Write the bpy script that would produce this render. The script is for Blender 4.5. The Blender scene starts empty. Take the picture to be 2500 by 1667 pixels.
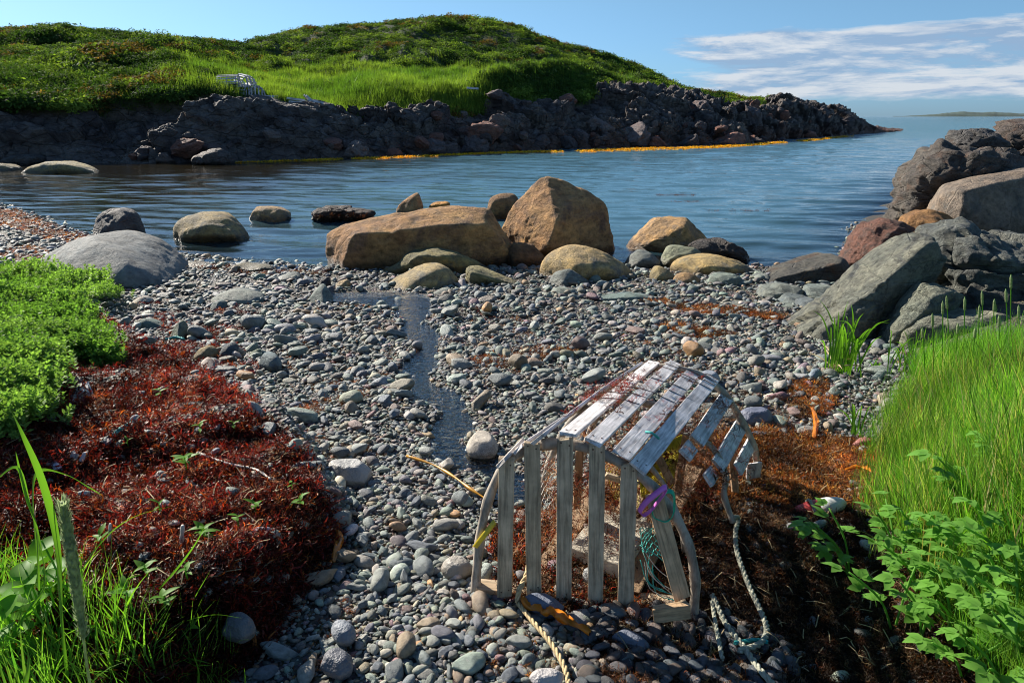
import bpy, bmesh, math, random
import numpy as np
from mathutils import Vector, Matrix, Euler

random.seed(7)
R = math.radians
PI = math.pi
rng = np.random.default_rng(11)

# ------------------------------------------------------------------ camera, world, sun, exposure
scene = bpy.context.scene
COL = scene.collection
F_PX, CX, CY, HORIZON = 1667.0, 1250.0, 833.5, 284.0
CAM_Z = 1.95
PITCH = math.atan((CY - HORIZON) / F_PX)
cam_data = bpy.data.cameras.new('camera')
cam = bpy.data.objects.new('camera', cam_data)
COL.objects.link(cam)
cam_data.sensor_width = 36.0
cam_data.lens = 36.0 * F_PX / 2500.0
cam_data.clip_start = 0.02
cam_data.clip_end = 30000
cam.location = (0, 0, CAM_Z)
cam.rotation_euler = (PI / 2 - PITCH, 0, 0)
scene.camera = cam

SUN_DIR = Vector((-0.74, 0.66, 0.57)).normalized()      # towards the sun: left, beyond the shore
sun_el = math.asin(SUN_DIR.z)
sun_az = math.atan2(SUN_DIR.x, SUN_DIR.y)               # clockwise from +Y
sd = bpy.data.lights.new('sun', 'SUN')
sd.energy = 5.0
sd.angle = R(0.53)
sd.color = (1.0, 0.93, 0.82)
sun = bpy.data.objects.new('sun', sd)
COL.objects.link(sun)
sun.rotation_euler = (-SUN_DIR).to_track_quat('-Z', 'Y').to_euler()
sun.location = (-20, 14, 20)

scene.view_settings.view_transform = 'Standard'
scene.view_settings.look = 'None'
scene.view_settings.exposure = 0.98
scene.view_settings.gamma = 1
scene.view_settings.use_curve_mapping = False
scene.cycles.use_denoising = True
scene.cycles.filter_width = 1.05
scene.cycles.max_bounces = 8
scene.cycles.transparent_max_bounces = 16
scene.cycles.diffuse_bounces = 3
scene.cycles.caustics_reflective = False
scene.cycles.caustics_refractive = False
scene.cycles.sample_clamp_indirect = 6

# ------------------------------------------------------------------ node helpers
class NT:
    def __init__(s, tree):
        s.t = tree; s.n = tree.nodes; s.l = tree.links
    def new(s, typ, **kw):
        n = s.n.new(typ)
        for k, v in kw.items():
            if k.startswith('i_'):
                key = k[2:]
                key = int(key) if key.isdigit() else key.replace('_', ' ')
                s.put(n.inputs[key], v)
            else:
                setattr(n, k, v)
        return n
    def put(s, sock, v):
        if hasattr(v, 'links') and hasattr(v, 'is_output'):
            s.l.new(v, sock)
        else:
            sock.default_value = v
    def math(s, op, a, b=0.0, c=None, clamp=False):
        n = s.n.new('ShaderNodeMath'); n.operation = op; n.use_clamp = clamp
        s.put(n.inputs[0], a); s.put(n.inputs[1], b)
        if c is not None: s.put(n.inputs[2], c)
        return n.outputs[0]
    def mix(s, f, a, b, blend='MIX'):
        n = s.n.new('ShaderNodeMix'); n.data_type = 'RGBA'; n.blend_type = blend
        s.put(n.inputs[0], f); s.put(n.inputs[6], a); s.put(n.inputs[7], b)
        return n.outputs[2]
    def noise(s, vec, scale, detail=4, rough=0.55, dist=0.0):
        n = s.n.new('ShaderNodeTexNoise')
        if vec is not None: s.l.new(vec, n.inputs['Vector'])
        n.inputs['Scale'].default_value = scale; n.inputs['Detail'].default_value = detail
        n.inputs['Roughness'].default_value = rough; n.inputs['Distortion'].default_value = dist
        return n.outputs[0]
    def voro(s, vec, scale, feature='F1', out=0, rand=1.0):
        n = s.n.new('ShaderNodeTexVoronoi'); n.feature = feature
        s.l.new(vec, n.inputs['Vector']); n.inputs['Scale'].default_value = scale
        n.inputs['Randomness'].default_value = rand
        return n.outputs[out]
    def ramp(s, f, stops):
        n = s.n.new('ShaderNodeValToRGB'); s.put(n.inputs[0], f)
        e = n.color_ramp.elements
        while len(e) < len(stops): e.new(0.5)
        for i, (p, c) in enumerate(stops):
            e[i].position = p
            e[i].color = (c, c, c, 1) if isinstance(c, (int, float)) else (*c, 1)
        return n.outputs[0]
    def mapr(s, v, a, b, c=0.0, d=1.0):
        n = s.n.new('ShaderNodeMapRange')
        s.put(n.inputs[0], v)
        n.inputs[1].default_value = a; n.inputs[2].default_value = b
        n.inputs[3].default_value = c; n.inputs[4].default_value = d
        return n.outputs[0]
    def scalev(s, vec, sc, loc=(0, 0, 0), rot=(0, 0, 0)):
        n = s.n.new('ShaderNodeMapping'); s.l.new(vec, n.inputs[0])
        n.inputs['Scale'].default_value = sc; n.inputs['Location'].default_value = loc
        n.inputs['Rotation'].default_value = rot
        return n.outputs[0]
    def bump(s, h, strength, dist, normal=None):
        n = s.n.new('ShaderNodeBump'); s.l.new(h, n.inputs['Height'])
        n.inputs['Strength'].default_value = strength; n.inputs['Distance'].default_value = dist
        if normal is not None: s.l.new(normal, n.inputs['Normal'])
        return n.outputs[0]

def C3(c): return (c[0], c[1], c[2], 1.0)

# ------------------------------------------------------------------ world
world = bpy.data.worlds.new('World'); scene.world = world
world.use_nodes = True
w = NT(world.node_tree)
for n in list(w.n): w.n.remove(n)
sky = w.new('ShaderNodeTexSky', sky_type='NISHITA')
sky.sun_disc = False
sky.sun_elevation = sun_el
sky.sun_rotation = sun_az
sky.air_density = 1.0; sky.dust_density = 0.25; sky.ozone_density = 4.0
tc = w.new('ShaderNodeTexCoord')
sep = w.new('ShaderNodeSeparateXYZ'); w.l.new(tc.outputs['Generated'], sep.inputs[0])
az = w.math('ARCTAN2', sep.outputs[0], sep.outputs[1])
el = sep.outputs[2]
comb = w.new('ShaderNodeCombineXYZ')
w.l.new(az, comb.inputs[0]); w.l.new(el, comb.inputs[1])
cv = comb.outputs[0]
# two cloud sheets low over the sea; thin out with height
v1 = w.scalev(cv, (2.4, 13, 1), (3.1, 0.4, 0))
n1b = w.noise(w.scalev(cv, (2.4, 13, 1), (3.1, 0.4 + 13 * 0.008, 0)), 2.2, 7, 0.62, 0.3)
n1 = w.noise(v1, 2.2, 7, 0.62, 0.3)
v2 = w.scalev(cv, (7.0, 62, 1), (1.3, 2.0, 0))
n2 = w.noise(v2, 2.0, 6, 0.6, 0.2)
n3 = w.noise(w.scalev(cv, (0.8, 2, 1), (5.2, 0, 0)), 1.2, 2)
dens = w.math('ADD', w.math('MULTIPLY', n1, 0.66), w.math('MULTIPLY', n2, 0.34))
# envelope over elevation: strong 2..5.4 degrees, none over 6
env = w.math('MULTIPLY', w.mapr(el, 0.0, 0.030), w.mapr(el, 0.118, 0.096))
env = w.math('MULTIPLY', env, w.mapr(w.math('ADD', az, w.math('MULTIPLY', n3, 0.3)), 0.10, 0.42))
cl = w.mapr(w.math('ADD', dens, w.math('MULTIPLY', w.math('SUBTRACT', env, 1.0), 0.6)), 0.30, 0.47)
cl = w.math('MULTIPLY', cl, 1.0, clamp=True)
shade = w.mapr(w.math('ADD', w.math('MULTIPLY', w.math('SUBTRACT', n1, n1b), 2.6), w.math('MULTIPLY', n2, 0.55)), 0.12, 0.50)
ccol = w.mix(shade, C3((2.1, 3.0, 4.3)), C3((5.0, 5.2, 5.5)))
tint = w.mix(w.mapr(el, 0.0, 0.16), C3((0.36, 0.60, 1.0)), C3((0.62, 0.75, 0.80)))
tint = w.mix(w.mapr(el, 0.0, 0.06), C3((0.34, 0.56, 0.96)), tint)
tint = w.mix(w.mapr(az, -0.5, 0.6), C3((0.86, 0.92, 0.93)), tint) if False else tint
skyc = w.mix(1.0, sky.outputs[0], tint, 'MULTIPLY')
# paler air towards the sunward side near the horizon
fin = w.mix(w.math('MULTIPLY', cl, 0.85), skyc, ccol)
bg = w.new('ShaderNodeBackground')
w.l.new(fin, bg.inputs[0]); bg.inputs[1].default_value = 0.075
out = w.new('ShaderNodeOutputWorld'); w.l.new(bg.outputs[0], out.inputs[0])

# ------------------------------------------------------------------ maths helpers
cp, sp = math.cos(PITCH), math.sin(PITCH)
def RAY(px, py, y):
    """point of the sight line through photograph pixel (px,py) at world depth y"""
    a = (px - CX) / F_PX; b = (CY - py) / F_PX
    d = (a, cp + b * sp, -sp + b * cp)
    t = y / d[1]
    return np.array((d[0] * t, y, CAM_Z + d[2] * t))
def PLANE(px, py, z=0.0):
    a = (px - CX) / F_PX; b = (CY - py) / F_PX
    d = (a, cp + b * sp, -sp + b * cp)
    t = (z - CAM_Z) / d[2]
    return np.array((d[0] * t, d[1] * t, z))
def project(P):
    P = np.asarray(P, float)
    x = P[..., 0]; y = P[..., 1]; z = P[..., 2] - CAM_Z
    depth = y * cp - z * sp
    up = y * sp + z * cp
    depth = np.where(depth < 0.05, 0.05, depth)
    return CX + F_PX * x / depth, CY - F_PX * up / depth, depth

def _hash(ix, iy, iz, seed):
    h = (ix.astype(np.int64) * 374761393 + iy.astype(np.int64) * 668265263 + iz.astype(np.int64) * 2147483647 + seed * 1274126177) & 0xffffffff
    h = ((h ^ (h >> 13)) * 1274126177) & 0xffffffff
    h = ((h ^ (h >> 16)) * 2246822519) & 0xffffffff
    h = h ^ (h >> 15)
    return (h & 0xffffff) / float(0xffffff)
def vnoise(P, seed=0):
    P = np.asarray(P, float)
    i = np.floor(P).astype(np.int64); f = P - i
    u = f * f * f * (f * (f * 6 - 15) + 10)
    r = 0
    for dx in (0, 1):
        for dy in (0, 1):
            for dz in (0, 1):
                wgt = (u[:, 0] if dx else 1 - u[:, 0]) * (u[:, 1] if dy else 1 - u[:, 1]) * (u[:, 2] if dz else 1 - u[:, 2])
                r = r + wgt * _hash(i[:, 0] + dx, i[:, 1] + dy, i[:, 2] + dz, seed)
    return r * 2 - 1
def fbm(P, oct=4, seed=0, gain=0.5, lac=2.03):
    a, s, tot = 1.0, 0, 0
    P = np.asarray(P, float)
    for k in range(oct):
        s = s + a * vnoise(P + 17.3 * k, seed + k); tot += a
        a *= gain; P = P * lac
    return s / tot
def ridged(P, oct=4, seed=0):
    a, s, tot = 1.0, 0, 0
    for k in range(oct):
        s = s + a * (1 - 2 * np.abs(vnoise(P + 9.1 * k, seed + k))); tot += a
        a *= 0.5; P = P * 2.07
    return s / tot
def worley(P, seed=0):
    P = np.asarray(P, float)
    i = np.floor(P).astype(np.int64)
    f1 = np.full(len(P), 9.0); f2 = np.full(len(P), 9.0); cid = np.zeros(len(P))
    for dx in (-1, 0, 1):
        for dy in (-1, 0, 1):
            for dz in (-1, 0, 1):
                cx, cy_, cz = i[:, 0] + dx, i[:, 1] + dy, i[:, 2] + dz
                q = np.stack([cx + _hash(cx, cy_, cz, seed), cy_ + _hash(cx, cy_, cz, seed + 1), cz + _hash(cx, cy_, cz, seed + 2)], 1)
                d = np.sqrt(((q - P) ** 2).sum(1))
                hid = _hash(cx, cy_, cz, seed + 3)
                near = d < f1
                f2 = np.where(near, f1, np.minimum(f2, d))
                cid = np.where(near, hid, cid)
                f1 = np.where(near, d, f1)
    return f1, f2, cid
def smooth(t):
    t = np.clip(t, 0, 1); return t * t * (3 - 2 * t)

# ------------------------------------------------------------------ object helpers
def tag(o, label=None, cat=None, group=None, kind=None):
    if label: o['label'] = label
    if cat: o['category'] = cat
    if group: o['group'] = group
    if kind: o['kind'] = kind
    return o
def empty(name, loc=(0, 0, 0), rz=0.0):
    o = bpy.data.objects.new(name, None); COL.objects.link(o)
    o.location = loc; o.rotation_euler = (0, 0, rz); o.empty_display_size = 0.1
    return o
def mesh_data(name, V, Fc, mat=None, smooth_=True):
    me = bpy.data.meshes.new(name)
    V = np.asarray(V, dtype=np.float32)
    if isinstance(Fc, np.ndarray):
        k = Fc.shape[1]
        me.vertices.add(len(V)); me.vertices.foreach_set('co', V.ravel())
        me.loops.add(Fc.size); me.loops.foreach_set('vertex_index', Fc.astype(np.int32).ravel())
        me.polygons.add(len(Fc))
        me.polygons.foreach_set('loop_start', np.arange(0, Fc.size, k, dtype=np.int32))
        me.update(calc_edges=True)
    else:
        me.from_pydata([tuple(map(float, v)) for v in V], [], [tuple(f) for f in Fc])
    if mat: me.materials.append(mat)
    me.polygons.foreach_set('use_smooth', [bool(smooth_)] * len(me.polygons))
    me.validate()
    return me
def link(name, me, parent=None, loc=None):
    o = bpy.data.objects.new(name, me); COL.objects.link(o)
    if parent is not None: o.parent = parent
    if loc is not None: o.location = loc
    return o
def grid_faces(nu, nv):
    a = np.arange(nu * nv).reshape(nu, nv)
    return np.stack([a[:-1, :-1].ravel(), a[1:, :-1].ravel(), a[1:, 1:].ravel(), a[:-1, 1:].ravel()], 1)
class MB:
    def __init__(s): s.V = []; s.F = []
    def add(s, V, Fc):
        b = len(s.V); s.V += [tuple(map(float, v)) for v in V]; s.F += [tuple(b + i for i in f) for f in Fc]
    def beam(s, a, b, wv, w, th, taper=1.0, seg=1, jag=0.0, warp=0.0):
        """board from a to b; wv = width direction"""
        a = Vector(a); b = Vector(b); d = (b - a); L = d.length; d.normalize()
        wv = Vector(wv); wv = (wv - d * wv.dot(d)).normalized(); t = d.cross(wv)
        V = []; seg = max(seg, 1)
        for i in range(seg + 1):
            k = i / seg; p = a.lerp(b, k) + t * (math.sin(k * PI) * warp)
            ww = w * (1 + (taper - 1) * k) * (1 + random.uniform(-.03, .03)) / 2; tt = th / 2
            for sx, st in ((-1, -1), (1, -1), (1, 1), (-1, 1)):
                q = p + wv * (sx * ww) + t * (st * tt)
                if i in (0, seg) and jag: q = q + d * random.uniform(-jag, jag)
                V.append(q)
        Fc = [(3, 2, 1, 0), tuple(4 * seg + k for k in range(4))]
        for i in range(seg):
            for k in range(4):
                k2 = (k + 1) % 4
                Fc.append((4 * i + k, 4 * i + k2, 4 * i + 4 + k2, 4 * i + 4 + k))
        s.add(V, Fc)
    def tube(s, pts, r, n=8, cap=True):
        pts = [Vector(p) for p in pts]; m = len(pts)
        rr = r if isinstance(r, (list, tuple)) else [r] * m
        up = Vector((0.13, 0.2, 1)); V = []
        for i, p in enumerate(pts):
            d = (pts[min(i + 1, m - 1)] - pts[max(i - 1, 0)]).normalized()
            x = d.cross(up)
            if x.length < 1e-3: x = d.cross(Vector((1, 0, 0)))
            x.normalize(); y = d.cross(x).normalized(); up = -x.cross(d) if False else up
            for k in range(n):
                a = 2 * PI * k / n
                V.append(p + x * (math.cos(a) * rr[i]) + y * (math.sin(a) * rr[i]))
        Fc = []
        for i in range(m - 1):
            for k in range(n):
                k2 = (k + 1) % n
                Fc.append((i * n + k, i * n + k2, (i + 1) * n + k2, (i + 1) * n + k))
        if cap:
            Fc.append(tuple(range(n - 1, -1, -1))); Fc.append(tuple((m - 1) * n + k for k in range(n)))
        s.add(V, Fc)
    def build(s, name, mat, parent=None, smooth_=False):
        return link(name, mesh_data(name, s.V, s.F, mat, smooth_), parent)
def catmull(P, n=8):
    P = [np.asarray(p, float) for p in P]
    P = [2 * P[0] - P[1]] + P + [2 * P[-1] - P[-2]]
    out = []
    for i in range(1, len(P) - 2):
        for k in range(n):
            t = k / n
            out.append(0.5 * ((2 * P[i]) + (-P[i - 1] + P[i + 1]) * t + (2 * P[i - 1] - 5 * P[i] + 4 * P[i + 1] - P[i + 2]) * t * t + (-P[i - 1] + 3 * P[i] - 3 * P[i + 1] + P[i + 2]) * t ** 3))
    out.append(P[-2])
    return out

# ------------------------------------------------------------------ materials
def new_mat(name):
    m = bpy.data.materials.new(name); m.use_nodes = True
    t = NT(m.node_tree)
    for n in list(t.n): t.n.remove(n)
    o = t.new('ShaderNodeOutputMaterial')
    return m, t, o
def rock_mat(name, c1, c2, c3, scale=1.0, bump=0.6, layer=(1, 1, 1), crack=0.5, rough=0.8, speck=0.0, spec=0.35, objcol=False, bd=0.05, vein=False):
    m, t, o = new_mat(name)
    tcn = t.new('ShaderNodeTexCoord'); v = tcn.outputs['Object']
    lv = t.scalev(v, layer, rot=(0.3, 0.5, 0.2))
    a = t.noise(v, 1.3 * scale, 5, 0.6, 0.4)
    b = t.noise(lv, 5.0 * scale, 8, 0.68)
    col = t.mix(t.ramp(a, [(0.38, 0.0), (0.62, 1.0)]), C3(c1), C3(c2))
    col = t.mix(t.ramp(t.noise(v, 2.4 * scale, 6, 0.65, 0.7), [(0.52, 0.0), (0.66, 1.0)]), col, C3(c3))
    pit = t.noise(v, 16 * scale, 6, 0.75)
    col = t.mix(1.0, col, t.ramp(pit, [(0.34, 0.62), (0.48, 1.0), (0.66, 1.22)]), 'MULTIPLY')
    g = t.ramp(b, [(0.30, 0.38), (0.48, 0.92), (0.72, 1.45)])
    col = t.mix(1.0, col, g, 'MULTIPLY')
    if speck:
        s_ = t.noise(v, 90 * scale, 2, 0.7)
        col = t.mix(t.math('MULTIPLY', t.ramp(s_, [(0.52, 0.0), (0.6, 1.0)]), speck), col, C3((0.62, 0.58, 0.52)))
        col = t.mix(t.math('MULTIPLY', t.ramp(s_, [(0.36, 1.0), (0.44, 0.0)]), speck), col, C3((0.06, 0.06, 0.06)))
    if vein:
        vv = t.math('ABSOLUTE', t.math('SUBTRACT', t.noise(t.scalev(v, (1, 1, .35)), 1.1, 3, 0.5, 0.5), 0.5))
        col = t.mix(t.ramp(vv, [(0.002, 0.55), (0.006, 0.0)]), col, C3((0.65, 0.58, 0.5)))
    if objcol:
        oi = t.new('ShaderNodeObjectInfo')
        col = t.mix(1.0, col, oi.outputs['Color'], 'MULTIPLY')
    e = t.voro(t.scalev(dv_.outputs[0] if False else v, layer), 1.6 * scale, 'DISTANCE_TO_EDGE', 0)
    crk = t.ramp(e, [(0.0, 0.0), (0.03, 1.0)])
    f = t.noise(v, 34 * scale, 5, 0.7)
    nzc = t.new('ShaderNodeTexNoise', i_Scale=2.2 * scale, i_Detail=4.0, i_Vector=v)
    dv_ = t.new('ShaderNodeVectorMath', operation='MULTIPLY_ADD'); t.l.new(nzc.outputs['Color'], dv_.inputs[0]); dv_.inputs[1].default_value = (.7, .7, .7); t.l.new(v, dv_.inputs[2])
    hair = t.ramp(t.voro(t.scalev(dv_.outputs[0], (0.7, 1, 1.9), rot=(.4, .2, .3)), 0.9 * scale, 'DISTANCE_TO_EDGE', 0), [(0.0, 0.0), (0.014, 1.0)])
    hair = t.math('MAXIMUM', hair, t.ramp(t.noise(v, 1.7 * scale, 2), [(0.46, 0.0), (0.54, 1.0)]))
    col = t.mix(t.math('MULTIPLY', t.math('SUBTRACT', 1.0, hair), crack * 0.9), col, C3((0.03, 0.025, 0.02)))
    h = t.math('ADD', t.math('ADD', t.math('MULTIPLY', b, 1.0), t.math('MULTIPLY', pit, 0.55)), t.math('MULTIPLY', f, 0.32))
    h = t.math('ADD', h, t.math('MULTIPLY', crk, crack * 0.35))
    p = t.new('ShaderNodeBsdfPrincipled')
    # the band that the tide keeps wet
    pz = t.new('ShaderNodeSeparateXYZ', i_0=t.new('ShaderNodeNewGeometry').outputs['Position']).outputs[2]
    wet = t.mapr(t.math('ADD', pz, t.math('MULTIPLY', a, -0.16)), 0.06, -0.02)
    col = t.mix(wet, col, t.mix(1.0, col, C3((0.36, 0.33, 0.28)), 'MULTIPLY'))
    t.put(p.inputs['Base Color'], col); t.put(p.inputs['Roughness'], t.math('SUBTRACT', t.mapr(b, 0.3, 0.7, rough - 0.12, rough + 0.1), t.math('MULTIPLY', wet, 0.45)))
    p.inputs['Specular IOR Level'].default_value = spec
    t.l.new(t.bump(h, bump, bd), p.inputs['Normal'])
    t.l.new(p.outputs[0], o.inputs[0])
    return m

M = {}
M['sandstone'] = rock_mat('sandstone', (0.36, 0.19, 0.085), (0.54, 0.31, 0.12), (0.24, 0.14, 0.085), 1.0, 0.95, (1, 1, 1.8), 0.25, 0.85, objcol=True, bd=0.08)
M['tan_rock'] = rock_mat('tan_rock', (0.33, 0.26, 0.15), (0.54, 0.38, 0.15), (0.20, 0.19, 0.155), 1.6, 0.9, (1, 1, 1.6), 0.35, 0.8, objcol=True, bd=0.06)
M['grey_rock'] = rock_mat('grey_rock', (0.14, 0.155, 0.14), (0.20, 0.205, 0.17), (0.09, 0.11, 0.12), 1.8, 0.55, (1, 1, 2.5), 0.4, 0.75, objcol=True, bd=0.04)
M['crag_rock'] = rock_mat('crag_rock', (0.15, 0.155, 0.135), (0.25, 0.24, 0.19), (0.07, 0.075, 0.078), 1.5, 0.9, (0.7, 1.5, 2.6), 0.6, 0.7, objcol=True, bd=0.12)
M['dark_rock'] = rock_mat('dark_rock', (0.085, 0.075, 0.07), (0.13, 0.115, 0.10), (0.11, 0.065, 0.045), 1.4, 1.0, (1, 1, 2.2), 1.0, 0.7, objcol=True, bd=0.13)
M['red_rock'] = rock_mat('red_rock', (0.20, 0.085, 0.055), (0.14, 0.07, 0.05), (0.09, 0.06, 0.05), 2.2, 0.9, (0.6, 2.2, 2.2), 0.5, 0.75, bd=0.06)
M['slab_rock'] = rock_mat('slab_rock', (0.19, 0.15, 0.115), (0.23, 0.165, 0.11), (0.11, 0.10, 0.085), 1.2, 0.8, (1, 1.5, 1), 0.6, 0.75, objcol=True)
M['granite'] = rock_mat('granite', (0.42, 0.36, 0.28), (0.46, 0.40, 0.33), (0.36, 0.30, 0.24), 4, 0.4, (1, 1, 1), 0.0, 0.8, speck=0.6, bd=0.02)
M['granite_blue'] = rock_mat('blue_grey_rock', (0.165, 0.175, 0.17), (0.215, 0.205, 0.18), (0.13, 0.145, 0.15), 0.9, 0.8, (1, 1, 1.3), 0.2, 0.8, bd=0.04)
M['cliff'] = rock_mat('cliff_rock', (0.062, 0.047, 0.050), (0.085, 0.068, 0.062), (0.115, 0.066, 0.045), 0.42, 1.0, (1, 1, 2.0), 0.7, 0.7, bd=0.35)

def stone_mat(name, inst):
    m, t, o = new_mat(name)
    v = t.new('ShaderNodeTexCoord').outputs['Object']
    if inst:
        at = t.new('ShaderNodeAttribute', attribute_type='INSTANCER', attribute_name='tint')
        base = at.outputs['Color']
        oi = t.new('ShaderNodeObjectInfo')
        off = oi.outputs['Random']
    else:
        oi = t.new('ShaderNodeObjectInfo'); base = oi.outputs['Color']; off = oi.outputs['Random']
    vv = t.new('ShaderNodeVectorMath', operation='ADD'); t.l.new(v, vv.inputs[0])
    cb = t.new('ShaderNodeCombineXYZ'); t.l.new(t.math('MULTIPLY', off, 37.0), cb.inputs[0]); t.l.new(cb.outputs[0], vv.inputs[1])
    v = vv.outputs[0]
    a = t.noise(v, 2.2, 6, 0.65, 0.3)
    col = t.mix(1.0, base, t.ramp(a, [(0.3, 0.6), (0.5, 1.0), (0.75, 1.45)]), 'MULTIPLY')
    b = t.noise(t.scalev(v, (1, 1, 6), rot=(0.5, 0.3, 0)), 2.0, 3, 0.5)
    band = t.ramp(b, [(0.66, 0.0), (0.70, 1.0), (0.74, 0.0)])
    col = t.mix(t.math('MULTIPLY', band, 0.3), col, C3((0.5, 0.48, 0.44)))
    p = t.new('ShaderNodeBsdfPrincipled'); t.l.new(col, p.inputs['Base Color'])
    p.inputs['Roughness'].default_value = 0.55; p.inputs['Specular IOR Level'].default_value = 0.4
    h = t.noise(v, 9, 5, 0.7)
    t.l.new(t.bump(h, 0.35, 0.12), p.inputs['Normal'])
    t.l.new(p.outputs[0], o.inputs[0])
    return m
M['pebble'] = stone_mat('pebble_stone', True)
M['cobble'] = stone_mat('cobble_stone', False)

def leaf_mat(name, base=None, trans=0.45, rough=0.5, attr=False, spec=0.3, tcol=None, var=0.25):
    m, t, o = new_mat(name)
    if attr:
        c = t.new('ShaderNodeAttribute', attribute_type='INSTANCER', attribute_name='tint').outputs['Color']
    else:
        c = t.new('ShaderNodeRGB').outputs[0]; c.default_value = C3(base)
    geo = t.new('ShaderNodeNewGeometry')
    rn = geo.outputs['Random Per Island']
    c = t.mix(1.0, c, t.ramp(rn, [(0.0, 1 - var), (1.0, 1 + var)]), 'MULTIPLY')
    p = t.new('ShaderNodeBsdfPrincipled'); t.l.new(c, p.inputs['Base Color'])
    p.inputs['Roughness'].default_value = rough; p.inputs['Specular IOR Level'].default_value = spec
    tr = t.new('ShaderNodeBsdfTranslucent')
    tc_ = t.mix(1.0, c, C3(tcol or (1.25, 1.35, 0.5)), 'MULTIPLY')
    t.l.new(tc_, tr.inputs[0])
    mx = t.new('ShaderNodeMixShader'); mx.inputs[0].default_value = trans
    t.l.new(p.outputs[0], mx.inputs[1]); t.l.new(tr.outputs[0], mx.inputs[2])
    t.l.new(mx.outputs[0], o.inputs[0])
    return m
M['leaf_inst'] = leaf_mat('hill_leaf', attr=True, trans=0.35, rough=0.8, spec=0.08)
M['grass_inst'] = leaf_mat('grass_blade', attr=True, trans=0.5, rough=0.55, spec=0.12)
M['weed_inst'] = leaf_mat('seaweed_frond', attr=True, trans=0.34, rough=0.45, tcol=(1.5, 0.75, 0.45), spec=0.16, var=0.5)
M['leaf'] = leaf_mat('broad_leaf', (0.13, 0.29, 0.035), 0.5, 0.5, spec=0.15)
M['lovage'] = leaf_mat('lovage_leaf', (0.145, 0.32, 0.05), 0.45, 0.45, spec=0.2, var=0.4)
M['blade'] = leaf_mat('wide_blade', (0.12, 0.27, 0.03), 0.5, 0.4)
M['dry'] = leaf_mat('dry_stalk', (0.42, 0.33, 0.18), 0.2, 0.7, tcol=(1, 0.9, 0.7))

def wood_mat(name, c1, c2, rough=0.8, along='Object', sc=(60, 3, 60)):
    m, t, o = new_mat(name)
    v = t.new('ShaderNodeTexCoord').outputs[along]
    oi = t.new('ShaderNodeObjectInfo')
    vv = t.new('ShaderNodeVectorMath', operation='ADD'); t.l.new(v, vv.inputs[0])
    cb = t.new('ShaderNodeCombineXYZ'); t.l.new(t.math('MULTIPLY', oi.outputs['Random'], 9.0), cb.inputs[2]); t.l.new(cb.outputs[0], vv.inputs[1])
    v = t.scalev(vv.outputs[0], sc)
    g = t.noise(v, 1.5, 7, 0.7, 0.3)
    l = t.noise(vv.outputs[0], 14, 4, 0.6)
    col = t.mix(t.ramp(g, [(0.36, 0.0), (0.56, 1.0)]), C3(c1), C3(c2))
    col = t.mix(1.0, col, t.ramp(l, [(0.3, 0.7), (0.65, 1.2)]), 'MULTIPLY')
    col = t.mix(1.0, col, oi.outputs['Color'], 'MULTIPLY')
    p = t.new('ShaderNodeBsdfPrincipled'); t.l.new(col, p.inputs['Base Color'])
    p.inputs['Roughness'].default_value = rough
    t.l.new(t.bump(g, 0.8, 0.004), p.inputs['Normal'])
    t.l.new(p.outputs[0], o.inputs[0])
    return m
M['wood'] = wood_mat('weathered_wood', (0.24, 0.22, 0.21), (0.52, 0.50, 0.48))
M['wood_v'] = wood_mat('weathered_lath', (0.17, 0.145, 0.11), (0.40, 0.34, 0.27), sc=(60, 60, 3))
M['wood_bow'] = wood_mat('weathered_bow', (0.20, 0.16, 0.12), (0.42, 0.36, 0.29), sc=(25, 25, 8))
M['wood_far'] = wood_mat('silvered_wood', (0.24, 0.24, 0.25), (0.55, 0.56, 0.58), sc=(8, 2, 8))

def plain(name, col, rough=0.5, var=0.2, sc=20, trans=0.0, metal=0, bump=0.0, alpha=1.0):
    m, t, o = new_mat(name)
    v = t.new('ShaderNodeTexCoord').outputs['Object']
    n = t.noise(v, sc, 5, 0.6)
    c = t.mix(1.0, C3(col), t.ramp(n, [(0.3, 1 - var), (0.7, 1 + var)]), 'MULTIPLY')
    p = t.new('ShaderNodeBsdfPrincipled'); t.l.new(c, p.inputs['Base Color'])
    p.inputs['Roughness'].default_value = rough; p.inputs['Metallic'].default_value = metal
    if bump: t.l.new(t.bump(n, bump, 0.01), p.inputs['Normal'])
    sh = p.outputs[0]
    if trans:
        tr = t.new('ShaderNodeBsdfTranslucent'); t.l.new(c, tr.inputs[0])
        mx = t.new('ShaderNodeMixShader'); mx.inputs[0].default_value = trans
        t.l.new(sh, mx.inputs[1]); t.l.new(tr.outputs[0], mx.inputs[2]); sh = mx.outputs[0]
    t.l.new(sh, o.inputs[0])
    return m
M['pink'] = plain('pink_plastic', (0.80, 0.22, 0.66), 0.35, 0.15, trans=0.2)
M['green_band'] = plain('green_plastic', (0.03, 0.55, 0.30), 0.35, 0.15, trans=0.2)
M['teal'] = plain('teal_twine', (0.03, 0.34, 0.30), 0.6, 0.3, 60)
M['yellow'] = plain('yellow_plastic', (0.80, 0.62, 0.05), 0.4, 0.15, trans=0.2)
M['yellow_net'] = plain('yellow_net', (0.62, 0.50, 0.03), 0.5, 0.3, trans=0.3)
M['orange_kelp'] = plain('orange_kelp', (0.72, 0.24, 0.02), 0.3, 0.35, 12, trans=0.35, bump=0.3)
M['rope'] = plain('rope_fibre', (0.34, 0.34, 0.26), 0.85, 0.35, 80, bump=0.4)
M['rope_tan'] = plain('tan_rope_fibre', (0.50, 0.38, 0.20), 0.85, 0.35, 80, bump=0.4)
M['twine'] = plain('dark_twine', (0.07, 0.05, 0.05), 0.7, 0.3, 60)
M['white_twine'] = plain('pale_twine', (0.5, 0.48, 0.42), 0.7, 0.3, 60)
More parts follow.
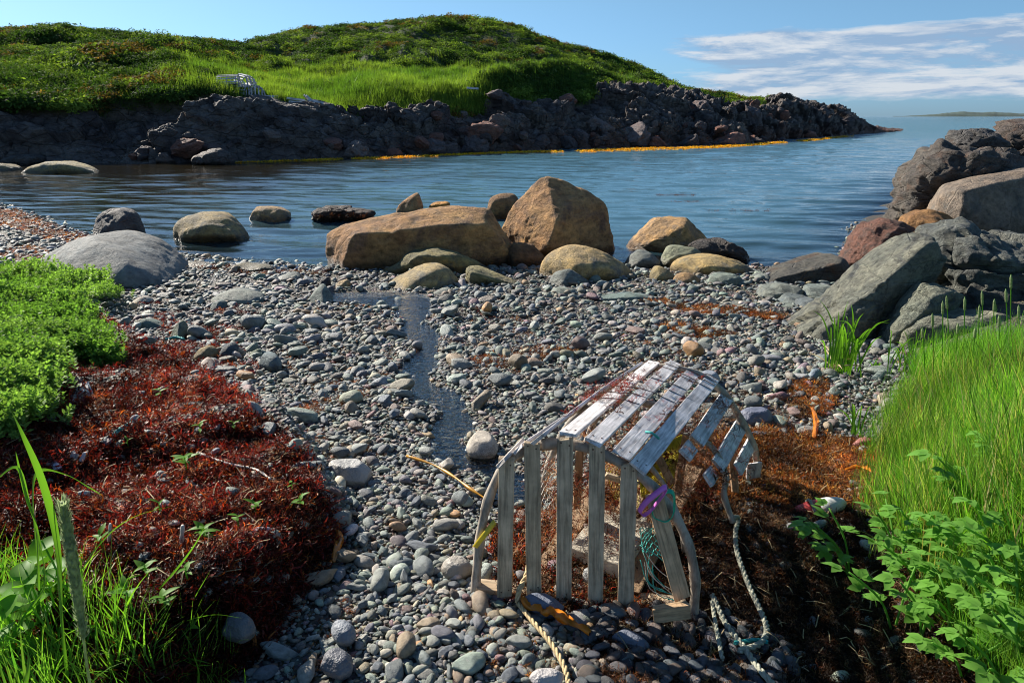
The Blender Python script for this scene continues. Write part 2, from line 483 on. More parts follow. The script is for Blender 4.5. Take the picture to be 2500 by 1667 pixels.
M['buoy_red'] = plain('buoy_red_paint', (0.42, 0.035, 0.03), 0.5, 0.35, 25, bump=0.2)
M['buoy_white'] = plain('buoy_white_paint', (0.55, 0.56, 0.52), 0.5, 0.25, 25, bump=0.2)
M['white_plastic'] = plain('white_plastic', (0.60, 0.66, 0.74), 0.4, 0.12, 10)
M['nail'] = plain('rusty_nail', (0.08, 0.04, 0.025), 0.7, 0.3, 80)
M['cement'] = plain('cement', (0.45, 0.41, 0.33), 0.9, 0.35, 30, bump=0.8)
M['bleached'] = plain('bleached_stick', (0.62, 0.55, 0.47), 0.7, 0.2, 40)
M['seed'] = plain('seed_head', (0.34, 0.42, 0.20), 0.7, 0.35, 90, trans=0.5, bump=0.5)

# ------------------------------------------------------------------ beach ground
SH_X = [-60, -30, -20, -12.5, -6.9, -4.8, -3.4, -2.2, 0.3, 1.4, 3.35, 4.7, 6.2, 8.0, 14.0, 40]
SH_Y = [29, 27, 22, 16.6, 11.3, 9.9, 9.3, 8.9, 9.1, 9.2, 9.2, 9.6, 12.5, 15.0, 24.0, 40]
S_K = [-30, -5, -2, 0, 2, 4, 6, 7.5, 10, 20]
S_Z = [-3.0, -1.0, -0.28, 0, 0.12, 0.25, 0.40, 0.49, 0.58, 0.8]
BE_Y = [0.5, 1.5, 2.0, 2.4, 3.0, 3.6, 4.3, 5.3, 6.5, 9, 13, 30]      # seaweed bank edge
BE_X = [-0.95, -0.80, -0.66, -0.66, -0.98, -1.45, -2.1, -3.1, -4.6, -8, -16, -45]
GE_Y = [0.5, 1.6, 2.0, 2.6, 3.3, 4.4, 6, 9]                    # grass bank edge
GE_X = [0.95, 1.05, 1.22, 1.6, 2.0, 2.6, 3.8, 6.5]
def base_z(x, y):
    s = np.interp(x, SH_X, SH_Y) - y
    z = np.interp(s, S_K, S_Z)
    e = np.interp(y, BE_Y, BE_X)
    h = np.interp(y, [0.5, 3.0, 4.2, 6, 8], [0.20, 0.17, 0.10, 0.05, 0.0])
    k = smooth((e - x + 0.06) / 0.20)
    z = z + h * k + 0.10 * smooth((e - x - 0.3) / 1.5) * np.interp(y, [0, 6, 9], [1, 1, 0])
    e2 = np.interp(y, GE_Y, GE_X)
    z = z + 0.30 * smooth((x - e2 + 0.15) / 0.9) * np.interp(y, [0, 7, 10], [1, 0.8, 0])
    return z, k
STREAM_PX = [(1240, 1230), (1175, 1150), (1120, 1090), (1085, 1020), (1060, 950), (1030, 880), (1015, 820), (1025, 770), (1000, 745), (930, 735), (900, 715)]
stream_xy = []
for px, py in STREAM_PX:
    z = 0.4
    for _ in range(6):
        p = PLANE(px, py, z); z = float(base_z(p[0], p[1])[0])
    stream_xy.append((p[0], p[1]))
st = np.array(catmull([np.array((a, b, 0)) for a, b in stream_xy], 6))[:, :2]
st[:, 0] += 0.07 * np.sin(np.arange(len(st)) * 0.42)
st_w = np.interp(np.arange(len(st)), [0, 12, 30, 48, len(st)], [0.08, 0.08, 0.10, 0.17, 0.36]) * (1 + .3 * np.sin(np.arange(len(st)) * .9))
def stream_dist(x, y):
    x = np.asarray(x); best = np.full(x.shape, 9.0)
    for i in range(len(st)):
        best = np.minimum(best, np.hypot(x - st[i, 0], y - st[i, 1]) / st_w[i])
    return best
def ground(x, y, fine=True):
    x = np.asarray(x, float); y = np.asarray(y, float); shp = x.shape
    x = x.ravel(); y = y.ravel()
    z, k = base_z(x, y)
    P = np.stack([x, y, 0 * x], 1)
    z = z + 0.05 * fbm(P * 0.9, 3, 5) * smooth((np.interp(x, SH_X, SH_Y) - y + 1) / 3)
    z = z + k * (0.055 * fbm(P * 6, 3, 8) + 0.08 * fbm(P * 2.6, 2, 9))
    z = z - 0.05 * smooth(1.5 - stream_dist(x, y))
    # dark hollow behind and right of the trap
    z = z - 0.07 * np.exp(-(((x - 0.75) / 0.35) ** 2 + ((y - 1.85) / 0.4) ** 2))
    return z.reshape(shp)
def G(px, py):
    z = 0.4
    for _ in range(12):
        p = PLANE(px, py, z); z = 0.5 * z + 0.5 * float(ground(np.array([p[0]]), np.array([p[1]]))[0])
    p = PLANE(px, py, z)
    return np.array((p[0], p[1], float(ground(np.array([p[0]]), np.array([p[1]]))[0])))
def region(poly):
    """world outline of a patch of ground seen as this polygon in the photograph"""
    return np.array([G(a, b)[:2] for a, b in poly])
def inside(poly, x, y):
    c = np.zeros(len(x), bool); n = len(poly); j = n - 1
    for i in range(n):
        xi, yi = poly[i]; xj, yj = poly[j]
        m = ((yi > y) != (yj > y)) & (x < (xj - xi) * (y - yi) / (yj - yi + 1e-12) + xi)
        c ^= m; j = i
    return c
def fill(poly, n, r=rng):
    lo = poly.min(0); hi = poly.max(0); xs = []; ys = []; got = 0
    while got < n:
        x = r.uniform(lo[0], hi[0], n * 2); y = r.uniform(lo[1], hi[1], n * 2)
        m = inside(poly, x, y); xs.append(x[m]); ys.append(y[m]); got += m.sum()
    return np.concatenate(xs)[:n], np.concatenate(ys)[:n]
def fill_screen(poly_px, n, r=rng):
    """even in the picture, so denser near the viewer"""
    P = np.array(poly_px, float); lo = P.min(0); hi = P.max(0)
    a = r.uniform(lo[0], hi[0], n * 4); b = r.uniform(lo[1], hi[1], n * 4)
    m = inside(P, a, b); a = a[m][:n]; b = b[m][:n]
    z = np.full(len(a), 0.4)
    for _ in range(8):
        aa = (a - CX) / F_PX; bb = (CY - b) / F_PX
        dz = -sp + bb * cp; dz = np.minimum(dz, -0.01); t = (z - CAM_Z) / dz
        x = aa * t; y = (cp + bb * sp) * t
        z = 0.5 * z + 0.5 * ground(x, y)
    return x, y

# ground mesh: fan in front of the viewer, finer near by
nu, nv = 520, 430
azs = np.linspace(R(-62), R(58), nu)
ds = np.concatenate([np.geomspace(0.7, 20, nv - 40), np.linspace(20.6, 60, 40)])
A, D = np.meshgrid(azs, ds, indexing='ij')
X = np.sin(A) * D; Y = np.cos(A) * D
Z = ground(X, Y)
V = np.stack([X.ravel(), Y.ravel(), Z.ravel()], 1)
Z2 = V[:, 2] + 0.012 * fbm(V * 14, 3, 3) * (V[:, 1] < 20)
V[:, 2] = Z2
m, t, o = new_mat('beach_gravel')
v = t.new('ShaderNodeTexCoord').outputs['Object']
n1 = t.noise(v, 3, 6, 0.6); cc = t.voro(v, 45, 'F1', 1)
col = t.mix(t.ramp(n1, [(0.4, 0.0), (0.6, 1.0)]), C3((0.065, 0.062, 0.055)), C3((0.10, 0.075, 0.05)))
col = t.mix(0.5, col, t.mix(1.0, col, cc, 'MULTIPLY'))
p = t.new('ShaderNodeBsdfPrincipled'); t.l.new(col, p.inputs['Base Color']); p.inputs['Roughness'].default_value = 0.7
t.l.new(t.bump(t.voro(v, 45, 'F1', 0), 1.0, 0.02), p.inputs['Normal']); t.l.new(p.outputs[0], o.inputs[0])
M['gravel'] = m
beach = link('beach_ground', mesh_data('beach_ground', V, grid_faces(nu, nv), M['gravel']))
tag(beach, 'shingle beach sloping from the seaweed banks down to the cove', kind='structure')

# deep sea bed so that the sea hides nothing odd
sb = link('sea_bed', mesh_data('sea_bed', [(-9000, -600, -3.6), (12000, -600, -3.6), (12000, 14000, -3.6), (-9000, 14000, -3.6)], [(0, 1, 2, 3)], M['gravel']))
tag(sb, 'dark bed of the bay far below the water', kind='structure')

# ------------------------------------------------------------------ sea
m, t, o = new_mat('sea_water')
tcn = t.new('ShaderNodeTexCoord'); v = tcn.outputs['Object']
g = t.new('ShaderNodeNewGeometry')
ln = t.new('ShaderNodeVectorMath', operation='LENGTH'); t.l.new(v, ln.inputs[0])
dist = ln.outputs['Value']
near = t.mapr(dist, 8, 70, 1.0, 0.0)
w1 = t.noise(t.scalev(v, (0.30, 1.35, 1), rot=(0, 0, R(7))), 1.0, 4, 0.55, 0.6)
w2 = t.noise(t.scalev(v, (0.8, 3.4, 1), rot=(0, 0, R(-8))), 4.2, 4, 0.55, 0.2)
w3 = t.noise(t.scalev(v, (1, 2.2, 1)), 0.16, 3, 0.5)
h = t.math('ADD', t.math('MULTIPLY', w1, 1.5), t.math('MULTIPLY', w2, 0.42))
h = t.math('ADD', h, t.math('MULTIPLY', w3, 3.5))
calm = t.mapr(t.new('ShaderNodeSeparateXYZ', i_0=v).outputs[0], -9, 2, 0.55, 1.0)
h = t.math('MULTIPLY', h, t.math('MULTIPLY', calm, t.mapr(dist, 20, 130, 0.10, 0.9)))
nb = t.bump(h, 1.0, 0.20)
fr = t.new('ShaderNodeFresnel'); fr.inputs[0].default_value = 1.5; t.l.new(nb, fr.inputs['Normal'])
gl = t.new('ShaderNodeBsdfGlossy'); gl.inputs['Roughness'].default_value = 0.045; t.l.new(nb, gl.inputs['Normal'])
gl.inputs[0].default_value = (1, 1, 1, 1)
sx_ = t.new('ShaderNodeSeparateXYZ', i_0=v)
cove_brown = t.math('MULTIPLY', t.mapr(t.math('ADD', sx_.outputs[0], t.math('MULTIPLY', w3, 6.0)), 3.0, -6.0), t.mapr(dist, 60, 35))  # body colour goes dark brown leftwards, fading out with distance
df = t.new('ShaderNodeBsdfDiffuse'); t.put(df.inputs[0], t.mix(cove_brown, C3((0.065, 0.15, 0.19)), C3((0.020, 0.016, 0.007))))
tp = t.new('ShaderNodeBsdfTransparent'); tp.inputs[0].default_value = (0.62, 0.72, 0.66, 1)
at = t.new('ShaderNodeAttribute', attribute_name='depth')
body = t.new('ShaderNodeMixShader'); t.l.new(at.outputs['Fac'], body.inputs[0]); t.l.new(tp.outputs[0], body.inputs[1]); t.l.new(df.outputs[0], body.inputs[2])
mx = t.new('ShaderNodeMixShader'); t.l.new(fr.outputs[0], mx.inputs[0]); t.l.new(body.outputs[0], mx.inputs[1]); t.l.new(gl.outputs[0], mx.inputs[2])
t.l.new(mx.outputs[0], o.inputs[0])
M['sea'] = m
us = np.concatenate([np.linspace(R(-80), R(-41), 30), np.linspace(R(-40.5), R(42), 700), np.linspace(R(43), R(80), 30)])
dd = np.concatenate([np.geomspace(6.5, 75, 640), np.geomspace(77, 14000, 60)])
A, D = np.meshgrid(us, dd, indexing='ij')
V = np.stack([(np.sin(A) * D).ravel(), (np.cos(A) * D).ravel(), np.zeros(A.size)], 1)
wr_ = np.random.default_rng(44); zz = np.zeros(len(V)); Df = D.ravel()
patch = 0.55 + 0.75 * (0.5 + 0.5 * fbm(V * np.array([0.10, 0.28, 1]), 3, 71))
calm_ = np.interp(V[:, 0], [-14, -4, 2], [0.55, 0.8, 1.0])
bendx = 0.35 * fbm(V * np.array([0.25, 0.25, 1]), 2, 72)
for k_i in range(40):
    lam = 0.20 * (1.5 / 0.20) ** (wr_.random()); th_ = wr_.normal(0.10, 0.30) ; kk = 2 * PI / lam
    slope = 0.030 * (1.0 if lam > 0.45 else 0.75)
    fade = np.clip(1.6 - Df / (lam * 75), 0, 1)
    zz += slope / kk * np.sin(kk * (V[:, 0] * math.sin(th_) + (V[:, 1] + bendx) * math.cos(th_)) + wr_.uniform(0, 6.28)) * fade
V[:, 2] = zz * patch * calm_ * (Df < 76)
sea = link('sea_water', mesh_data('sea_water', V, grid_faces(len(us), len(dd)), M['sea']))
dep = -ground(V[:, 0], V[:, 1])
att = sea.data.attributes.new('depth', 'FLOAT', 'POINT')
att.data.foreach_set('value', np.where(D.ravel() > 60, 1.0, np.clip(1 - np.exp(-np.maximum(dep, 0) * 2.6), 0, 1)).astype(np.float32))
tag(sea, 'blue sea and dark sheltered cove with wind ripples', kind='structure')

# stream: thin sheet following the channel
m, t, o = new_mat('stream_water')
v = t.new('ShaderNodeTexCoord').outputs['Object']
nb = t.bump(t.noise(v, 26, 3, 0.55, 0.5), 0.8, 0.02)
fr = t.new('ShaderNodeFresnel'); fr.inputs[0].default_value = 1.5; t.l.new(nb, fr.inputs['Normal'])
gl = t.new('ShaderNodeBsdfGlossy'); gl.inputs['Roughness'].default_value = 0.06; t.l.new(nb, gl.inputs['Normal'])
tp = t.new('ShaderNodeBsdfTransparent'); tp.inputs[0].default_value = (0.92, 0.93, 0.88, 1)
mx = t.new('ShaderNodeMixShader'); t.l.new(t.math('MULTIPLY', fr.outputs[0], 1.6, clamp=True), mx.inputs[0]); t.l.new(tp.outputs[0], mx.inputs[1]); t.l.new(gl.outputs[0], mx.inputs[2])
t.l.new(mx.outputs[0], o.inputs[0]); M['stream'] = m
V = []; L = len(st)
for i in range(L):
    d = st[min(i + 1, L - 1)] - st[max(i - 1, 0)]; d = d / (np.linalg.norm(d) + 1e-9); nrm = np.array((-d[1], d[0]))
    zc = float(ground(np.array([st[i, 0]]), np.array([st[i, 1]]))[0]) + 0.042
    for k in np.linspace(-1.25, 1.25, 7):
        q = st[i] + nrm * k * st_w[i]
        V.append((q[0], q[1], zc))
s_o = link('stream', mesh_data('stream', np.array(V), grid_faces(L, 7), M['stream']))
tag(s_o, 'shallow trickle of water running through the shingle', kind='structure')

# ------------------------------------------------------------------ headland across the cove
HP = [-700, 0, 250, 420, 530, 600, 650, 750, 850, 1000, 1100, 1200, 1280, 1350, 1450, 1550, 1650, 1720, 1800, 1900, 2000, 2100, 2195]
HW = [420, 405, 400, 397, 395, 393, 391, 388, 385, 380, 375, 371, 368, 366, 363, 360, 358, 356, 352, 345, 337, 327, 322]
HC = [215, 225, 235, 235, 232, 234, 238, 258, 282, 290, 280, 272, 268, 262, 246, 238, 246, 254, 262, 266, 278, 308, 321]
HCd = [4, 4, 4, 4, 4, 4, 4, 4, 4, 4, 4, 5, 5, 6, 7, 8, 9, 9, 9, 9, 7, 4, 1]
HK = [126, 128, 128, 140, 190, 214, 220, 234, 244, 238, 222, 188, 158, 150, 159, 190, 222, 238, 250, 252, 262, 307, 320]
HKy = [43, 42, 42, 42, 43, 43, 43, 43, 43, 44, 46, 48, 52, 55, 60, 65, 68, 70, 73, 78, 81, 90, 96]
HD = [158, 162, 166, 168, 178, 186, 188, 190, 190, 190, 192, 192, 190, 186, 190, 210, 230, 244, 254, 256, 268, 309, 321]
HDy = [49, 48, 48, 48, 52, 54, 55, 57, 58, 58, 60, 60, 61, 63, 68, 73, 76, 80, 81, 84, 84, 92, 97]
HR = [88, 84, 82, 90, 104, 112, 94, 74, 62, 52, 50, 53, 70, 98, 132, 160, 210, 238, 248, 250, 262, 309, 321]
HRy = [64, 62, 65, 68, 72, 75, 80, 84, 86, 88, 88, 88, 88, 90, 92, 93, 92, 90, 89, 89, 88, 94, 98]
pxs = np.linspace(-500, 2200, 1250)
def I(T): 
    y = np.interp(pxs, HP, T)
    k = np.ones(21) / 21
    return np.convolve(np.pad(y, 10, mode='edge'), k, 'valid')
w_, c_, cd_, k_, ky_, d_, dy_, r_, ry_ = map(I, (HW, HC, HCd, HK, HKy, HD, HDy, HR, HRy))
def rayv(px, py, y):
    a = (px - CX) / F_PX; b = (CY - py) / F_PX
    t_ = y / (cp + b * sp)
    return np.stack([a * t_, y + 0 * px, CAM_Z + (-sp + b * cp) * t_], 1)
wy = np.array([PLANE(a, b)[1] for a, b in zip(pxs, w_)])
ctrl = [rayv(pxs, w_ + 14, wy - 1.2)]
ctrl[0][:, 2] = -0.9
ctrl.append(rayv(pxs, w_, wy))
ctrl.append(rayv(pxs, w_ * 0.62 + c_ * 0.38, wy + 0.30 * cd_))
ctrl.append(rayv(pxs, w_ * 0.25 + c_ * 0.75, wy + 0.62 * cd_))
ctrl.append(rayv(pxs, c_, wy + cd_))
ctrl.append(rayv(pxs, k_, ky_))
ctrl.append(rayv(pxs, d_, dy_))
ctrl.append(rayv(pxs, (d_ * 0.45 + r_ * 0.55), dy_ * 0.5 + ry_ * 0.5))
ctrl.append(rayv(pxs, r_, ry_))
bk = rayv(pxs, r_, ry_ + 14); bk[:, 2] = rayv(pxs, r_, ry_)[:, 2] * 0.55
ctrl.append(bk)
bk2 = bk.copy(); bk2[:, 1] += 25; bk2[:, 2] = -1.5
ctrl.append(bk2)
ctrl = np.array(ctrl)                       # (k, n, 3)
segn = [4, 44, 40, 40, 40, 34, 40, 40, 12, 8]
rows = []; tpar = []
for i, sn in enumerate(segn):
    for q in range(sn):
        f = q / sn
        a0 = ctrl[max(i - 1, 0)]; a1 = ctrl[i]; a2 = ctrl[i + 1]; a3 = ctrl[min(i + 2, len(ctrl) - 1)]
        cr = 0.5 * ((2 * a1) + (-a0 + a2) * f + (2 * a0 - 5 * a1 + 4 * a2 - a3) * f * f + (-a0 + 3 * a1 - 3 * a2 + a3) * f ** 3)
        ln_ = a1 * (1 - f) + a2 * f
        rows.append(cr * 0.25 + ln_ * 0.75); tpar.append(i + f)
rows.append(ctrl[-1]); tpar.append(10.0)
HV = np.array(rows).transpose(1, 0, 2)      # (cols, rows, 3)
tp_ = np.array(tpar)
nC, nR = HV.shape[:2]
P = HV.reshape(-1, 3).copy(); T = np.tile(tp_, nC); PX = np.repeat(pxs, nR)
tipk = np.interp(PX, [1600, 2060, 2190, 2200], [1, 0.9, 0.25, 0.15])
# where rock gives way to turf
vegn = fbm(P * np.array([0.25, 0.25, 0.6]), 4, 40)
veg_t = np.interp(PX, [-700, 0, 250, 420, 530, 700, 850, 1100, 1250, 1350, 1500, 1650, 1720, 1780, 1860, 1900, 2200], [3.3, 3.5, 3.7, 3.8, 3.8, 4.0, 4.0, 4.05, 4.3, 4.1, 4.1, 4.4, 4.2, 4.2, 4.4, 12, 12])
veg = smooth((T - veg_t - vegn * 0.55) / 0.12 + 0.5)
rocky = 1 - veg
up = np.array([[0, -0.55, 0.6]])
blk1 = worley(P * np.array([0.55, 0.55, 0.8]) + fbm(P * 0.8, 2, 61)[:, None] * 0.4, 50)
blk2 = worley(P * np.array([1.5, 1.5, 2.4]) + fbm(P * 2, 2, 62)[:, None] * 0.35, 55)
blk3 = worley(P * np.array([3.6, 3.6, 5.5]), 59)
blk0 = worley(P * np.array([0.22, 0.22, 0.5]) + fbm(P * 0.3, 2, 64)[:, None] * 0.5, 47)
lay_ = (P @ np.array([0.35, 0.15, 1.0])) * 1.5 + fbm(P * 0.35, 3, 66) * 1.3
blkL = worley(P * np.array([0.16, 0.16, 0.34]) + fbm(P * 0.25, 2, 69)[:, None] * 0.4, 43)
lf = smooth((900 - PX) / 400)
rd = (blkL[2] - 0.5) * (2.2 * lf + 1.0) + np.minimum(blkL[1] - blkL[0], .12) * 3.5 + (blk0[2] - 0.5) * 1.6 + (np.abs((lay_ % 1.0) - 0.5) * 2 - .5) * 0.35 * smooth((P[:, 0] + 14) / 8) + (blk1[2] - 0.5) * 0.7 + np.minimum(blk1[1] - blk1[0], 0.25) * 1.6 - 0.3
rd = rd * (1 - .1 * lf)
rd = rd + (blk2[2] - 0.5) * 0.30 * (1 - .7 * lf) + np.minimum(blk2[1] - blk2[0], 0.2) * 0.7 - 0.1 + (blk3[2] - 0.5) * 0.10 + 0.16 * ridged(P * 1.2, 4, 70)
notch = fbm(P * np.array([0.16, 0.05, 0.0]) + 7, 3, 77)
rd = rd + 1.6 * notch * smooth((PX - 1550) / 200)
rd = rd * np.interp(PX, [0, 700, 1300, 1900, 2200], [0.8, 0.85, 0.80, 1.25, 0.8]) * tipk
edge = np.interp(T, [0, 0.8, 1.15, 1.6, 12], [0.2, 0.35, 0.6, 1, 1])
rocky_amt = rocky * edge * (1 - 0.85 * np.exp(-((PX - 655) / 130) ** 2) * smooth((T - 2.6) / 0.9))
soft = fbm(P * 0.13, 3, 80) * 1.5 + fbm(P * 0.36, 3, 81) * 0.9 + fbm(P * 1.1, 3, 82) * 0.25
softw = np.interp(T, [3.5, 4.5, 5, 7, 8, 10], [0.25, 0.45, .8, 1, 0.22, 1.0])
P[:, 1] += up[0, 1] * rd * rocky_amt
P[:, 2] += 0.6 * rd * rocky_amt + soft * softw * veg * tipk
hm, t, o = new_mat('headland_surface')
at = t.new('ShaderNodeAttribute', attribute_name='veg')
v = t.new('ShaderNodeTexCoord').outputs['Object']
gcol = t.mix(t.ramp(t.noise(v, 0.35, 5, 0.6), [(0.4, 0.0), (0.6, 1.0)]), C3((0.03, 0.05, 0.015)), C3((0.06, 0.075, 0.02)))
pg = t.new('ShaderNodeBsdfPrincipled'); t.l.new(gcol, pg.inputs['Base Color']); pg.inputs['Roughness'].default_value = 0.9
t.l.new(t.bump(t.noise(v, 4, 6, 0.7), 0.8, 0.2), pg.inputs['Normal'])
lv = t.scalev(v, (1, 1, 1.9), rot=(0.35, 0.25, 0.1))
a_ = t.noise(v, 0.5, 5, 0.6); b_ = t.noise(lv, 2.0, 9, 0.7)
rcol = t.mix(t.ramp(a_, [(0.4, 0.0), (0.6, 1.0)]), C3((0.105, 0.085, 0.082)), C3((0.20, 0.165, 0.14)))
# brown-red tide-washed rock below, grey above
sepn = t.new('ShaderNodeSeparateXYZ'); t.l.new(v, sepn.inputs[0])
rcol = t.mix(t.math('MULTIPLY', t.mapr(t.math('ADD', sepn.outputs[2], t.math('MULTIPLY', a_, 2.4)), 2.7, 1.5), t.mapr(sepn.outputs[0], -12, 6)), rcol, C3((0.135, 0.070, 0.048)))
rcol = t.mix(t.ramp(t.noise(v, 1.1, 5, 0.7), [(0.54, 0.0), (0.66, 0.8)]), rcol, C3((0.20, 0.18, 0.17)))
rcol = t.mix(1.0, rcol, t.ramp(b_, [(0.3, 0.4), (0.5, 0.95), (0.72, 1.5)]), 'MULTIPLY')
e_ = t.ramp(t.voro(t.scalev(v, (1, 1, 2), rot=(.2, .3, .1)), 1.1, 'DISTANCE_TO_EDGE', 0), [(0, 0.0), (0.05, 1.0)])
pr = t.new('ShaderNodeBsdfPrincipled'); t.l.new(rcol, pr.inputs['Base Color']); pr.inputs['Roughness'].default_value = 0.7
pr.inputs['Specular IOR Level'].default_value = 0.3
t.l.new(t.bump(t.math('ADD', b_, t.math('MULTIPLY', e_, 0.3)), 1.0, 0.45), pr.inputs['Normal'])
mx = t.new('ShaderNodeMixShader'); t.l.new(at.outputs['Fac'], mx.inputs[0]); t.l.new(pr.outputs[0], mx.inputs[1]); t.l.new(pg.outputs[0], mx.inputs[2])
t.l.new(mx.outputs[0], o.inputs[0])
head = link('headland_terrain', mesh_data('headland_terrain', P, grid_faces(nC, nR)[:, ::-1], hm))
att = head.data.attributes.new('veg', 'FLOAT', 'POINT'); att.data.foreach_set('value', veg.astype(np.float32))
tag(head, 'green topped headland with dark rocky cliffs across the cove', kind='structure')
HGRID = P.reshape(nC, nR, 3); VGRID = veg.reshape(nC, nR)

# ------------------------------------------------------------------ scatter (many small plants, fronds and pebbles as one piece of stuff)
def scatter(name, pos, rot, scl, tint, sources, label, idx=None):
    n = len(pos)
    me = bpy.data.meshes.new(name)
    me.vertices.add(n); me.vertices.foreach_set('co', np.asarray(pos, np.float32).ravel())
    def att(nm, ty, dom, arr, key):
        a = me.attributes.new(nm, ty, dom); a.data.foreach_set(key, np.asarray(arr).ravel())
    att('rot', 'FLOAT_VECTOR', 'POINT', np.asarray(rot, np.float32), 'vector')
    scl = np.asarray(scl, np.float32)
    if scl.ndim == 1: scl = np.repeat(scl[:, None], 3, 1)
    att('scl', 'FLOAT_VECTOR', 'POINT', scl, 'vector')
    if idx is None: idx = rng.integers(0, len(sources), n)
    att('pick', 'INT', 'POINT', idx.astype(np.int32), 'value')
    tint = np.asarray(tint, np.float32)
    tint = np.concatenate([tint, np.ones((n, 1), np.float32)], 1)
    att('tint', 'FLOAT_COLOR', 'POINT', tint, 'color')
    ob = link(name, me)
    coll = bpy.data.collections.new(name + '_sources')
    for i, s_ in enumerate(sources):
        so = bpy.data.objects.new('%s_source_%02d' % (name, i), s_); coll.objects.link(so)
    gt = bpy.data.node_groups.new(name + '_scatter', 'GeometryNodeTree')
    gt.interface.new_socket('Geometry', in_out='INPUT', socket_type='NodeSocketGeometry')
    gt.interface.new_socket('Geometry', in_out='OUTPUT', socket_type='NodeSocketGeometry')
    gi = gt.nodes.new('NodeGroupInput'); go = gt.nodes.new('NodeGroupOutput')
    ip = gt.nodes.new('GeometryNodeInstanceOnPoints'); ci = gt.nodes.new('GeometryNodeCollectionInfo')
    ci.inputs['Collection'].default_value = coll; ci.inputs['Separate Children'].default_value = True; ci.inputs['Reset Children'].default_value = True
    def na(nm, ty):
        a = gt.nodes.new('GeometryNodeInputNamedAttribute'); a.data_type = ty; a.inputs['Name'].default_value = nm
        return a.outputs['Attribute']
    gt.links.new(gi.outputs[0], ip.inputs['Points']); gt.links.new(ci.outputs[0], ip.inputs['Instance'])
    ip.inputs['Pick Instance'].default_value = True
    gt.links.new(na('pick', 'INT'), ip.inputs['Instance Index'])
    er = gt.nodes.new('FunctionNodeEulerToRotation'); gt.links.new(na('rot', 'FLOAT_VECTOR'), er.inputs[0])
    gt.links.new(er.outputs[0], ip.inputs['Rotation'])
    gt.links.new(na('scl', 'FLOAT_VECTOR'), ip.inputs['Scale'])
    gt.links.new(ip.outputs[0], go.inputs[0])
    md = ob.modifiers.new('scatter', 'NODES'); md.node_group = gt
    tag(ob, label, kind='stuff')
    return ob

# ---- source shapes
def ico(sub):
    bm = bmesh.new(); bmesh.ops.create_icosphere(bm, subdivisions=sub, radius=1.0)
    V = np.array([v.co[:] for v in bm.verts]); Fc = np.array([[v.index for v in f.verts] for f in bm.faces]); bm.free()
    return V / np.linalg.norm(V, axis=1)[:, None], Fc
ICO = {k: ico(k) for k in (2, 3, 4, 5, 6)}
def pebble(seed, sub=3, ang=0.0, mat=None, name='pebble'):
    r = np.random.default_rng(seed)
    d, Fc = ICO[sub]
    k = r.integers(9, 15); N = r.normal(size=(k, 3)); N /= np.linalg.norm(N, axis=1)[:, None]
    H = r.uniform(0.62, 0.98, k)
    pw = 9 + ang * 34
    q = np.maximum(d @ N.T, 0) / H
    rad = ((q ** pw).sum(1) + 1.0) ** (-1 / pw)
    V = d * rad[:, None]
    V = V * (1 + 0.05 * vnoise(V * 1.8 + seed * 3.1, seed))[:, None]
    V = V * np.array([1.0, r.uniform(0.52, 0.82), r.uniform(0.26, 0.52)])
    return mesh_data(name, V, Fc, mat or M['pebble'])
def frond_clump(seed, n=14, L=1.0, wd=0.10, curl=3.0, mat=None, seg=6):
    r = np.random.default_rng(seed); V = []; Fc = []
    for _ in range(n):
        p = np.array([*r.normal(0, 0.25, 2) * L, r.uniform(0.0, 0.12) * L]); a = r.uniform(0, 2 * PI); e = r.uniform(-0.1, 0.9)
        wv = r.uniform(0.5, 1.3) * wd; b = len(V); ll = L * r.uniform(0.4, 1.0); tw = r.uniform(0, PI)
        da = r.normal(0, curl); de = r.normal(-0.6, 1.2)
        for i in range(seg + 1):
            dr = np.array([math.cos(a) * math.cos(e), math.sin(a) * math.cos(e), math.sin(e)])
            side = np.cross(dr, [0, 0, 1.0]); side /= np.linalg.norm(side) + 1e-6
            nn = np.cross(side, dr); sd_ = side * math.cos(tw) + nn * math.sin(tw)
            ww = wv * (0.35 + 0.65 * math.sin(PI * min(1, (i + 0.6) / (seg + 0.8))))
            V += [p - sd_ * ww / 2, p + sd_ * ww / 2]
            p = p + dr * ll / seg; a += da / seg + r.normal(0, .25); e += de / seg + r.normal(0, .25); tw += r.normal(0, .5)
            if p[2] < -0.02: p[2] = -0.02; e = abs(e) * .5
        for i in range(seg): Fc.append((b + 2 * i, b + 2 * i + 1, b + 2 * i + 3, b + 2 * i + 2))
    return mesh_data('frond', np.array(V), np.array(Fc), mat or M['weed_inst'])
def grass_tuft(seed, n=10, h=1.0, wd=0.02, spread=0.15, bend=0.5, seg=4, mat=None):
    r = np.random.default_rng(seed); V = []; Fc = []
    for _ in range(n):
        p = np.array([*r.normal(0, spread, 2), -0.02]); a = r.uniform(0, 2 * PI); e = PI / 2 - abs(r.normal(0, 0.18))
        hh = h * r.uniform(0.55, 1.05); b = len(V); de = -abs(r.normal(0, bend)); fa = r.uniform(0, PI)
        side = np.array([math.cos(fa), math.sin(fa), 0])
        for i in range(seg + 1):
            ww = wd * (1 - (i / seg) ** 1.6) + wd * 0.08
            V += [p - side * ww / 2, p + side * ww / 2]
            dr = np.array([math.cos(a) * math.cos(e), math.sin(a) * math.cos(e), math.sin(e)])
            p = p + dr * hh / seg; e += de / seg * (0.4 + i / seg)
        for i in range(seg): Fc.append((b + 2 * i, b + 2 * i + 1, b + 2 * i + 3, b + 2 * i + 2))
    return mesh_data('blade', np.array(V), np.array(Fc), mat or M['grass_inst'])
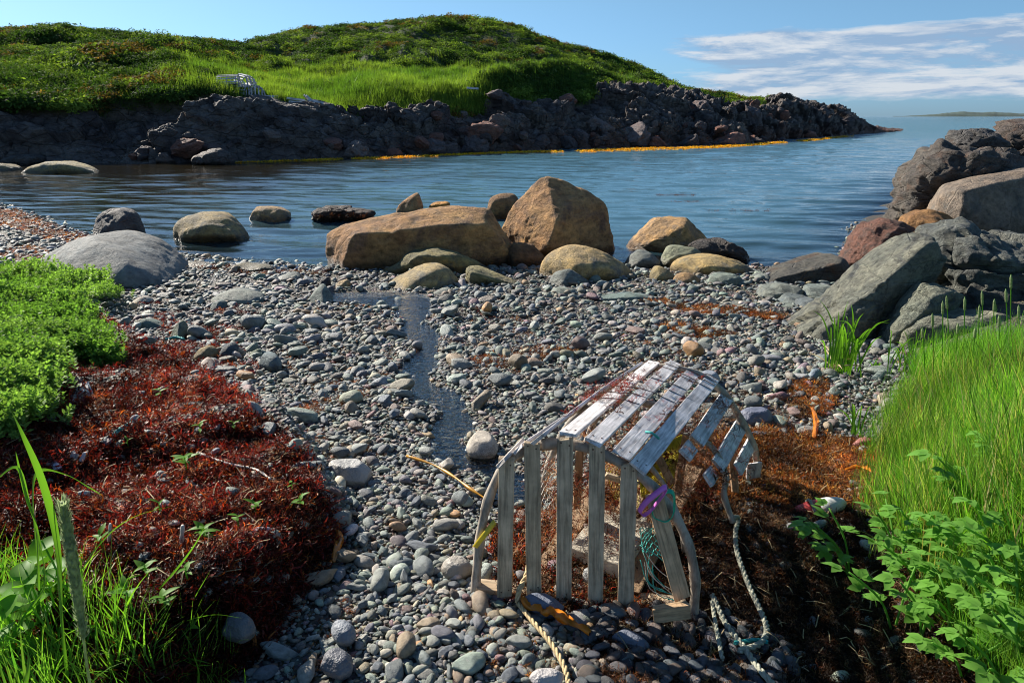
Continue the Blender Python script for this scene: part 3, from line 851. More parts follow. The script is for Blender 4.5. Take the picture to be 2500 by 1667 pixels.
def leaf_clump(seed, n=70, leaf=0.16, flat=0.7, mat=None, spiky=0.0):
    """a low bush: leaves spread through a dome"""
    r = np.random.default_rng(seed); V = []; Fc = []
    for _ in range(n):
        d = r.normal(size=3); d[2] = abs(d[2]) * 0.9; d /= np.linalg.norm(d)
        rad = r.uniform(0.5, 1.0) ** 0.6 * (1 + 0.25 * math.sin(3 * math.atan2(d[1], d[0]) + seed))
        c = d * rad * np.array([1, 1, flat])
        nrm = d + r.normal(0, 0.5, 3); nrm /= np.linalg.norm(nrm)
        t1 = np.cross(nrm, r.normal(size=3)); t1 /= np.linalg.norm(t1); t2 = np.cross(nrm, t1)
        s_ = leaf * r.uniform(0.6, 1.3); b = len(V)
        V += [c - t1 * s_, c + t2 * s_ * 0.5, c + t1 * s_, c - t2 * s_ * 0.5]; Fc.append((b, b + 1, b + 2, b + 3))
    return mesh_data('leaf', np.array(V), np.array(Fc), mat or M['leaf_inst'])
def sandwort(seed):
    """upright stems with opposite pairs of small fleshy leaves"""
    r = np.random.default_rng(seed); V = []; Fc = []
    for _ in range(5):
        p = np.array([*r.normal(0, 0.35, 2), 0.0]); tilt = r.normal(0, 0.22, 2); hh = r.uniform(0.7, 1.1)
        for k in range(7):
            z = hh * (0.25 + 0.75 * k / 6); c = p + np.array([tilt[0] * z, tilt[1] * z, z]); a0 = k * PI / 2 + r.uniform(-.2, .2)
            s_ = 0.30 * (1.0 if k < 5 else 0.75)
            for q in ((0, PI) if k < 6 else (0, PI * .5, PI, PI * 1.5)):
                a = a0 + q; e = 0.35 + 0.5 * (k / 6)
                u = np.array([math.cos(a) * math.cos(e), math.sin(a) * math.cos(e), math.sin(e)])
                sd_ = np.array([-math.sin(a), math.cos(a), 0]); b = len(V); nn = np.cross(u, sd_)
                V += [c, c + u * s_ * .5 + sd_ * s_ * .27 + nn * .03, c + u * s_, c + u * s_ * .5 - sd_ * s_ * .27 + nn * .03]
                Fc.append((b, b + 1, b + 2, b + 3))
    return mesh_data('sandwort', np.array(V), np.array(Fc), M['grass_inst'], True)

def upright(n, tilt=0.12):
    return np.stack([rng.normal(0, tilt, n), rng.normal(0, tilt, n), rng.uniform(0, 2 * PI, n)], 1)
def tints(n, cols, wts=None, jit=0.18):
    cols = np.array(cols); i = rng.choice(len(cols), n, p=None if wts is None else np.array(wts) / np.sum(wts))
    c = cols[i] * rng.normal(1, jit, (n, 1)) * rng.normal(1, jit * 0.25, (n, 3))
    return np.clip(c, 0.002, 0.9)

# ------------------------------------------------------------------ hill vegetation
def hill_sample(n, t0, t1, px0, px1, vmin=0.6, r=rng):
    c = r.integers(0, nC - 1, n * 4); k = r.integers(0, nR - 1, n * 4)
    fu = r.random(n * 4)[:, None]; fv = r.random(n * 4)[:, None]
    p = HGRID[c, k] * (1 - fu) * (1 - fv) + HGRID[c + 1, k] * fu * (1 - fv) + HGRID[c, k + 1] * (1 - fu) * fv + HGRID[c + 1, k + 1] * fu * fv
    m = (VGRID[c, k] > vmin) & (tp_[k] >= t0) & (tp_[k] <= t1) & (pxs[c] >= px0) & (pxs[c] <= px1)
    return p[m][:n], tp_[k][m][:n], pxs[c][m][:n]
clumps = [leaf_clump(s, 110, 0.13, 0.62) for s in range(6)]
pos, tt_, pp_ = hill_sample(30000, 3.4, 8.6, -700, 2200)
# meadow in the lee of the hill keeps free of bushes
meadow = smooth((tt_ - 3.9) / 0.3) * smooth((6.3 - tt_) / 0.4) * smooth((pp_ - 480) / 120) * smooth((1230 - pp_) / 120)
meadow = np.clip(meadow * 1.15 - 0.1 * fbm(pos * 0.4, 2, 5), 0, 1)
keep = rng.random(len(pos)) > meadow * 0.97
pos = pos[keep]; tt_ = tt_[keep]; pp_ = pp_[keep]
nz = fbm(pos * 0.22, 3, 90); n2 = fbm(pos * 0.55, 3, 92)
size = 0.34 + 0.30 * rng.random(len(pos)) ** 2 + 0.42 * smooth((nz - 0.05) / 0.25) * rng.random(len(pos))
light_green = smooth((n2 + 0.05) / 0.35)[:, None]  # noise picks between darker shrub green and brighter green
tn = np.array([[0.050, 0.095, 0.020]]) * (1 - light_green) + np.array([[0.185, 0.26, 0.042]]) * light_green
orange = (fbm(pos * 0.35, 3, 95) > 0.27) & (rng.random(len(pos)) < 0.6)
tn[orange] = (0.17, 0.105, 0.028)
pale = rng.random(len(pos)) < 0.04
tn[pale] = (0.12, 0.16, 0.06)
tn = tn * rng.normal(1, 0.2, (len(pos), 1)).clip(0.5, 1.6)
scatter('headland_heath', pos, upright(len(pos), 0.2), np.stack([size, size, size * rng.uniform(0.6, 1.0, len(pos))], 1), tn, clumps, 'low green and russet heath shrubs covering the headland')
tufts = [grass_tuft(s, 26, 1.0, 0.035, 0.3, 0.7, 3) for s in range(5)]
pos, tt_, pp_ = hill_sample(26000, 3.5, 6.6, 400, 1560, 0.5)
md_ = smooth((tt_ - 3.7) / 0.3) * smooth((6.5 - tt_) / 0.5) * smooth((pp_ - 440) / 140) * smooth((1260 - pp_) / 100)
keep = rng.random(len(pos)) < md_ + 0.10
pos = pos[keep]; 
gn = smooth(fbm(pos * 0.3, 3, 33) + 0.5)[:, None]
tn = np.array([[0.085, 0.165, 0.026]]) * (1 - gn) + np.array([[0.185, 0.265, 0.045]]) * gn
tn = tn * rng.normal(1, 0.15, (len(pos), 1))
s_ = rng.uniform(0.35, 0.75, len(pos))
scatter('meadow_grass', pos, upright(len(pos), 0.15), s_, tn, tufts, 'bright green meadow grass below the headland hill')
# grass sprays at the rim of the cliffs
pos, tt_, pp_ = hill_sample(9000, 3.2, 5.0, -700, 1900, 0.25)
s_ = rng.uniform(0.25, 0.55, len(pos))
scatter('cliff_rim_grass', pos, upright(len(pos), 0.25), s_, tints(len(pos), [(0.06, 0.13, 0.02), (0.10, 0.15, 0.03), (0.035, 0.07, 0.02)]), tufts, 'ragged grass along the top edge of the dark cliffs')

# golden weed floating along the foot of the far cliffs
wpos = []
for px in np.arange(560, 2080, 0.55):
    py = np.interp(px, HP, HW) 
    dens_ = np.interp(px, [560, 740, 800, 1180, 1230, 1500, 1900, 2040, 2080], [0.15, 0.3, 0.9, 0.9, 0.8, 1, 1, 0.4, 0.2])
    if rng.random() > dens_ or math.sin(px * .035) + math.sin(px * .011 + 2) < -1.7: continue
    wd_ = np.interp(px, [560, 1240, 1400, 1800, 2080], [1.0, 1.8, 4.2, 4.0, 1.2])
    q = PLANE(px + rng.normal(0, 3), py + 3.4 + abs(rng.normal(0, wd_ * 0.5)), 0.0); wpos.append((q[0], q[1], 0.0))
wpos = np.array(wpos)
weeds = [frond_clump(s, 12, 1.0, 0.16, 2.5) for s in range(5)]
sc = np.interp(wpos[:, 1], [30, 90], [0.22, 0.6])
scatter('golden_rockweed', wpos, upright(len(wpos), 0.05), np.stack([sc, sc * .7, sc * 0.45], 1), tints(len(wpos), [(0.80, 0.56, 0.02), (0.62, 0.46, 0.03)]), weeds, 'golden yellow rockweed floating along the foot of the far cliffs')

# tide-line rocks tumbled at the foot of the cliffs
# ------------------------------------------------------------------ far island
def hull_planes(pts):
    bm = bmesh.new()
    for q in pts: bm.verts.new(q)
    r_ = bmesh.ops.convex_hull(bm, input=bm.verts)
    bm.normal_update()
    N = []; H = []
    for f in bm.faces:
        if f.calc_area() < 1e-9: continue
        N.append(f.normal[:]); H.append(f.normal.dot(f.verts[0].co))
    bm.free()
    return np.array(N), np.array(H)

LANDMARKS = []
def crag_mesh(seed, sub=4):
    r_ = np.random.default_rng(seed); d, Fc = ICO[sub]; k = 13
    N = r_.normal(size=(k, 3)); N /= np.linalg.norm(N, axis=1)[:, None]; H = r_.uniform(.5, .95, k)
    q = np.maximum(d @ N.T, 0) / H; rad = ((q ** 45).sum(1) + 1) ** (-1 / 45)
    V = d * rad[:, None]; Q = V * 1.4 + seed * 5
    W1 = worley(Q * np.array([1.5, 1.5, 3.0]), seed)
    V = V + d * (.10 * fbm(Q, 4, seed) + .16 * (W1[2] - .5) + .10 * ridged(Q * 2, 3, seed))[:, None]
    return mesh_data('shore_rock', V * np.array([1, .8, .62]), Fc, M['far_rock'])
M['far_rock'] = rock_mat('far_rock', (0.13, 0.11, 0.105), (0.19, 0.15, 0.135), (0.17, 0.10, 0.075), 1.3, 1.0, (1, 1, 2.2), 0.6, 0.75, objcol=True, bd=0.2)
cm = [crag_mesh(200 + s) for s in range(7)]
rr = np.random.default_rng(91); used_r = {}
def far_rocks():
    n_done = 0
    for k in range(104):
        px = rr.uniform(300, 2150) if k < 52 else rr.uniform(1050, 2080)
        c = int(np.argmin(np.abs(pxs - px)))
        t_ = rr.uniform(0.9, 1.5) if k < 52 else rr.uniform(1.6, 4.1)
        j = int(np.argmin(np.abs(tp_ - t_)))
        if VGRID[c, j] > .4: continue
        p = HGRID[c, j]; depth = p[1]
        s = (14 + 44 * rr.random() ** 2) * (1.3 if t_ < 1.6 else 1.0) / F_PX * depth * .62
        if px > 2000: s *= .6
        o = link('shore_rock', cm[int(rr.integers(0, 7))]); o.location = (p[0], p[1] - s * .25, max(p[2], .0) + s * .08)
        tall = rr.random() < .35 and t_ > 1.6
        o.scale = (s * (.6 if tall else 1), s, s * (1.5 if tall else 1)); o.rotation_euler = (rr.normal(0, .3), rr.normal(0, .35), rr.uniform(0, 6.28))
        ci = int(rr.integers(0, 4)); cc_ = [(1.3, 1.25, 1.3), (2.0, 1.2, .95), (.8, .8, .85), (1.9, 1.8, 1.7)][ci]; o.color = (*cc_, 1)
        seg_ = ['below the dark left cliffs', 'below the old traps', 'below the bright meadow', 'below the green knoll', 'under the bare headland', 'near the headland tip'][int(np.searchsorted([520, 800, 1200, 1560, 1950], px))]
        lab = '%s %s rock %s %s' % (['large', 'small'][int(s / depth < .0078)], ['grey', 'reddish brown', 'dark', 'pale'][ci], 'at the waterline' if t_ < 1.6 else ('upright on the cliff' if tall else 'on the cliff'), seg_)
        tag(o, lab, 'rock', 'rocks tumbled along the far cliffs'); used_r.setdefault(lab, []).append((px, o))
    words = ['first', 'second', 'third', 'fourth', 'fifth', 'sixth', 'seventh', 'eighth', 'ninth']
    for lab, L_ in used_r.items():
        if len(L_) > 1:
            for i, (_, o) in enumerate(sorted(L_, key=lambda q: q[0])): o['label'] = lab + ', ' + words[i] + ' from left'
far_rocks()
     # (px, py, short name) used to describe cobbles
def rock(outline, y, th=None, ridge=(), sub=5, pw=22, amp=0.035, layered=0.0, mat='tan_rock', col=(1, 1, 1), name='boulder', label=None, cat='boulder',
         group=None, parent=None, seed=1, short=None, freq=2.2, below=0.12, craggy=0.0, base=True, part_label=None, back=0.72, lay=None):
    """rock with this outline seen from the beach, at world depth y, real thickness th"""
    O = np.array([RAY(a, b, y) for a, b in outline])
    c0 = O.mean(0); ext = O.max(0) - O.min(0)
    if lay is None: lay = y < 4.6 and parent is None and seed != 62
    if th is None: th = 0.75 * max(ext[0], ext[2] * 0.9)
    pts = [o_ for o_ in O]
    for o_ in O:
        q = c0 + (o_ - c0) * np.array([back, 1, 0.82]); q[1] = y + th * 0.5
        # seen from the viewer the far side must stay inside the outline
        q[0] *= 1.0; pts.append(q)
    if not ridge:
        for o_ in O:
            q = c0 + (o_ - c0) * np.array([0.70, 1, 0.55]); q[1] = y - th * 0.30; q[2] -= ext[2] * 0.10; pts.append(q)
    if lay:                       # a stone lying on the ground, seen from above: outline is its footprint
        gz_ = float(ground(np.array([c0[0]]), np.array([y]))[0])
        O = np.array([PLANE(a, b, gz_ + 0.02) for a, b in outline]); c0 = O.mean(0)
        O = c0 + (O - c0) * np.array([1.0, 0.86, 1.0]); y = c0[1]
        ext = O.max(0) - O.min(0); hh = min(ext[0], ext[1]) * 0.42; ext[2] = hh * 1.4
        pts = [c0 + (q - c0) * np.array([1, 1, 1]) + np.array((0, 0, hh * .35)) for q in O]
        pts += [c0 + (q - c0) * 0.58 + np.array((0, 0, hh * 1.05)) for q in O]
        pts += [c0 + (q - c0) * 0.75 - np.array((0, 0, hh * .4)) for q in O]
        th = ext[1]; base = False; ridge = []
    if base:
        zl = O[:, 2].min()
        for o_ in O:
            if o_[2] < zl + 0.45 * ext[2]:
                q = o_.copy(); q[2] = zl - below; pts.append(q)
                q2 = q.copy(); q2[1] = y + th * 0.45; pts.append(q2)
    for (a, b, dy) in ridge: pts.append(RAY(a, b, y + dy))
    pts = np.array(pts)
    cen = pts.mean(0); cen[1] = y
    pw = pw * 3.2 if pw >= 14 else pw * 1.7
    if not craggy: craggy = 0.20 if pw < 30 else 0.30
    elif seed in (82, 83, 84, 86, 87, 88, 90): craggy *= 1.5
    N, H = hull_planes([tuple(q - cen) for q in pts])
    ok = H > 1e-3; N = N[ok]; H = H[ok]
    if pw > 30:                   # broken faces: knock off some corners
        cr_ = np.random.default_rng(seed * 13 + 5); kN = 22 if craggy < .3 else 30
        E = cr_.normal(size=(kN, 3)); E[:, 1] -= .35; E /= np.linalg.norm(E, axis=1)[:, None]
        sup = ((pts - cen) @ E.T).max(0)
        N = np.concatenate([N, E]); H = np.concatenate([H, sup * cr_.uniform(.945 if seed in (3, 5, 67, 75) else .86, .99, kN)])
    # merge near-parallel planes so that none counts twice in the soft minimum
    keep = []
    for i in range(len(N)):
        if all(N[i] @ N[j] < 0.985 or abs(H[i] - H[j]) > 0.02 * H[j] for j in keep): keep.append(i)
    N = N[keep]; H = H[keep]
    d, Fc = ICO[sub]
    sz = ext.max()
    amp = amp * (0.7 if lay else 1.5)
    d2 = d * np.array([ext[0], max(th, .3 * ext[0]), max(ext[2], 0.35 * ext[0])]) ; d2 /= np.linalg.norm(d2, axis=1)[:, None]
    q = np.maximum(d2 @ N.T, 0) / H
    qm = q.max(1)
    rad = qm ** -1 * (((q / qm[:, None]) ** pw).sum(1)) ** (-1 / pw)
    rad *= 1.0 + 0.55 / pw
    V = d2 * rad[:, None]
    Q = (V / sz) * freq + seed * 7.7
    n = fbm(Q, 4, seed) * 0.9 + 0.42 * fbm(Q * 4.1, 4, seed + 9) + 0.16 * ridged(Q * 9, 3, seed + 12)
    if craggy:
        W1 = worley(Q * 1.3 + fbm(Q, 2, 3)[:, None] * .3, seed + 20); W2 = worley(Q * np.array([3.2, 3.2, 4.6]), seed + 30)
        n = n + craggy * ((W1[2] - 0.5) * (2.4 if craggy > .3 else 1.3) + np.minimum(W1[1] - W1[0], .2) * 3 - .4 + (W2[2] - .5) * .6 + 0.5 * ridged(Q * 1.6, 4, seed + 40))
    if layered:
        ang = (V / sz) @ np.array([0.25, 0.1, 1.0]) * 9 + fbm(Q * .7, 2, seed + 50) * 0.8
        n = n + layered * (np.abs((ang % 1.0) - 0.5) * 2 - 0.5)
    V = V + d2 * (n * amp * sz)[:, None]
    o = link(name, mesh_data(name, V, Fc, M[mat]), parent)
    if parent is None:
        o.location = tuple(cen)
        tag(o, label, cat, group)
    else:
        o.location = tuple(cen - np.array(parent.location))
        if part_label: o['label'] = part_label
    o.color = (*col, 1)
    if short:
        oo = np.array(outline); LANDMARKS.append((oo[:, 0].mean(), oo[:, 1].max(), oo[:, 0].min(), oo[:, 0].max(), oo[:, 1].min(), short))
    return o
def Yat(px, py): return G(px, py)[1]

# far islands on the horizon
isl = [(2180, 286), (2240, 282), (2275, 281), (2310, 278), (2350, 276), (2400, 277), (2440, 276), (2470, 278), (2560, 280), (2640, 283), (2700, 286)]
I_Y = 3200.0
V = []
prof = np.interp(np.linspace(2180, 2700, 220), [a for a, b in isl], [b for a, b in isl])
for i, a in enumerate(np.linspace(2180, 2700, 220)):
    nz_ = fbm(np.array([[i * 0.09, 2, 1]]), 4, 4)[0] * 2.2 * (1 if 5 < i < 215 else 0)
    top = RAY(a, 284 - (284 - min(prof[i] + nz_, 284)) * 1.3, I_Y)
    for k, (dy, hz) in enumerate([(-160, 0), (-130, .35), (-60, .8), (0, 1.0), (120, .7), (260, 0.0)]):
        q = RAY(a, 284, I_Y); z = max(top[2], 0.5) * hz
        V.append((q[0] * (1 + dy / I_Y), I_Y + dy, z - (2 if hz == 0 else 0)))
M['isle'] = plain('island_turf', (0.05, 0.075, 0.06), 0.9, 0.3, 0.01)
isle = link('distant_island', mesh_data('distant_island', np.array(V), grid_faces(220, 6)[:, ::-1], M['isle']))
tag(isle, 'low dark island lying along the horizon', kind='structure')

# ------------------------------------------------------------------ boulders of the shore
rock([(1224, 549), (1251, 503), (1286, 465), (1312, 444), (1331, 425), (1352, 428), (1374, 436), (1404, 457), (1430, 472), (1477, 498), (1488, 515), (1495, 560), (1504, 609), (1420, 618), (1331, 620), (1290, 612), (1236, 584)],
     10.3, 1.3, [(1416, 476, -.15), (1388, 512, -.50), (1358, 550, -.75), (1340, 606, -.85), (1243, 592, -.15), (1500, 612, .25), (1362, 436, -.02)], 6, 60, 0.020, mat='sandstone',
     label='tallest pointed orange sandstone boulder at the edge of the cove', seed=3, short='tall pointed sandstone boulder', below=.3, back=.6)
rock([(800, 599), (801, 570), (826, 553), (910, 530), (1018, 517), (1120, 512), (1195, 513), (1222, 550), (1248, 600), (1262, 637), (1160, 655), (960, 662), (853, 668), (808, 664)],
     9.6, 1.5, [(853, 573, -.62), (968, 566, -.60), (1037, 573, -.58), (1121, 553, -.5), (1196, 556, -.42), (845, 655, -.60), (1000, 662, -.55), (1160, 655, -.45), (1240, 640, -.3), (806, 640, -.2)], 6, 50, 0.022, mat='sandstone', col=(.9, .9, .88),
     label='long flat-topped brown sandstone block with a dark front face', seed=5, short='long sandstone block', below=.3, back=.75)
rock([(1240, 640), (1243, 591), (1297, 597), (1330, 625), (1328, 655), (1280, 662)], 9.3, .5, [], 4, 14, .03, mat='sandstone', col=(.5, .5, .55),
     label='small brown rock in shade between the long block and the tall pointed boulder', seed=6, short=None)
ob = rock([(884, 690), (912, 668), (945, 645), (998, 612), (1067, 603), (1100, 612), (1150, 622), (1212, 660), (1121, 675), (914, 704)], 8.7, .8, [(1000, 632, -.2), (1085, 625, -.2)], 5, 12, .03, layered=.25, mat='tan_rock', col=(.55, .62, .6),
     label='grey green layered boulder leaning against the front of the long sandstone block', seed=7, short='layered grey green boulder')
rock([(905, 724), (930, 700), (968, 676), (1025, 652), (1079, 648), (1108, 664), (1132, 702), (1108, 728), (968, 735)], 7.9, .7, [(1055, 664, -.3), (975, 716, -.42), (1085, 722, -.35), (1000, 680, -.3)], 5, 12, .018, mat='tan_rock', col=(1.0, 1.0, 1.0),
     label='smooth yellowish boulder with grey flank in front of the layered grey boulder', seed=8, short='smooth yellowish boulder')
rock([(1131, 666), (1136, 650), (1159, 652), (1240, 682), (1342, 720), (1274, 724), (1152, 712)], 8.0, .45, [(1150, 665, -.15)], 5, 12, .015, mat='tan_rock', col=(.75, .85, .8),
     label='long tapering wedge rock pointing right towards the beach', seed=9, short='tapering wedge rock')
rock([(1316, 660), (1324, 632), (1358, 609), (1408, 601), (1460, 610), (1504, 626), (1545, 652), (1567, 690), (1500, 705), (1400, 702), (1335, 690)], 8.5, .8, [(1400, 645, -.45), (1500, 660, -.4), (1400, 695, -.45), (1520, 690, -.35), (1345, 680, -.2)], 5, 11, .018, mat='tan_rock', col=(1.12, 1.05, .95),
     label='large rounded yellow boulder below the tall pointed boulder', seed=10, short='large rounded yellow boulder')
rock([(1337, 697), (1345, 678), (1358, 664), (1389, 657), (1418, 672), (1452, 704), (1400, 712)], 7.9, .4, [(1385, 668, -.1), (1370, 695, -.2)], 4, 22, .02, mat='grey_rock',
     label='angular grey rock propped against the large rounded yellow boulder', seed=11, short=None)
rock([(1335, 738), (1345, 712), (1362, 705), (1405, 706), (1422, 735), (1380, 742)], 7.2, .35, [], 4, 20, .02, mat='grey_rock', col=(1.1, 1.15, 1.1), label='squat grey block with a flat top beside the tip of the tapering wedge rock', seed=12)
rock([(1440, 748), (1446, 731), (1500, 726), (1545, 719), (1610, 728), (1645, 745), (1640, 764), (1480, 766)], 7.0, .45, [(1540, 728, -.1)], 5, 18, .015, mat='grey_rock', col=(.85, 1.05, 1.05),
     label='long low blue green slab on the shingle below the yellow boulders', seed=13, short='long blue green slab')
rock([(1511, 779), (1530, 757), (1575, 752), (1620, 757), (1642, 778), (1580, 786)], 6.6, .35, [], 4, 12, .02, mat='grey_rock', col=(.85, .95, 1.1), label='flat bluish rock just below the long blue green slab', seed=14)
rock([(1387, 790), (1396, 770), (1425, 762), (1465, 768), (1488, 790), (1482, 808), (1420, 812)], 6.3, .35, [], 5, 6, .012, mat='granite', col=(.5, .4, .4), label='smooth oval purplish brown boulder alone on the shingle', seed=15, short='purplish oval boulder')
bpy.context.view_layer.update()
bpy.data.objects['boulder.011'].data.materials[0] = rock_mat('purple_rock', (0.14, 0.105, 0.09), (0.17, 0.12, 0.095), (0.11, 0.09, 0.085), 2, .3, crack=0, bd=.02)
rock([(738, 748), (752, 725), (784, 694), (800, 712), (822, 748), (780, 757)], 6.9, .32, [(790, 700, -.05), (795, 745, -.2)], 4, 30, .018, mat='grey_rock', col=(.95, 1.05, 1.05), label='pointed cone shaped grey rock standing left of the stream', seed=16, short='cone shaped grey rock')
rock([(1221, 766), (1228, 740), (1236, 720), (1251, 717), (1262, 730), (1282, 764), (1250, 772)], 6.8, .25, [(1245, 722, -.05)], 4, 18, .02, mat='grey_rock', col=(.9, 1, 1.05), label='upright pear shaped grey rock between the stream and the squat block', seed=17, short='upright pear shaped rock')
rock([(1046, 736), (1052, 718), (1070, 708), (1098, 706), (1119, 722), (1118, 740), (1080, 744)], 7.2, .3, [], 4, 10, .02, mat='grey_rock', label='rounded greenish grey rock touching the foot of the smooth yellowish boulder', seed=18)
rock([(992, 756), (1010, 740), (1040, 732), (1070, 737), (1077, 752), (1050, 764)], 6.9, .3, [], 4, 14, .02, mat='grey_rock', col=(1, 1.1, 1), label='low flat grey rock at the head of the stream', seed=19)
rock([(1106, 760), (1110, 745), (1140, 737), (1175, 740), (1194, 756), (1180, 768), (1125, 768)], 6.7, .25, [], 4, 9, .02, mat='grey_rock', col=(1.2, 1.15, 1.2), label='grey oblong rock with a pale vein by the stream head', seed=20)
rock([(1239, 782), (1243, 768), (1262, 762), (1282, 770), (1283, 786), (1260, 793)], 6.3, .17, [], 4, 7, .012, mat='cobble', col=(.30, .33, .32), label='pale round stone below the upright pear shaped rock', cat='stone', name='round_stone', seed=21, short='pale round stone')
rock([(1131, 818), (1136, 800), (1155, 788), (1168, 800), (1173, 822)], 6.0, .2, [], 4, 24, .02, mat='cobble', col=(.22, .26, .25), label='angular grey stone right of the stream bend', cat='stone', name='angular_stone', seed=22)
rock([(1046, 812), (1060, 800), (1080, 796), (1100, 804), (1102, 816), (1070, 820)], 6.0, .16, [], 4, 8, .012, mat='cobble', col=(.36, .22, .12), label='flat orange tan stone lying in the stream margin', cat='stone', name='flat_stone', seed=23, short='flat orange tan stone')
rock([(1264, 812), (1275, 798), (1300, 795), (1313, 808), (1300, 820), (1275, 820)], 6.0, .15, [], 4, 9, .012, mat='cobble', col=(.45, .26, .13), label='orange and white stone beside a curl of seaweed', cat='stone', name='angular_stone', seed=24)
# in the water, left
rock([(225, 572), (228, 545), (238, 524), (266, 509), (298, 511), (322, 524), (335, 545), (337, 572), (280, 576)], 11.6, .7, [(300, 530, -.25), (300, 572, -.35), (240, 570, -.25)], 5, 12, .02, mat='dark_rock', col=(1.3, 1.35, 1.45), label='wet dark rounded boulder at the water edge left of the cove', seed=25, short='wet dark boulder', below=.25)
rock([(417, 562), (424, 545), (457, 524), (510, 519), (558, 530), (599, 566), (574, 584), (520, 590), (440, 582)], 11.4, 1.0, [(505, 545, -.4), (570, 575, -.45), (450, 575, -.4)], 5, 13, .025, mat='tan_rock', col=(.75, .75, .75), label='broad brown grey boulder standing in the shallows', seed=26, short='broad boulder in the shallows', below=.25)
rock([(604, 536), (610, 520), (627, 505), (670, 506), (695, 514), (712, 524), (690, 540), (650, 546)], 13.6, .7, [(675, 508, -.1), (682, 545, -.35), (630, 515, -.2)], 5, 34, .012, mat='tan_rock', col=(.95, .8, .72), label='small angular split rock shining wet in the cove', seed=27, below=.25)
rock([(963, 518), (975, 498), (994, 484), (1013, 470), (1024, 474), (1032, 500), (1034, 520)], 14.3, .5, [(1012, 478, -.1), (1018, 515, -.25)], 4, 22, .02, mat='sandstone', col=(.95, .9, .9), label='small pointed pinkish rock in the water behind the long block', seed=28, below=.25)
rock([(1188, 500), (1196, 482), (1220, 473), (1255, 474), (1270, 490), (1265, 512), (1200, 512)], 13.8, .6, [], 4, 9, .02, mat='sandstone', col=(.65, .65, .7), label='brown rounded rock in the water behind the tall pointed boulder', seed=29, below=.25)
rock([(724, 568), (740, 561), (765, 560), (780, 567), (750, 573)], 12.2, .3, [], 4, 8, .01, mat='tan_rock', col=(.6, .6, .6), label='flat tan rock barely breaking the water', seed=30, below=.1)
rock([(48, 668), (80, 650), (106, 630), (159, 596), (213, 577), (276, 583), (340, 604), (404, 650), (446, 706), (372, 720), (150, 700), (70, 680)], 8.2, 2.0, [(235, 590, -.35), (330, 700, -1.0), (180, 690, -.9), (290, 640, -.8), (150, 640, -.5), (400, 690, -.6)], 6, 14, .012, mat='granite_blue', col=(1, 1, 1), label='huge smooth whale backed grey boulder above the green plants', seed=31, short='huge smooth grey boulder', below=.2)
bpy.context.view_layer.update()
rock([(28, 440), (40, 424), (58, 409), (106, 394), (159, 392), (213, 405), (256, 434), (240, 444), (60, 446)], 25.5, 2.2, [(150, 400, -.5)], 5, 8, .015, mat='tan_rock', col=(.75, .8, .8), label='large pale dome shaped boulder standing in the far left of the cove', seed=32, short=None, below=.4)
rock([(-60, 436), (-40, 406), (0, 397), (30, 410), (44, 432), (20, 442)], 26.5, 1.6, [], 5, 8, .015, mat='tan_rock', col=(.6, .65, .7), label='grey boulder cut by the left edge beside the pale dome boulder', seed=33, below=.4)
rock([(0, 398), (20, 385), (60, 379), (90, 385), (88, 398)], 30, 1.5, [], 4, 16, .05, mat='dark_rock', craggy=.5, label='small dark rock at the foot of the cliffs behind the pale dome boulder', seed=34, below=.4)
rock([(468, 396), (478, 384), (500, 376), (530, 365), (556, 374), (560, 392), (520, 398)], 30.2, 1.6, [], 5, 20, .05, craggy=.5, mat='dark_rock', col=(1.2, 1.1, 1.1), label='low dark ledge of rock at the foot of the cliffs in the cove', seed=35, below=.3)
rock([(399, 668), (420, 652), (457, 642), (510, 648), (540, 668), (530, 676), (420, 676)], 8.9, .5, [], 5, 10, .02, mat='tan_rock', col=(.42, .42, .45), label='flat dark brown rock right of the huge smooth boulder', seed=36)
rock([(537, 672), (550, 656), (574, 645), (610, 652), (660, 652), (684, 676), (620, 684), (550, 682)], 8.7, .5, [(610, 660, -.1)], 5, 12, .03, mat='tan_rock', col=(.42, .47, .5), label='low dark two humped rock near the tide line', seed=37)
rock([(668, 690), (680, 674), (705, 668), (730, 674), (738, 688), (700, 696)], 8.1, .4, [], 4, 7, .015, mat='grey_rock', col=(1.1, 1.1, 1.1), label='low grey dome stone left of the long sandstone block', seed=38)
rock([(766, 664), (785, 655), (810, 652), (800, 668)], 8.7, .25, [], 3, 12, .02, mat='dark_rock', label='little dark rock at the left foot of the long sandstone block', seed=39)
rock([(808, 708), (822, 690), (845, 682), (856, 694), (852, 706)], 7.7, .25, [], 4, 14, .02, mat='tan_rock', col=(.9, .85, .85), label='small tan rock in front of the long sandstone block', seed=40)
rock([(775, 700), (785, 678), (800, 674), (806, 690), (800, 702)], 7.8, .2, [], 4, 14, .02, mat='dark_rock', col=(1.3, 1.3, 1.4), label='dark upright pebble rock behind the cone shaped rock', seed=41)
rock([(314, 752), (322, 735), (345, 724), (368, 735), (370, 752), (340, 762)], 6.6, .25, [], 4, 7, .012, mat='granite', col=(.7, .72, .78), label='white grey rounded stone by the tip of the green plants', seed=42, cat='stone', name='round_stone', short='white grey rounded stone')
rock([(505, 735), (530, 716), (580, 711), (640, 722), (655, 738), (600, 750), (530, 752)], 6.8, .5, [], 5, 8, .015, mat='grey_rock', col=(1.2, 1.2, 1.15), label='broad flat pale grey rock left of the cone shaped rock', seed=43, short='broad flat pale rock')
rock([(512, 762), (515, 745), (530, 732), (548, 742), (552, 768), (530, 772)], 6.4, .25, [], 4, 22, .02, mat='grey_rock', col=(.8, .95, 1), label='upright dark grey rock in front of the broad flat pale rock', seed=44)
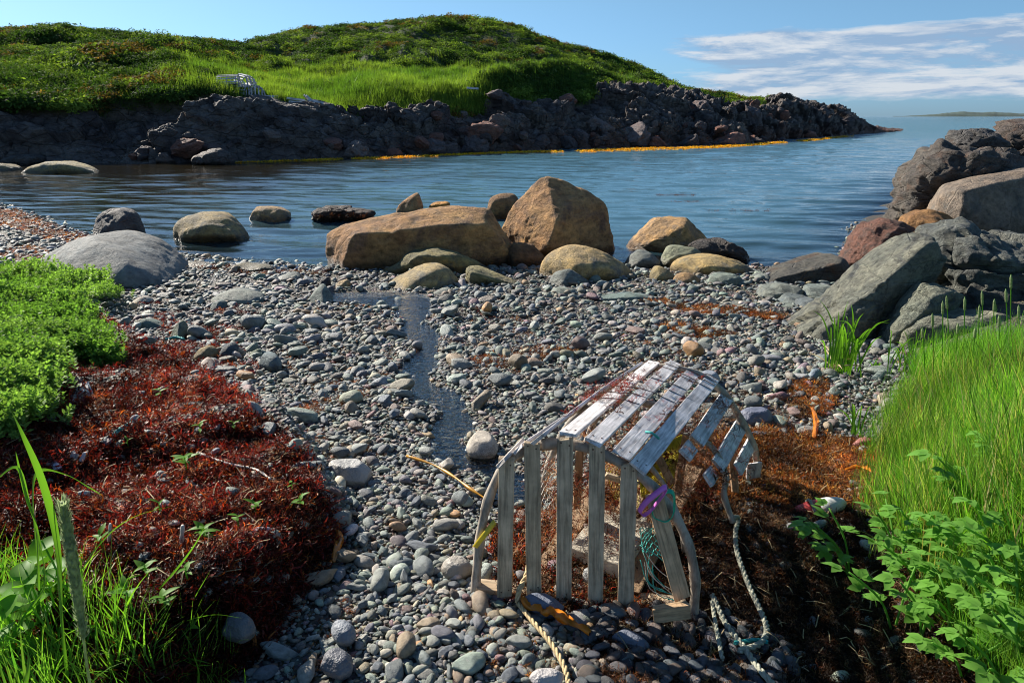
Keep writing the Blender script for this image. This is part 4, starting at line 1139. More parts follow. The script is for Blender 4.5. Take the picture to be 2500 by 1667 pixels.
rock([(330, 785), (345, 776), (385, 792), (418, 812), (410, 824), (370, 815)], 5.6, .2, [], 4, 20, .02, mat='grey_rock', col=(.8, .95, .9), label='long dark slab sloping into the red seaweed', seed=45)
rock([(415, 822), (425, 795), (438, 784), (450, 800), (458, 826)], 5.3, .2, [(436, 820, -.1)], 4, 30, .02, mat='grey_rock', col=(1, 1.05, .85), label='triangular greenish rock at the top of the red seaweed', seed=46, short='triangular greenish rock')
rock([(466, 882), (480, 855), (505, 846), (528, 862), (530, 880), (500, 890)], 4.7, .2, [], 4, 18, .02, mat='tan_rock', col=(.75, .75, .75), label='chunky brown grey rock at the edge of the red seaweed', seed=47, short='chunky brown grey rock')
rock([(533, 872), (540, 848), (560, 840), (578, 855), (578, 876), (550, 880)], 4.75, .2, [], 4, 8, .02, mat='grey_rock', col=(.45, .5, .62), label='dark rounded rock next to the chunky brown grey rock', seed=48)
rock([(603, 878), (612, 860), (630, 852), (645, 872), (640, 888), (615, 888)], 4.75, .17, [], 4, 22, .02, mat='grey_rock', col=(.9, 1, .7), label='olive green angular stone between dark grey stones', seed=49, cat='stone', name='angular_stone')
rock([(630, 898), (645, 880), (670, 876), (690, 892), (686, 912), (655, 908)], 4.5, .18, [], 4, 20, .02, mat='grey_rock', col=(.7, .85, 1.0), label='blue grey faceted stone tilted up out of the shingle', seed=50, cat='stone', name='angular_stone', short='blue grey faceted stone')
rock([(496, 952), (505, 942), (525, 939), (543, 948), (545, 962), (515, 965)], 4.1, .14, [], 4, 5, .008, mat='cobble', col=(.30, .34, .42), label='smooth pale oval stone near the red seaweed', seed=51, cat='stone', name='oval_stone', short='smooth pale oval stone')
rock([(711, 842), (722, 828), (745, 828), (761, 842), (752, 855), (725, 850)], 5.2, .14, [], 4, 6, .012, mat='cobble', col=(.30, .29, .25), label='pale brown oblong stone left of the stream', seed=52, cat='stone', name='oblong_stone', short='pale brown oblong stone')
rock([(1136, 1106), (1146, 1080), (1172, 1064), (1204, 1072), (1218, 1098), (1212, 1120), (1180, 1126), (1148, 1120)], 2.95, .16, [], 5, 8, .015, mat='granite', col=(.72, .72, .7), label='speckled pale granite stone beside the left end of the lobster trap', seed=53, cat='stone', name='granite_stone', short='speckled granite stone')
rock([(787, 1168), (796, 1148), (840, 1138), (890, 1142), (916, 1164), (896, 1190), (850, 1192), (810, 1182)], 2.62, .16, [(850, 1150, -.04)], 5, 14, .012, mat='cobble', col=(.33, .32, .30), label='long pale grey stone with a flat top left of the lobster trap', seed=54, cat='stone', name='oblong_stone', short='long pale grey stone')
rock([(1074, 1400), (1082, 1378), (1115, 1366), (1148, 1378), (1158, 1402), (1130, 1418), (1090, 1416)], 1.95, .09, [], 4, 6, .01, mat='cobble', col=(.24, .21, .17), label='rounded tan grey stone against the left foot of the trap', seed=55, cat='stone', name='round_stone', short='rounded tan grey stone')
rock([(806, 1548), (815, 1525), (840, 1520), (866, 1535), (872, 1562), (850, 1582), (820, 1578)], 1.55, .07, [], 4, 6, .01, mat='cobble', col=(.20, .215, .24), label='round blue grey stone at the bottom of the beach', seed=56, cat='stone', name='round_stone', short='round blue grey stone')
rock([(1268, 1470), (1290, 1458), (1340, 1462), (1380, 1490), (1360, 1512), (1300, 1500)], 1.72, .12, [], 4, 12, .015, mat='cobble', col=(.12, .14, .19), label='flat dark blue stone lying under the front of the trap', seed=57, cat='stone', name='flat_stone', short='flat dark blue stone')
rock([(780, 1640), (795, 1600), (830, 1590), (862, 1610), (862, 1650), (830, 1668)], 1.42, .08, [], 4, 10, .02, mat='cobble', col=(.15, .15, .165), label='dark pitted stone at the bottom edge of the picture', seed=58, cat='stone', name='round_stone')
rock([(1290, 1660), (1300, 1642), (1350, 1636), (1380, 1650), (1370, 1680), (1310, 1685)], 1.38, .08, [], 4, 8, .012, mat='cobble', col=(.32, .30, .29), label='pale flat stone cut by the bottom edge near the orange kelp', seed=59, cat='stone', name='flat_stone')
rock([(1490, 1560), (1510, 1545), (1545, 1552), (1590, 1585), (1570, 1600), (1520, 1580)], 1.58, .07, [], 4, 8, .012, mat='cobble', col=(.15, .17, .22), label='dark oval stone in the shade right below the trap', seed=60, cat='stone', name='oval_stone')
rock([(540, 1560), (555, 1515), (590, 1505), (620, 1520), (628, 1550), (590, 1575)], 1.62, .14, [], 4, 9, .02, mat='cobble', col=(.13, .13, .13), label='large brown black stone at the foot of the seaweed bank', seed=61, cat='stone', name='round_stone')
rock([(1793, 906), (1808, 886), (1835, 876), (1861, 877), (1885, 890), (1899, 906), (1874, 924), (1815, 920)], 4.55, .3, [], 5, 8, .012, mat='granite', label='cream speckled granite dome stone in front of the grey crag', seed=62, cat='stone', name='granite_stone', short='cream granite dome stone')
rock([(2078, 1092), (2090, 1080), (2115, 1076), (2135, 1088), (2130, 1098), (2095, 1098)], 3.15, .1, [], 4, 9, .012, mat='cobble', col=(.36, .13, .10), label='salmon red stone between seaweed and the tall grass', seed=63, cat='stone', name='flat_stone')
rock([(1700, 930), (1712, 920), (1740, 920), (1760, 932), (1745, 944), (1712, 944)], 4.15, .15, [], 4, 7, .01, mat='cobble', col=(.32, .34, .38), label='smooth pale grey stone behind the right end of the trap', seed=64, cat='stone', name='oval_stone', short='smooth grey stone behind the trap')
rock([(1972, 922), (1980, 912), (1998, 910), (2008, 920), (1995, 930), (1978, 930)], 4.25, .1, [], 3, 7, .01, mat='cobble', col=(.18, .22, .25), label='small dark blue grey stone under the grass tuft by the crag', seed=65, cat='stone', name='oval_stone')
rock([(1795, 1030), (1800, 1015), (1860, 1010), (1890, 1020), (1885, 1038), (1830, 1042)], 3.5, .2, [], 4, 22, .01, mat='cobble', col=(.14, .15, .20), label='flat dark slate behind the broken side of the trap', seed=66, cat='stone', name='flat_stone')

# right of the pointed boulder
rock([(1528, 606), (1545, 588), (1564, 572), (1606, 538), (1640, 533), (1672, 535), (1704, 559), (1747, 602), (1691, 612), (1600, 620), (1534, 614)], 10.6, 1.2, [(1672, 552, -.45), (1688, 610, -.62), (1545, 614, -.25)], 6, 40, .022, mat='tan_rock', col=(.98, .78, .68), label='squat brown pyramid boulder in the water right of the tall pointed one', seed=67, short='squat pyramid boulder', below=.3)
rock([(1525, 643), (1540, 625), (1560, 612), (1588, 615), (1612, 640), (1600, 655), (1555, 658)], 9.1, .5, [], 4, 20, .02, mat='grey_rock', label='grey rock between the rounded yellow boulder and the squat pyramid', seed=68)
rock([(1608, 640), (1625, 612), (1642, 603), (1700, 606), (1718, 622), (1690, 645), (1640, 652)], 9.2, .5, [], 5, 12, .03, mat='grey_rock', col=(1.3, 1.25, .9), label='mossy grey rock behind the long yellow boulder', seed=69)
rock([(1680, 603), (1692, 590), (1720, 594), (1745, 598), (1785, 592), (1810, 606), (1840, 642), (1770, 645), (1700, 620)], 9.6, .5, [], 5, 12, .05, mat='dark_rock', craggy=.4, col=(.9, .85, .8), label='dark lumpy rock behind the right end of the long yellow boulder', seed=70, short=None)
rock([(1628, 655), (1636, 640), (1660, 628), (1691, 623), (1772, 627), (1823, 643), (1851, 664), (1845, 688), (1776, 694), (1713, 694), (1660, 680)], 8.7, .7, [(1720, 650, -.35), (1790, 658, -.33), (1700, 686, -.35), (1800, 690, -.3)], 5, 11, .018, mat='tan_rock', col=(1.15, 1.08, .9), label='long low yellow boulder right of the large rounded yellow boulder', seed=71, short='long low yellow boulder')
rock([(1587, 682), (1592, 665), (1605, 652), (1630, 656), (1650, 672), (1640, 698), (1605, 700)], 8.1, .4, [], 4, 10, .02, mat='tan_rock', col=(.85, .88, .85), label='pale tan rock nestled at the left end of the long yellow boulder', seed=72)
rock([(1640, 695), (1646, 678), (1665, 668), (1700, 670), (1719, 692), (1700, 708), (1660, 708)], 7.9, .35, [], 4, 8, .015, mat='tan_rock', col=(.85, .7, .65), label='small pinkish dome rock below the long yellow boulder', seed=73)
rock([(1722, 712), (1728, 690), (1740, 672), (1764, 666), (1815, 676), (1832, 705), (1820, 724), (1760, 722)], 7.7, .4, [(1775, 680, -.15)], 5, 24, .03, layered=.3, mat='grey_rock', col=(1.15, 1.25, 1.15), label='grey green angular rock right of the small pinkish dome rock', seed=74, short='grey green angular rock')
rock([(1858, 700), (1883, 668), (1960, 648), (2044, 626), (2061, 632), (2082, 662), (2097, 700), (1968, 712)], 8.1, .9, [(1890, 680, -.3), (2050, 645, -.3), (2090, 700, -.3), (1885, 706, -.35)], 6, 34, .014, mat='dark_rock', col=(1.25, 1.3, 1.15), label='dark slanting wedge slab left of the grey crag', seed=75, short='dark slanting wedge slab')
rock([(1826, 695), (1840, 680), (1875, 668), (1884, 676), (1862, 700)], 8.05, .35, [], 4, 20, .02, mat='grey_rock', label='thin grey flake leaning on the left of the dark wedge slab', seed=76)
rock([(2070, 696), (2080, 660), (2110, 646), (2140, 648), (2160, 670), (2140, 705)], 8.4, .5, [], 5, 8, .012, mat='grey_rock', col=(1, 1, .9), label='smooth grey dome rock between the dark wedge slab and the red rock', seed=77)
rock([(2060, 645), (2085, 615), (2105, 580), (2121, 560), (2150, 548), (2180, 540), (2223, 550), (2248, 574), (2220, 620), (2160, 660), (2090, 660)], 8.9, .9, [(2190, 560, -.2), (2130, 620, -.35)], 6, 16, .04, craggy=.45, layered=.4, mat='red_rock', label='dark red ribbed rock at the water edge below the crags', seed=78, short=None, below=.3)
rock([(2195, 612), (2210, 580), (2240, 566), (2265, 575), (2240, 620)], 8.7, .4, [], 4, 10, .03, mat='sandstone', col=(.6, .6, .6), label='small brown rock wedged right of the red ribbed rock', seed=79)
rock([(2210, 565), (2225, 530), (2265, 512), (2310, 520), (2345, 550), (2310, 585), (2250, 590)], 9.4, .8, [], 5, 18, .035, craggy=.3, mat='sandstone', col=(.62, .58, .52), label='brown broken rock under the big sloping slab', seed=80)
rock([(2290, 600), (2300, 562), (2340, 548), (2380, 560), (2380, 600)], 8.8, .6, [], 4, 14, .02, mat='sandstone', col=(.85, .8, .75), label='tan rock showing between the slab and the grey crag', seed=81)
rock([(2217, 540), (2218, 500), (2223, 470), (2248, 427), (2270, 400), (2295, 380), (2333, 358), (2393, 368), (2450, 378), (2520, 384), (2540, 450), (2400, 470), (2320, 530), (2260, 545)], 10.6, 1.8, [(2300, 420, -.3), (2420, 400, -.5)], 6, 14, .05, craggy=.5, layered=.35, mat='dark_rock', col=(1.35, 1.3, 1.2), label='big dark fractured crag rising from the right side of the cove', seed=82, below=.3)
rock([(2325, 336), (2346, 316), (2390, 318), (2420, 322), (2450, 345), (2460, 385), (2400, 392), (2345, 372)], 11.4, .9, [], 5, 24, .05, craggy=.35, mat='dark_rock', col=(1.0, 1.05, 1.1), label='jutting dark block on top of the big fractured crag', seed=83, below=0.05)
rock([(2425, 350), (2440, 320), (2475, 305), (2510, 295), (2600, 285), (2680, 300), (2700, 400), (2500, 400)], 12.0, 1.6, [], 5, 18, .05, craggy=.5, mat='dark_rock', col=(1.25, 1.1, 1.0), label='highest dark rock at the right edge with a patch of moss', seed=84, below=0.3)
rock([(2290, 545), (2288, 505), (2300, 472), (2328, 452), (2380, 438), (2448, 426), (2560, 405), (2680, 400), (2680, 620), (2457, 595), (2350, 566)], 9.7, 1.1, [(2330, 470, -.35), (2450, 445, -.3), (2430, 570, -.55), (2350, 545, -.4)], 6, 30, .014, craggy=.12, mat='slab_rock', label='big smooth brownish slab leaning against the dark crag at right', seed=85, below=.4)
# grey crag nearest on the right: one outcrop with its parts
cr = empty('rock_outcrop', tuple(G(2150, 900)))
tag(cr, 'craggy grey green rock outcrop rising behind the tall grass', 'outcrop')
bpy.context.view_layer.update()
rock([(1898, 885), (1906, 845), (1940, 812), (1989, 776), (2040, 738), (2074, 712), (2120, 684), (2159, 655), (2200, 615), (2244, 583), (2275, 565), (2304, 575), (2318, 640), (2260, 720), (2160, 800), (2060, 880), (2010, 910), (1930, 912)], 5.6, .75, [(1950, 850, -.25), (2070, 750, -.3), (2180, 680, -.3), (2270, 600, -.2), (2060, 870, -.4)], 6, 26, .026, craggy=.45, mat='crag_rock', col=(1.25, 1.25, 1.15), name='rock_ridge', parent=cr, seed=86, part_label='long pale ridge slanting down left')
rock([(2270, 640), (2290, 585), (2330, 565), (2363, 560), (2400, 570), (2435, 580), (2520, 590), (2640, 620), (2660, 800), (2450, 800), (2300, 760)], 5.9, 1.2, [(2380, 600, -.35), (2480, 640, -.5)], 6, 18, .04, craggy=.6, mat='crag_rock', col=(.95, .98, 1.0), name='rock_head', parent=cr, seed=87, part_label='dark fissured upper block')
rock([(2115, 900), (2135, 850), (2165, 800), (2210, 745), (2260, 700), (2310, 690), (2352, 700), (2350, 760), (2300, 840), (2230, 890), (2150, 915)], 5.2, .5, [(2200, 800, -.2), (2280, 740, -.2)], 6, 24, .026, craggy=.35, mat='crag_rock', col=(1.35, 1.4, 1.25), name='rock_slab', parent=cr, seed=88, part_label='pale green lower slab')
rock([(2200, 880), (2215, 810), (2260, 780), (2330, 775), (2420, 770), (2520, 790), (2620, 860), (2500, 930), (2300, 920)], 4.9, .55, [(2350, 800, -.15)], 6, 18, .03, craggy=.35, mat='crag_rock', col=(1.5, 1.5, 1.3), name='rock_slab', parent=cr, seed=89)
rock([(2330, 740), (2360, 700), (2420, 690), (2500, 695), (2600, 720), (2640, 860), (2450, 860), (2360, 800)], 5.5, .7, [], 6, 16, .04, craggy=.55, mat='crag_rock', col=(.7, .7, .7), name='rock_block', parent=cr, seed=90)
rock([(1990, 912), (2010, 870), (2050, 850), (2100, 860), (2115, 905), (2060, 925)], 4.9, .35, [], 5, 16, .03, craggy=.35, mat='crag_rock', col=(1.0, 1.0, .95), name='rock_foot', parent=cr, seed=91)
# flaky slabs left of the outcrop
fl = [([(1846, 728), (1860, 706), (1900, 698), (1960, 700), (1975, 722), (1920, 735)], 7.1, (1, 1, .95), 'broad flaky grey slab under the dark wedge slab'),
      ([(1960, 724), (1975, 704), (2030, 700), (2070, 712), (2060, 732), (2000, 738)], 7.0, (.9, .95, .95), 'flaky slab below the right end of the dark wedge slab'),
      ([(1900, 742), (1925, 726), (1985, 728), (1995, 746), (1950, 756)], 6.7, (.7, .75, .8), 'thin dark flake lying in front of the broad flaky slab'),
      ([(1885, 766), (1905, 748), (1950, 746), (1965, 762), (1930, 774)], 6.5, (1.1, 1.15, 1.1), 'small pale flake nearest the shingle below the slabs'),
      ([(1945, 770), (1960, 742), (1990, 730), (2000, 760), (1975, 776)], 6.4, (.55, .6, .7), 'dark square block among the flaky slabs'),
      ([(1995, 764), (2005, 738), (2050, 730), (2075, 742), (2060, 768)], 6.4, (.8, .9, .9), 'grey tilted block touching the foot of the outcrop'),
      ([(1745, 752), (1780, 742), (1850, 746), (1885, 756), (1850, 768), (1780, 764)], 6.6, (1.3, 1.2, 1.1), 'wide pale slab half buried below the wrack line')]
for k, (ol, y, c, lb) in enumerate(fl):
    rock(ol, y, .45, [], 5, 34, .02, layered=.6, mat='grey_rock', col=c, label=lb, cat='slab', name='flat_slab', seed=100 + k)

# ------------------------------------------------------------------ pebbles
PAL = [(0.14, 0.165, 0.175), (0.20, 0.225, 0.22), (0.105, 0.125, 0.15), (0.17, 0.21, 0.195), (0.26, 0.265, 0.25), (0.22, 0.19, 0.145), (0.15, 0.115, 0.105), (0.32, 0.22, 0.13), (0.10, 0.10, 0.10), (0.36, 0.34, 0.31), (0.19, 0.12, 0.14)]
PAL = [(c_[0] * 1.22, c_[1] * 1.13, c_[2] * 1.0) for c_ in PAL]
PWT = [5, 5, 4, 4.5, 3, 2.2, 1.4, .5, 2.5, .8, .6]
peb_hi = [pebble(s, 3, a) for s, a in zip(range(12), [0, .1, .3, 0, .7, .2, 1.0, .1, .5, 0, .3, .8])]
peb_lo = [pebble(s + 20, 2, a) for s, a in zip(range(11), [0, .1, .3, .8, .7, .2, 1.0, .1, 1.2, .5, .9])]
bank_clear = lambda x, y: (x > np.interp(y, BE_Y, BE_X) - 0.12) & (x < np.interp(y, GE_Y, GE_X) + 0.1)
def pebble_layer(name, spacing, smin, smax, y0, y1, src, label, cover=1.0, lift=0.25, seed=3, extra=None):
    r = np.random.default_rng(seed)
    xs = np.arange(-y1 * 0.85 - 0.6, y1 * 0.85 + 0.6, spacing); ys = np.arange(y0, y1, spacing)
    X, Y = np.meshgrid(xs, ys); x = X.ravel() + r.uniform(-.5, .5, X.size) * spacing; y = Y.ravel() + r.uniform(-.5, .5, X.size) * spacing
    m = (r.random(len(x)) < cover) & (y < np.interp(x, SH_X, SH_Y) + 0.5) & bank_clear(x, y) & (np.abs(x) < 0.82 * y + 0.6)
    # size classes fade into each other with distance
    m &= r.random(len(x)) < np.clip((y1 - y) / (0.25 * (y1 - y0)), 0, 1) * np.clip((y - y0) / max(0.12 * (y1 - y0), .01) + .5, 0, 1)
    x = x[m]; y = y[m]
    sd_ = stream_dist(x, y)
    k = (sd_ > 1.0) | (r.random(len(x)) < 0.22)
    x = x[k]; y = y[k]; n = len(x)
    z = ground(x, y)
    s = smin + (smax - smin) * r.random(n) ** 1.8
    patch = fbm(np.stack([x, y, 0 * x], 1) * 1.1, 2, 77)
    s = s * (1 + 0.35 * patch)
    rot = np.stack([r.normal(0, 0.28, n), r.normal(0, 0.28, n), r.uniform(0, 2 * PI, n)], 1)
    pos = np.stack([x, y, z + s * lift * r.uniform(0.2, 1.5, n)], 1)
    return scatter(name, pos, rot, s, tints(n, PAL, PWT, .22), src, label, r.integers(0, len(src), n))
pebble_layer('fine_pebbles', 0.017, 0.008, 0.015, 0.95, 3.4, peb_lo, 'fine grey gravel filling the gaps between larger pebbles near the viewer', 1.0, seed=31)
pebble_layer('small_pebbles', 0.030, 0.012, 0.027, 0.95, 6.6, peb_lo, 'small rounded grey and green pebbles of the beach', .95, .35, seed=32)
pebble_layer('pebbles', 0.066, 0.022, 0.046, 1.0, 13.0, peb_lo, 'mixed grey blue and brown beach pebbles', .50, .4, seed=33)
pebble_layer('shore_pebbles', 0.11, 0.035, 0.075, 4.0, 22.0, peb_lo, 'larger pebbles spread towards the water line', .55, .35, seed=34)
slabs = [pebble(s + 90, 3, a) for s, a in zip(range(6), [.8, 1.2, .6, 1.0, 1.4, .3])]
pebble_layer('flat_beach_stones', 0.21, 0.05, 0.105, 3.0, 11.0, slabs, 'bigger flat and angular stones scattered through the shingle', .42, .25, seed=36)
# fill of the left shore beyond the bank edge
# ------------------------------------------------------------------ countable cobbles, each its own object
NAMES_C = [((0.14, 0.165, 0.175), 'slate grey'), ((0.21, 0.235, 0.23), 'light grey'), ((0.10, 0.12, 0.15), 'dark blue grey'), ((0.17, 0.215, 0.19), 'grey green'), ((0.27, 0.275, 0.26), 'pale grey'),
           ((0.22, 0.18, 0.13), 'brown'), ((0.15, 0.105, 0.10), 'purplish brown'), ((0.36, 0.21, 0.10), 'orange tan'), ((0.40, 0.38, 0.35), 'whitish')]
NW = np.array([5, 5, 4, 4, 3.5, 2.5, 1.5, .7, .9]); NW = NW / NW.sum()
SHP = [('smooth oval', 0), ('rounded', 1), ('flat', 2), ('angular', 3), ('long flattened', 4), ('chunky', 5)]
cob = [pebble(60, 4, .05, M['cobble'], 'cobble'), pebble(61, 4, 0, M['cobble'], 'cobble'), pebble(62, 4, .2, M['cobble'], 'cobble'), pebble(63, 4, 1.1, M['cobble'], 'cobble'), pebble(64, 4, .25, M['cobble'], 'cobble'), pebble(65, 4, .6, M['cobble'], 'cobble')]
cob_poly = [(520, 700), (820, 700), (1300, 760), (1500, 790), (1780, 790), (1880, 850), (1700, 880), (1560, 870), (1180, 1080), (1150, 1200), (1080, 1340), (1130, 1480), (1300, 1580), (1250, 1660), (620, 1660), (760, 1420), (800, 1290), (700, 1120), (580, 980), (470, 860), (440, 740)]
P2 = np.array(cob_poly, float)
r = np.random.default_rng(5)
placed = []; used = {}
kw_side = ['in front of', 'behind', 'left of', 'right of']
tries = 0
# leave the hand-placed stones clear
busy = [((a2 + a3) / 2, (b0 + b1) / 2, max((a3 - a2) / 2, 12), max((b1 - b0) / 2, 8)) for (a1, b1, a2, a3, b0, s_) in LANDMARKS]
cands = []
while len(placed) < 292 and tries < 30000:
    tries += 1
    px = r.uniform(440, 2060); py = r.uniform(700, 1660)
    in_main = inside(P2, np.array([px]), np.array([py]))[0]
    in_right = (1700 < px < 2130) and (930 < py < 1075)
    if not (in_main or in_right): continue
    g = G(px, py); 
    if stream_dist(np.array([g[0]]), np.array([g[1]]))[0] < 0.8: continue
    dist_ = float(np.linalg.norm(g - np.array((0, 0, CAM_Z))))
    spx = (13 + 27 * r.random() ** 2.8) * (0.9 + 0.35 * (py - 700) / 960)
    s = spx / F_PX * dist_
    s = min(max(s, 0.016), 0.13 if py < 1000 else 0.06)
    spx = s * F_PX / dist_
    if any(abs(px - a) < (spx + w_2) * 0.95 and abs(py - b) < (spx * .5 + h_2) * 0.95 for a, b, w_2, h_2 in busy): continue
    if any((px - a) ** 2 + ((py - b) * 1.6) ** 2 < ((spx + c_2) * 0.85) ** 2 for a, b, c_2 in placed): continue
    placed.append((px, py, spx)); cands.append((px, py, g, s))
for (px, py, g, s) in cands:
    ci = int(r.choice(len(NAMES_C), p=NW)); si = int(r.choice(len(SHP), p=[.16, .10, .24, .2, .16, .14]))
    lm = min(LANDMARKS, key=lambda q: ((q[0] - px) / 1.6) ** 2 + (((q[1] + q[4]) / 2 - py)) ** 2)
    dx = px - lm[0]; hw = (lm[3] - lm[2]) / 2 + 10; dyp = py - lm[1]
    if abs(dx) < hw: sd_ = 'in front of' if py > (lm[1] + lm[4]) / 2 else 'behind'
    elif dx < 0: sd_ = 'left of' if abs(dx) > 0.8 * abs(dyp) else ('in front and left of' if dyp > 0 else 'behind and left of')
    else: sd_ = 'right of' if abs(dx) > 0.8 * abs(dyp) else ('in front and right of' if dyp > 0 else 'behind and right of')
    gap = math.hypot(max(abs(dx) - hw, 0), dyp)
    far = 'just ' if gap < 45 else ('' if gap < 120 else 'well ')
    c, cn = NAMES_C[ci]
    lab = '%s %s stone %s%s the %s' % (cn, SHP[si][0], far, sd_, lm[5])
    alt = 0
    while lab in used and alt < 8:
        si = (si + 1) % len(SHP); alt += 1
        if alt == 4: ci = (ci + 1) % len(NAMES_C); c, cn = NAMES_C[ci]
        lab = '%s %s stone %s%s the %s' % (cn, SHP[si][0], far, sd_, lm[5])
    if len(lab.split()) > 16: lab = '%s stone %s the %s' % (cn, sd_, lm[5])
    used[lab] = 1
    o = link('cobble', cob[si])
    o.location = (g[0], g[1], g[2] + s * 0.42)
    o.rotation_euler = (r.normal(0, .22), r.normal(0, .22), r.uniform(0, 2 * PI))
    ln_ = (1.25, .75, .9) if si == 4 else (1, 1, .8) if si == 2 else (.9, .95, 1.35) if si in (1, 5) else (1, 1, 1)
    o.scale = (s * ln_[0], s * ln_[1], s * ln_[2])
    j = r.normal(1, .12)
    o.color = (c[0] * j * 1.15, c[1] * j * 1.08, c[2] * j * .98, 1)
    tag(o, lab, 'stone', 'larger cobbles on the shingle beach')

# ------------------------------------------------------------------ seaweed
RED = [(0.24, 0.030, 0.018), (0.085, 0.024, 0.016), (0.36, 0.12, 0.025), (0.035, 0.014, 0.010), (0.15, 0.030, 0.024)]
BRN = [(0.42, 0.23, 0.05), (0.15, 0.075, 0.03), (0.26, 0.14, 0.05), (0.06, 0.035, 0.02), (0.32, 0.12, 0.03)]
DRK = [(0.035, 0.022, 0.014), (0.06, 0.035, 0.018), (0.02, 0.014, 0.010), (0.15, 0.075, 0.025), (0.085, 0.065, 0.03)]  # black-brown weed, its colour darkened further for wet and the trap's shade
fr_src = [frond_clump(s + 40, 14, 1.15, 0.085, 2.6, seg=8) for s in range(8)]
fine_src = [frond_clump(s + 60, 22, 1.0, 0.035, 3.0, seg=5) for s in range(5)]
def weed(name, poly, n, cols, wts, smin, smax, label, src=None, screen=True, lift=0.0, extra=None, flat=0.7, mask=None, r=rng):
    if screen: x, y = fill_screen(poly, n)
    else: x, y = fill(region(poly), n)
    if mask is not None:
        k = mask(x, y); x = x[k]; y = y[k]
    n = len(x)
    z = ground(x, y) + lift + 0.010
    s = r.uniform(smin, smax, n) * np.interp(y, [1, 6, 16], [0.8, 1.5, 3.0])
    patch = fbm(np.stack([x, y, 0 * x], 1) * 3.2, 3, 21)[:, None]
    big = fbm(np.stack([x, y, 0 * x], 1) * 1.3, 2, 22)[:, None]
    t_ = tints(n, cols, wts, .3) * (1 + 1.1 * patch + .5 * big).clip(.18, 2)
    rot = np.stack([r.normal(0, .35, n), r.normal(0, .35, n), r.uniform(0, 2 * PI, n)], 1)
    return scatter(name, np.stack([x, y, z], 1), rot, np.stack([s, s, s * flat * r.uniform(.6, 1.3, n)], 1), t_, src or fr_src, label)
on_bank = lambda x, y: x < np.interp(y, BE_Y, BE_X) + 0.13 + 0.16 * fbm(np.stack([x, y, 0 * x], 1) * 4, 2, 55)
weed('red_seaweed', [(-150, 930), (130, 880), (260, 740), (420, 770), (480, 850), (620, 1000), (740, 1120), (830, 1300), (760, 1450), (640, 1700), (-150, 1700)], 13000, RED, [3.4, 4, 1.5, 4, 4], .030, .075,
     'thick bank of dark red and rust seaweed cast up on the left', mask=on_bank)
weed('red_seaweed_fibres', [(-150, 930), (130, 880), (260, 740), (420, 770), (480, 850), (620, 1000), (740, 1120), (830, 1300), (760, 1450), (640, 1700), (-150, 1700)], 1900, [(0.24, 0.13, 0.07), (0.10, 0.05, 0.03), (0.38, 0.28, 0.18)], None, .03, .06,
     'fine dry fibres tangled in the red seaweed bank', src=fine_src, lift=.012, mask=on_bank)
weed('red_seaweed_patches', [(330, 730), (520, 745), (700, 770), (790, 800), (700, 830), (520, 800), (640, 900), (540, 960), (440, 870), (380, 800)], 1100, RED, [3, 4, 2, 3, 3], .02, .045, 'loose patches of dark red seaweed between the stones', mask=lambda x, y: fbm(np.stack([x, y, 0 * x], 1) * 2.2, 3, 9) > -0.02)
weed('brown_seaweed_patches', [(690, 890), (800, 900), (900, 960), (860, 1020), (720, 1010), (640, 950)], 700, BRN, [3, 3, 3, 1, 2], .016, .034, 'orange brown seaweed strands left of the stream', mask=lambda x, y: fbm(np.stack([x, y, 0 * x], 1) * 3.2, 3, 9) > -0.0)
weed('shore_wrack', [(-60, 500), (60, 520), (160, 560), (330, 600), (450, 640), (640, 660), (800, 662), (800, 672), (640, 672), (450, 655), (300, 618), (140, 590), (40, 560), (-60, 540)], 3000, [(0.26, 0.11, 0.03), (0.10, 0.045, 0.025), (0.42, 0.26, 0.05)], [3, 4, 1.5], .02, .045, 'orange and brown wrack along the water line on the left', flat=.35)
weed('shore_wrack_lower', [(60, 600), (230, 630), (60, 640), (-60, 620)], 500, BRN, None, .02, .04, 'brown wrack among stones above the water line', flat=.3)
weed('wrack_line', [(1580, 722), (1660, 738), (1780, 748), (1930, 772), (1900, 782), (1750, 770), (1640, 760), (1570, 735)], 750, BRN, None, .016, .035, 'orange brown wrack line below the yellow boulders', flat=.6)
weed('wrack_clump', [(1600, 800), (1640, 785), (1720, 800), (1800, 815), (1740, 828), (1630, 822)], 420, BRN, None, .02, .036, 'thick clump of orange wrack right of the purplish boulder')
weed('wrack_tangle', [(1140, 880), (1240, 852), (1390, 850), (1420, 862), (1300, 890), (1200, 905)], 420, BRN, None, .016, .03, 'tangle of orange brown weed right of the stream')
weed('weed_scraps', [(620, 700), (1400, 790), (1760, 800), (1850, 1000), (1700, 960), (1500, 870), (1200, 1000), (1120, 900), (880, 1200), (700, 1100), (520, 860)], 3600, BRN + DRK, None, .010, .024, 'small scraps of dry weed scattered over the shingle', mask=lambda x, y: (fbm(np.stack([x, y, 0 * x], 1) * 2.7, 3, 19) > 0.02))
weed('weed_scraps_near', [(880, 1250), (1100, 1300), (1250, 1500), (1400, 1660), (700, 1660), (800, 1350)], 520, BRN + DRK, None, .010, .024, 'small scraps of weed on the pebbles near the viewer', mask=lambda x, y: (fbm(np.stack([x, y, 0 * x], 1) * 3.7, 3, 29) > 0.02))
RP = [(1700, 985), (1800, 960), (1960, 975), (2010, 1060), (2180, 1080), (2230, 1300), (2230, 1700), (1480, 1700), (1420, 1560), (1560, 1510), (1620, 1300), (1660, 1100)]
weed('brown_seaweed', [(1700, 1075), (1800, 1050), (1960, 1060), (2190, 1090), (2230, 1240), (1900, 1240), (1660, 1200)], 4500, BRN, [4, 3, 4, 2, 3], .024, .05, 'golden brown seaweed heaped right of the lobster trap')
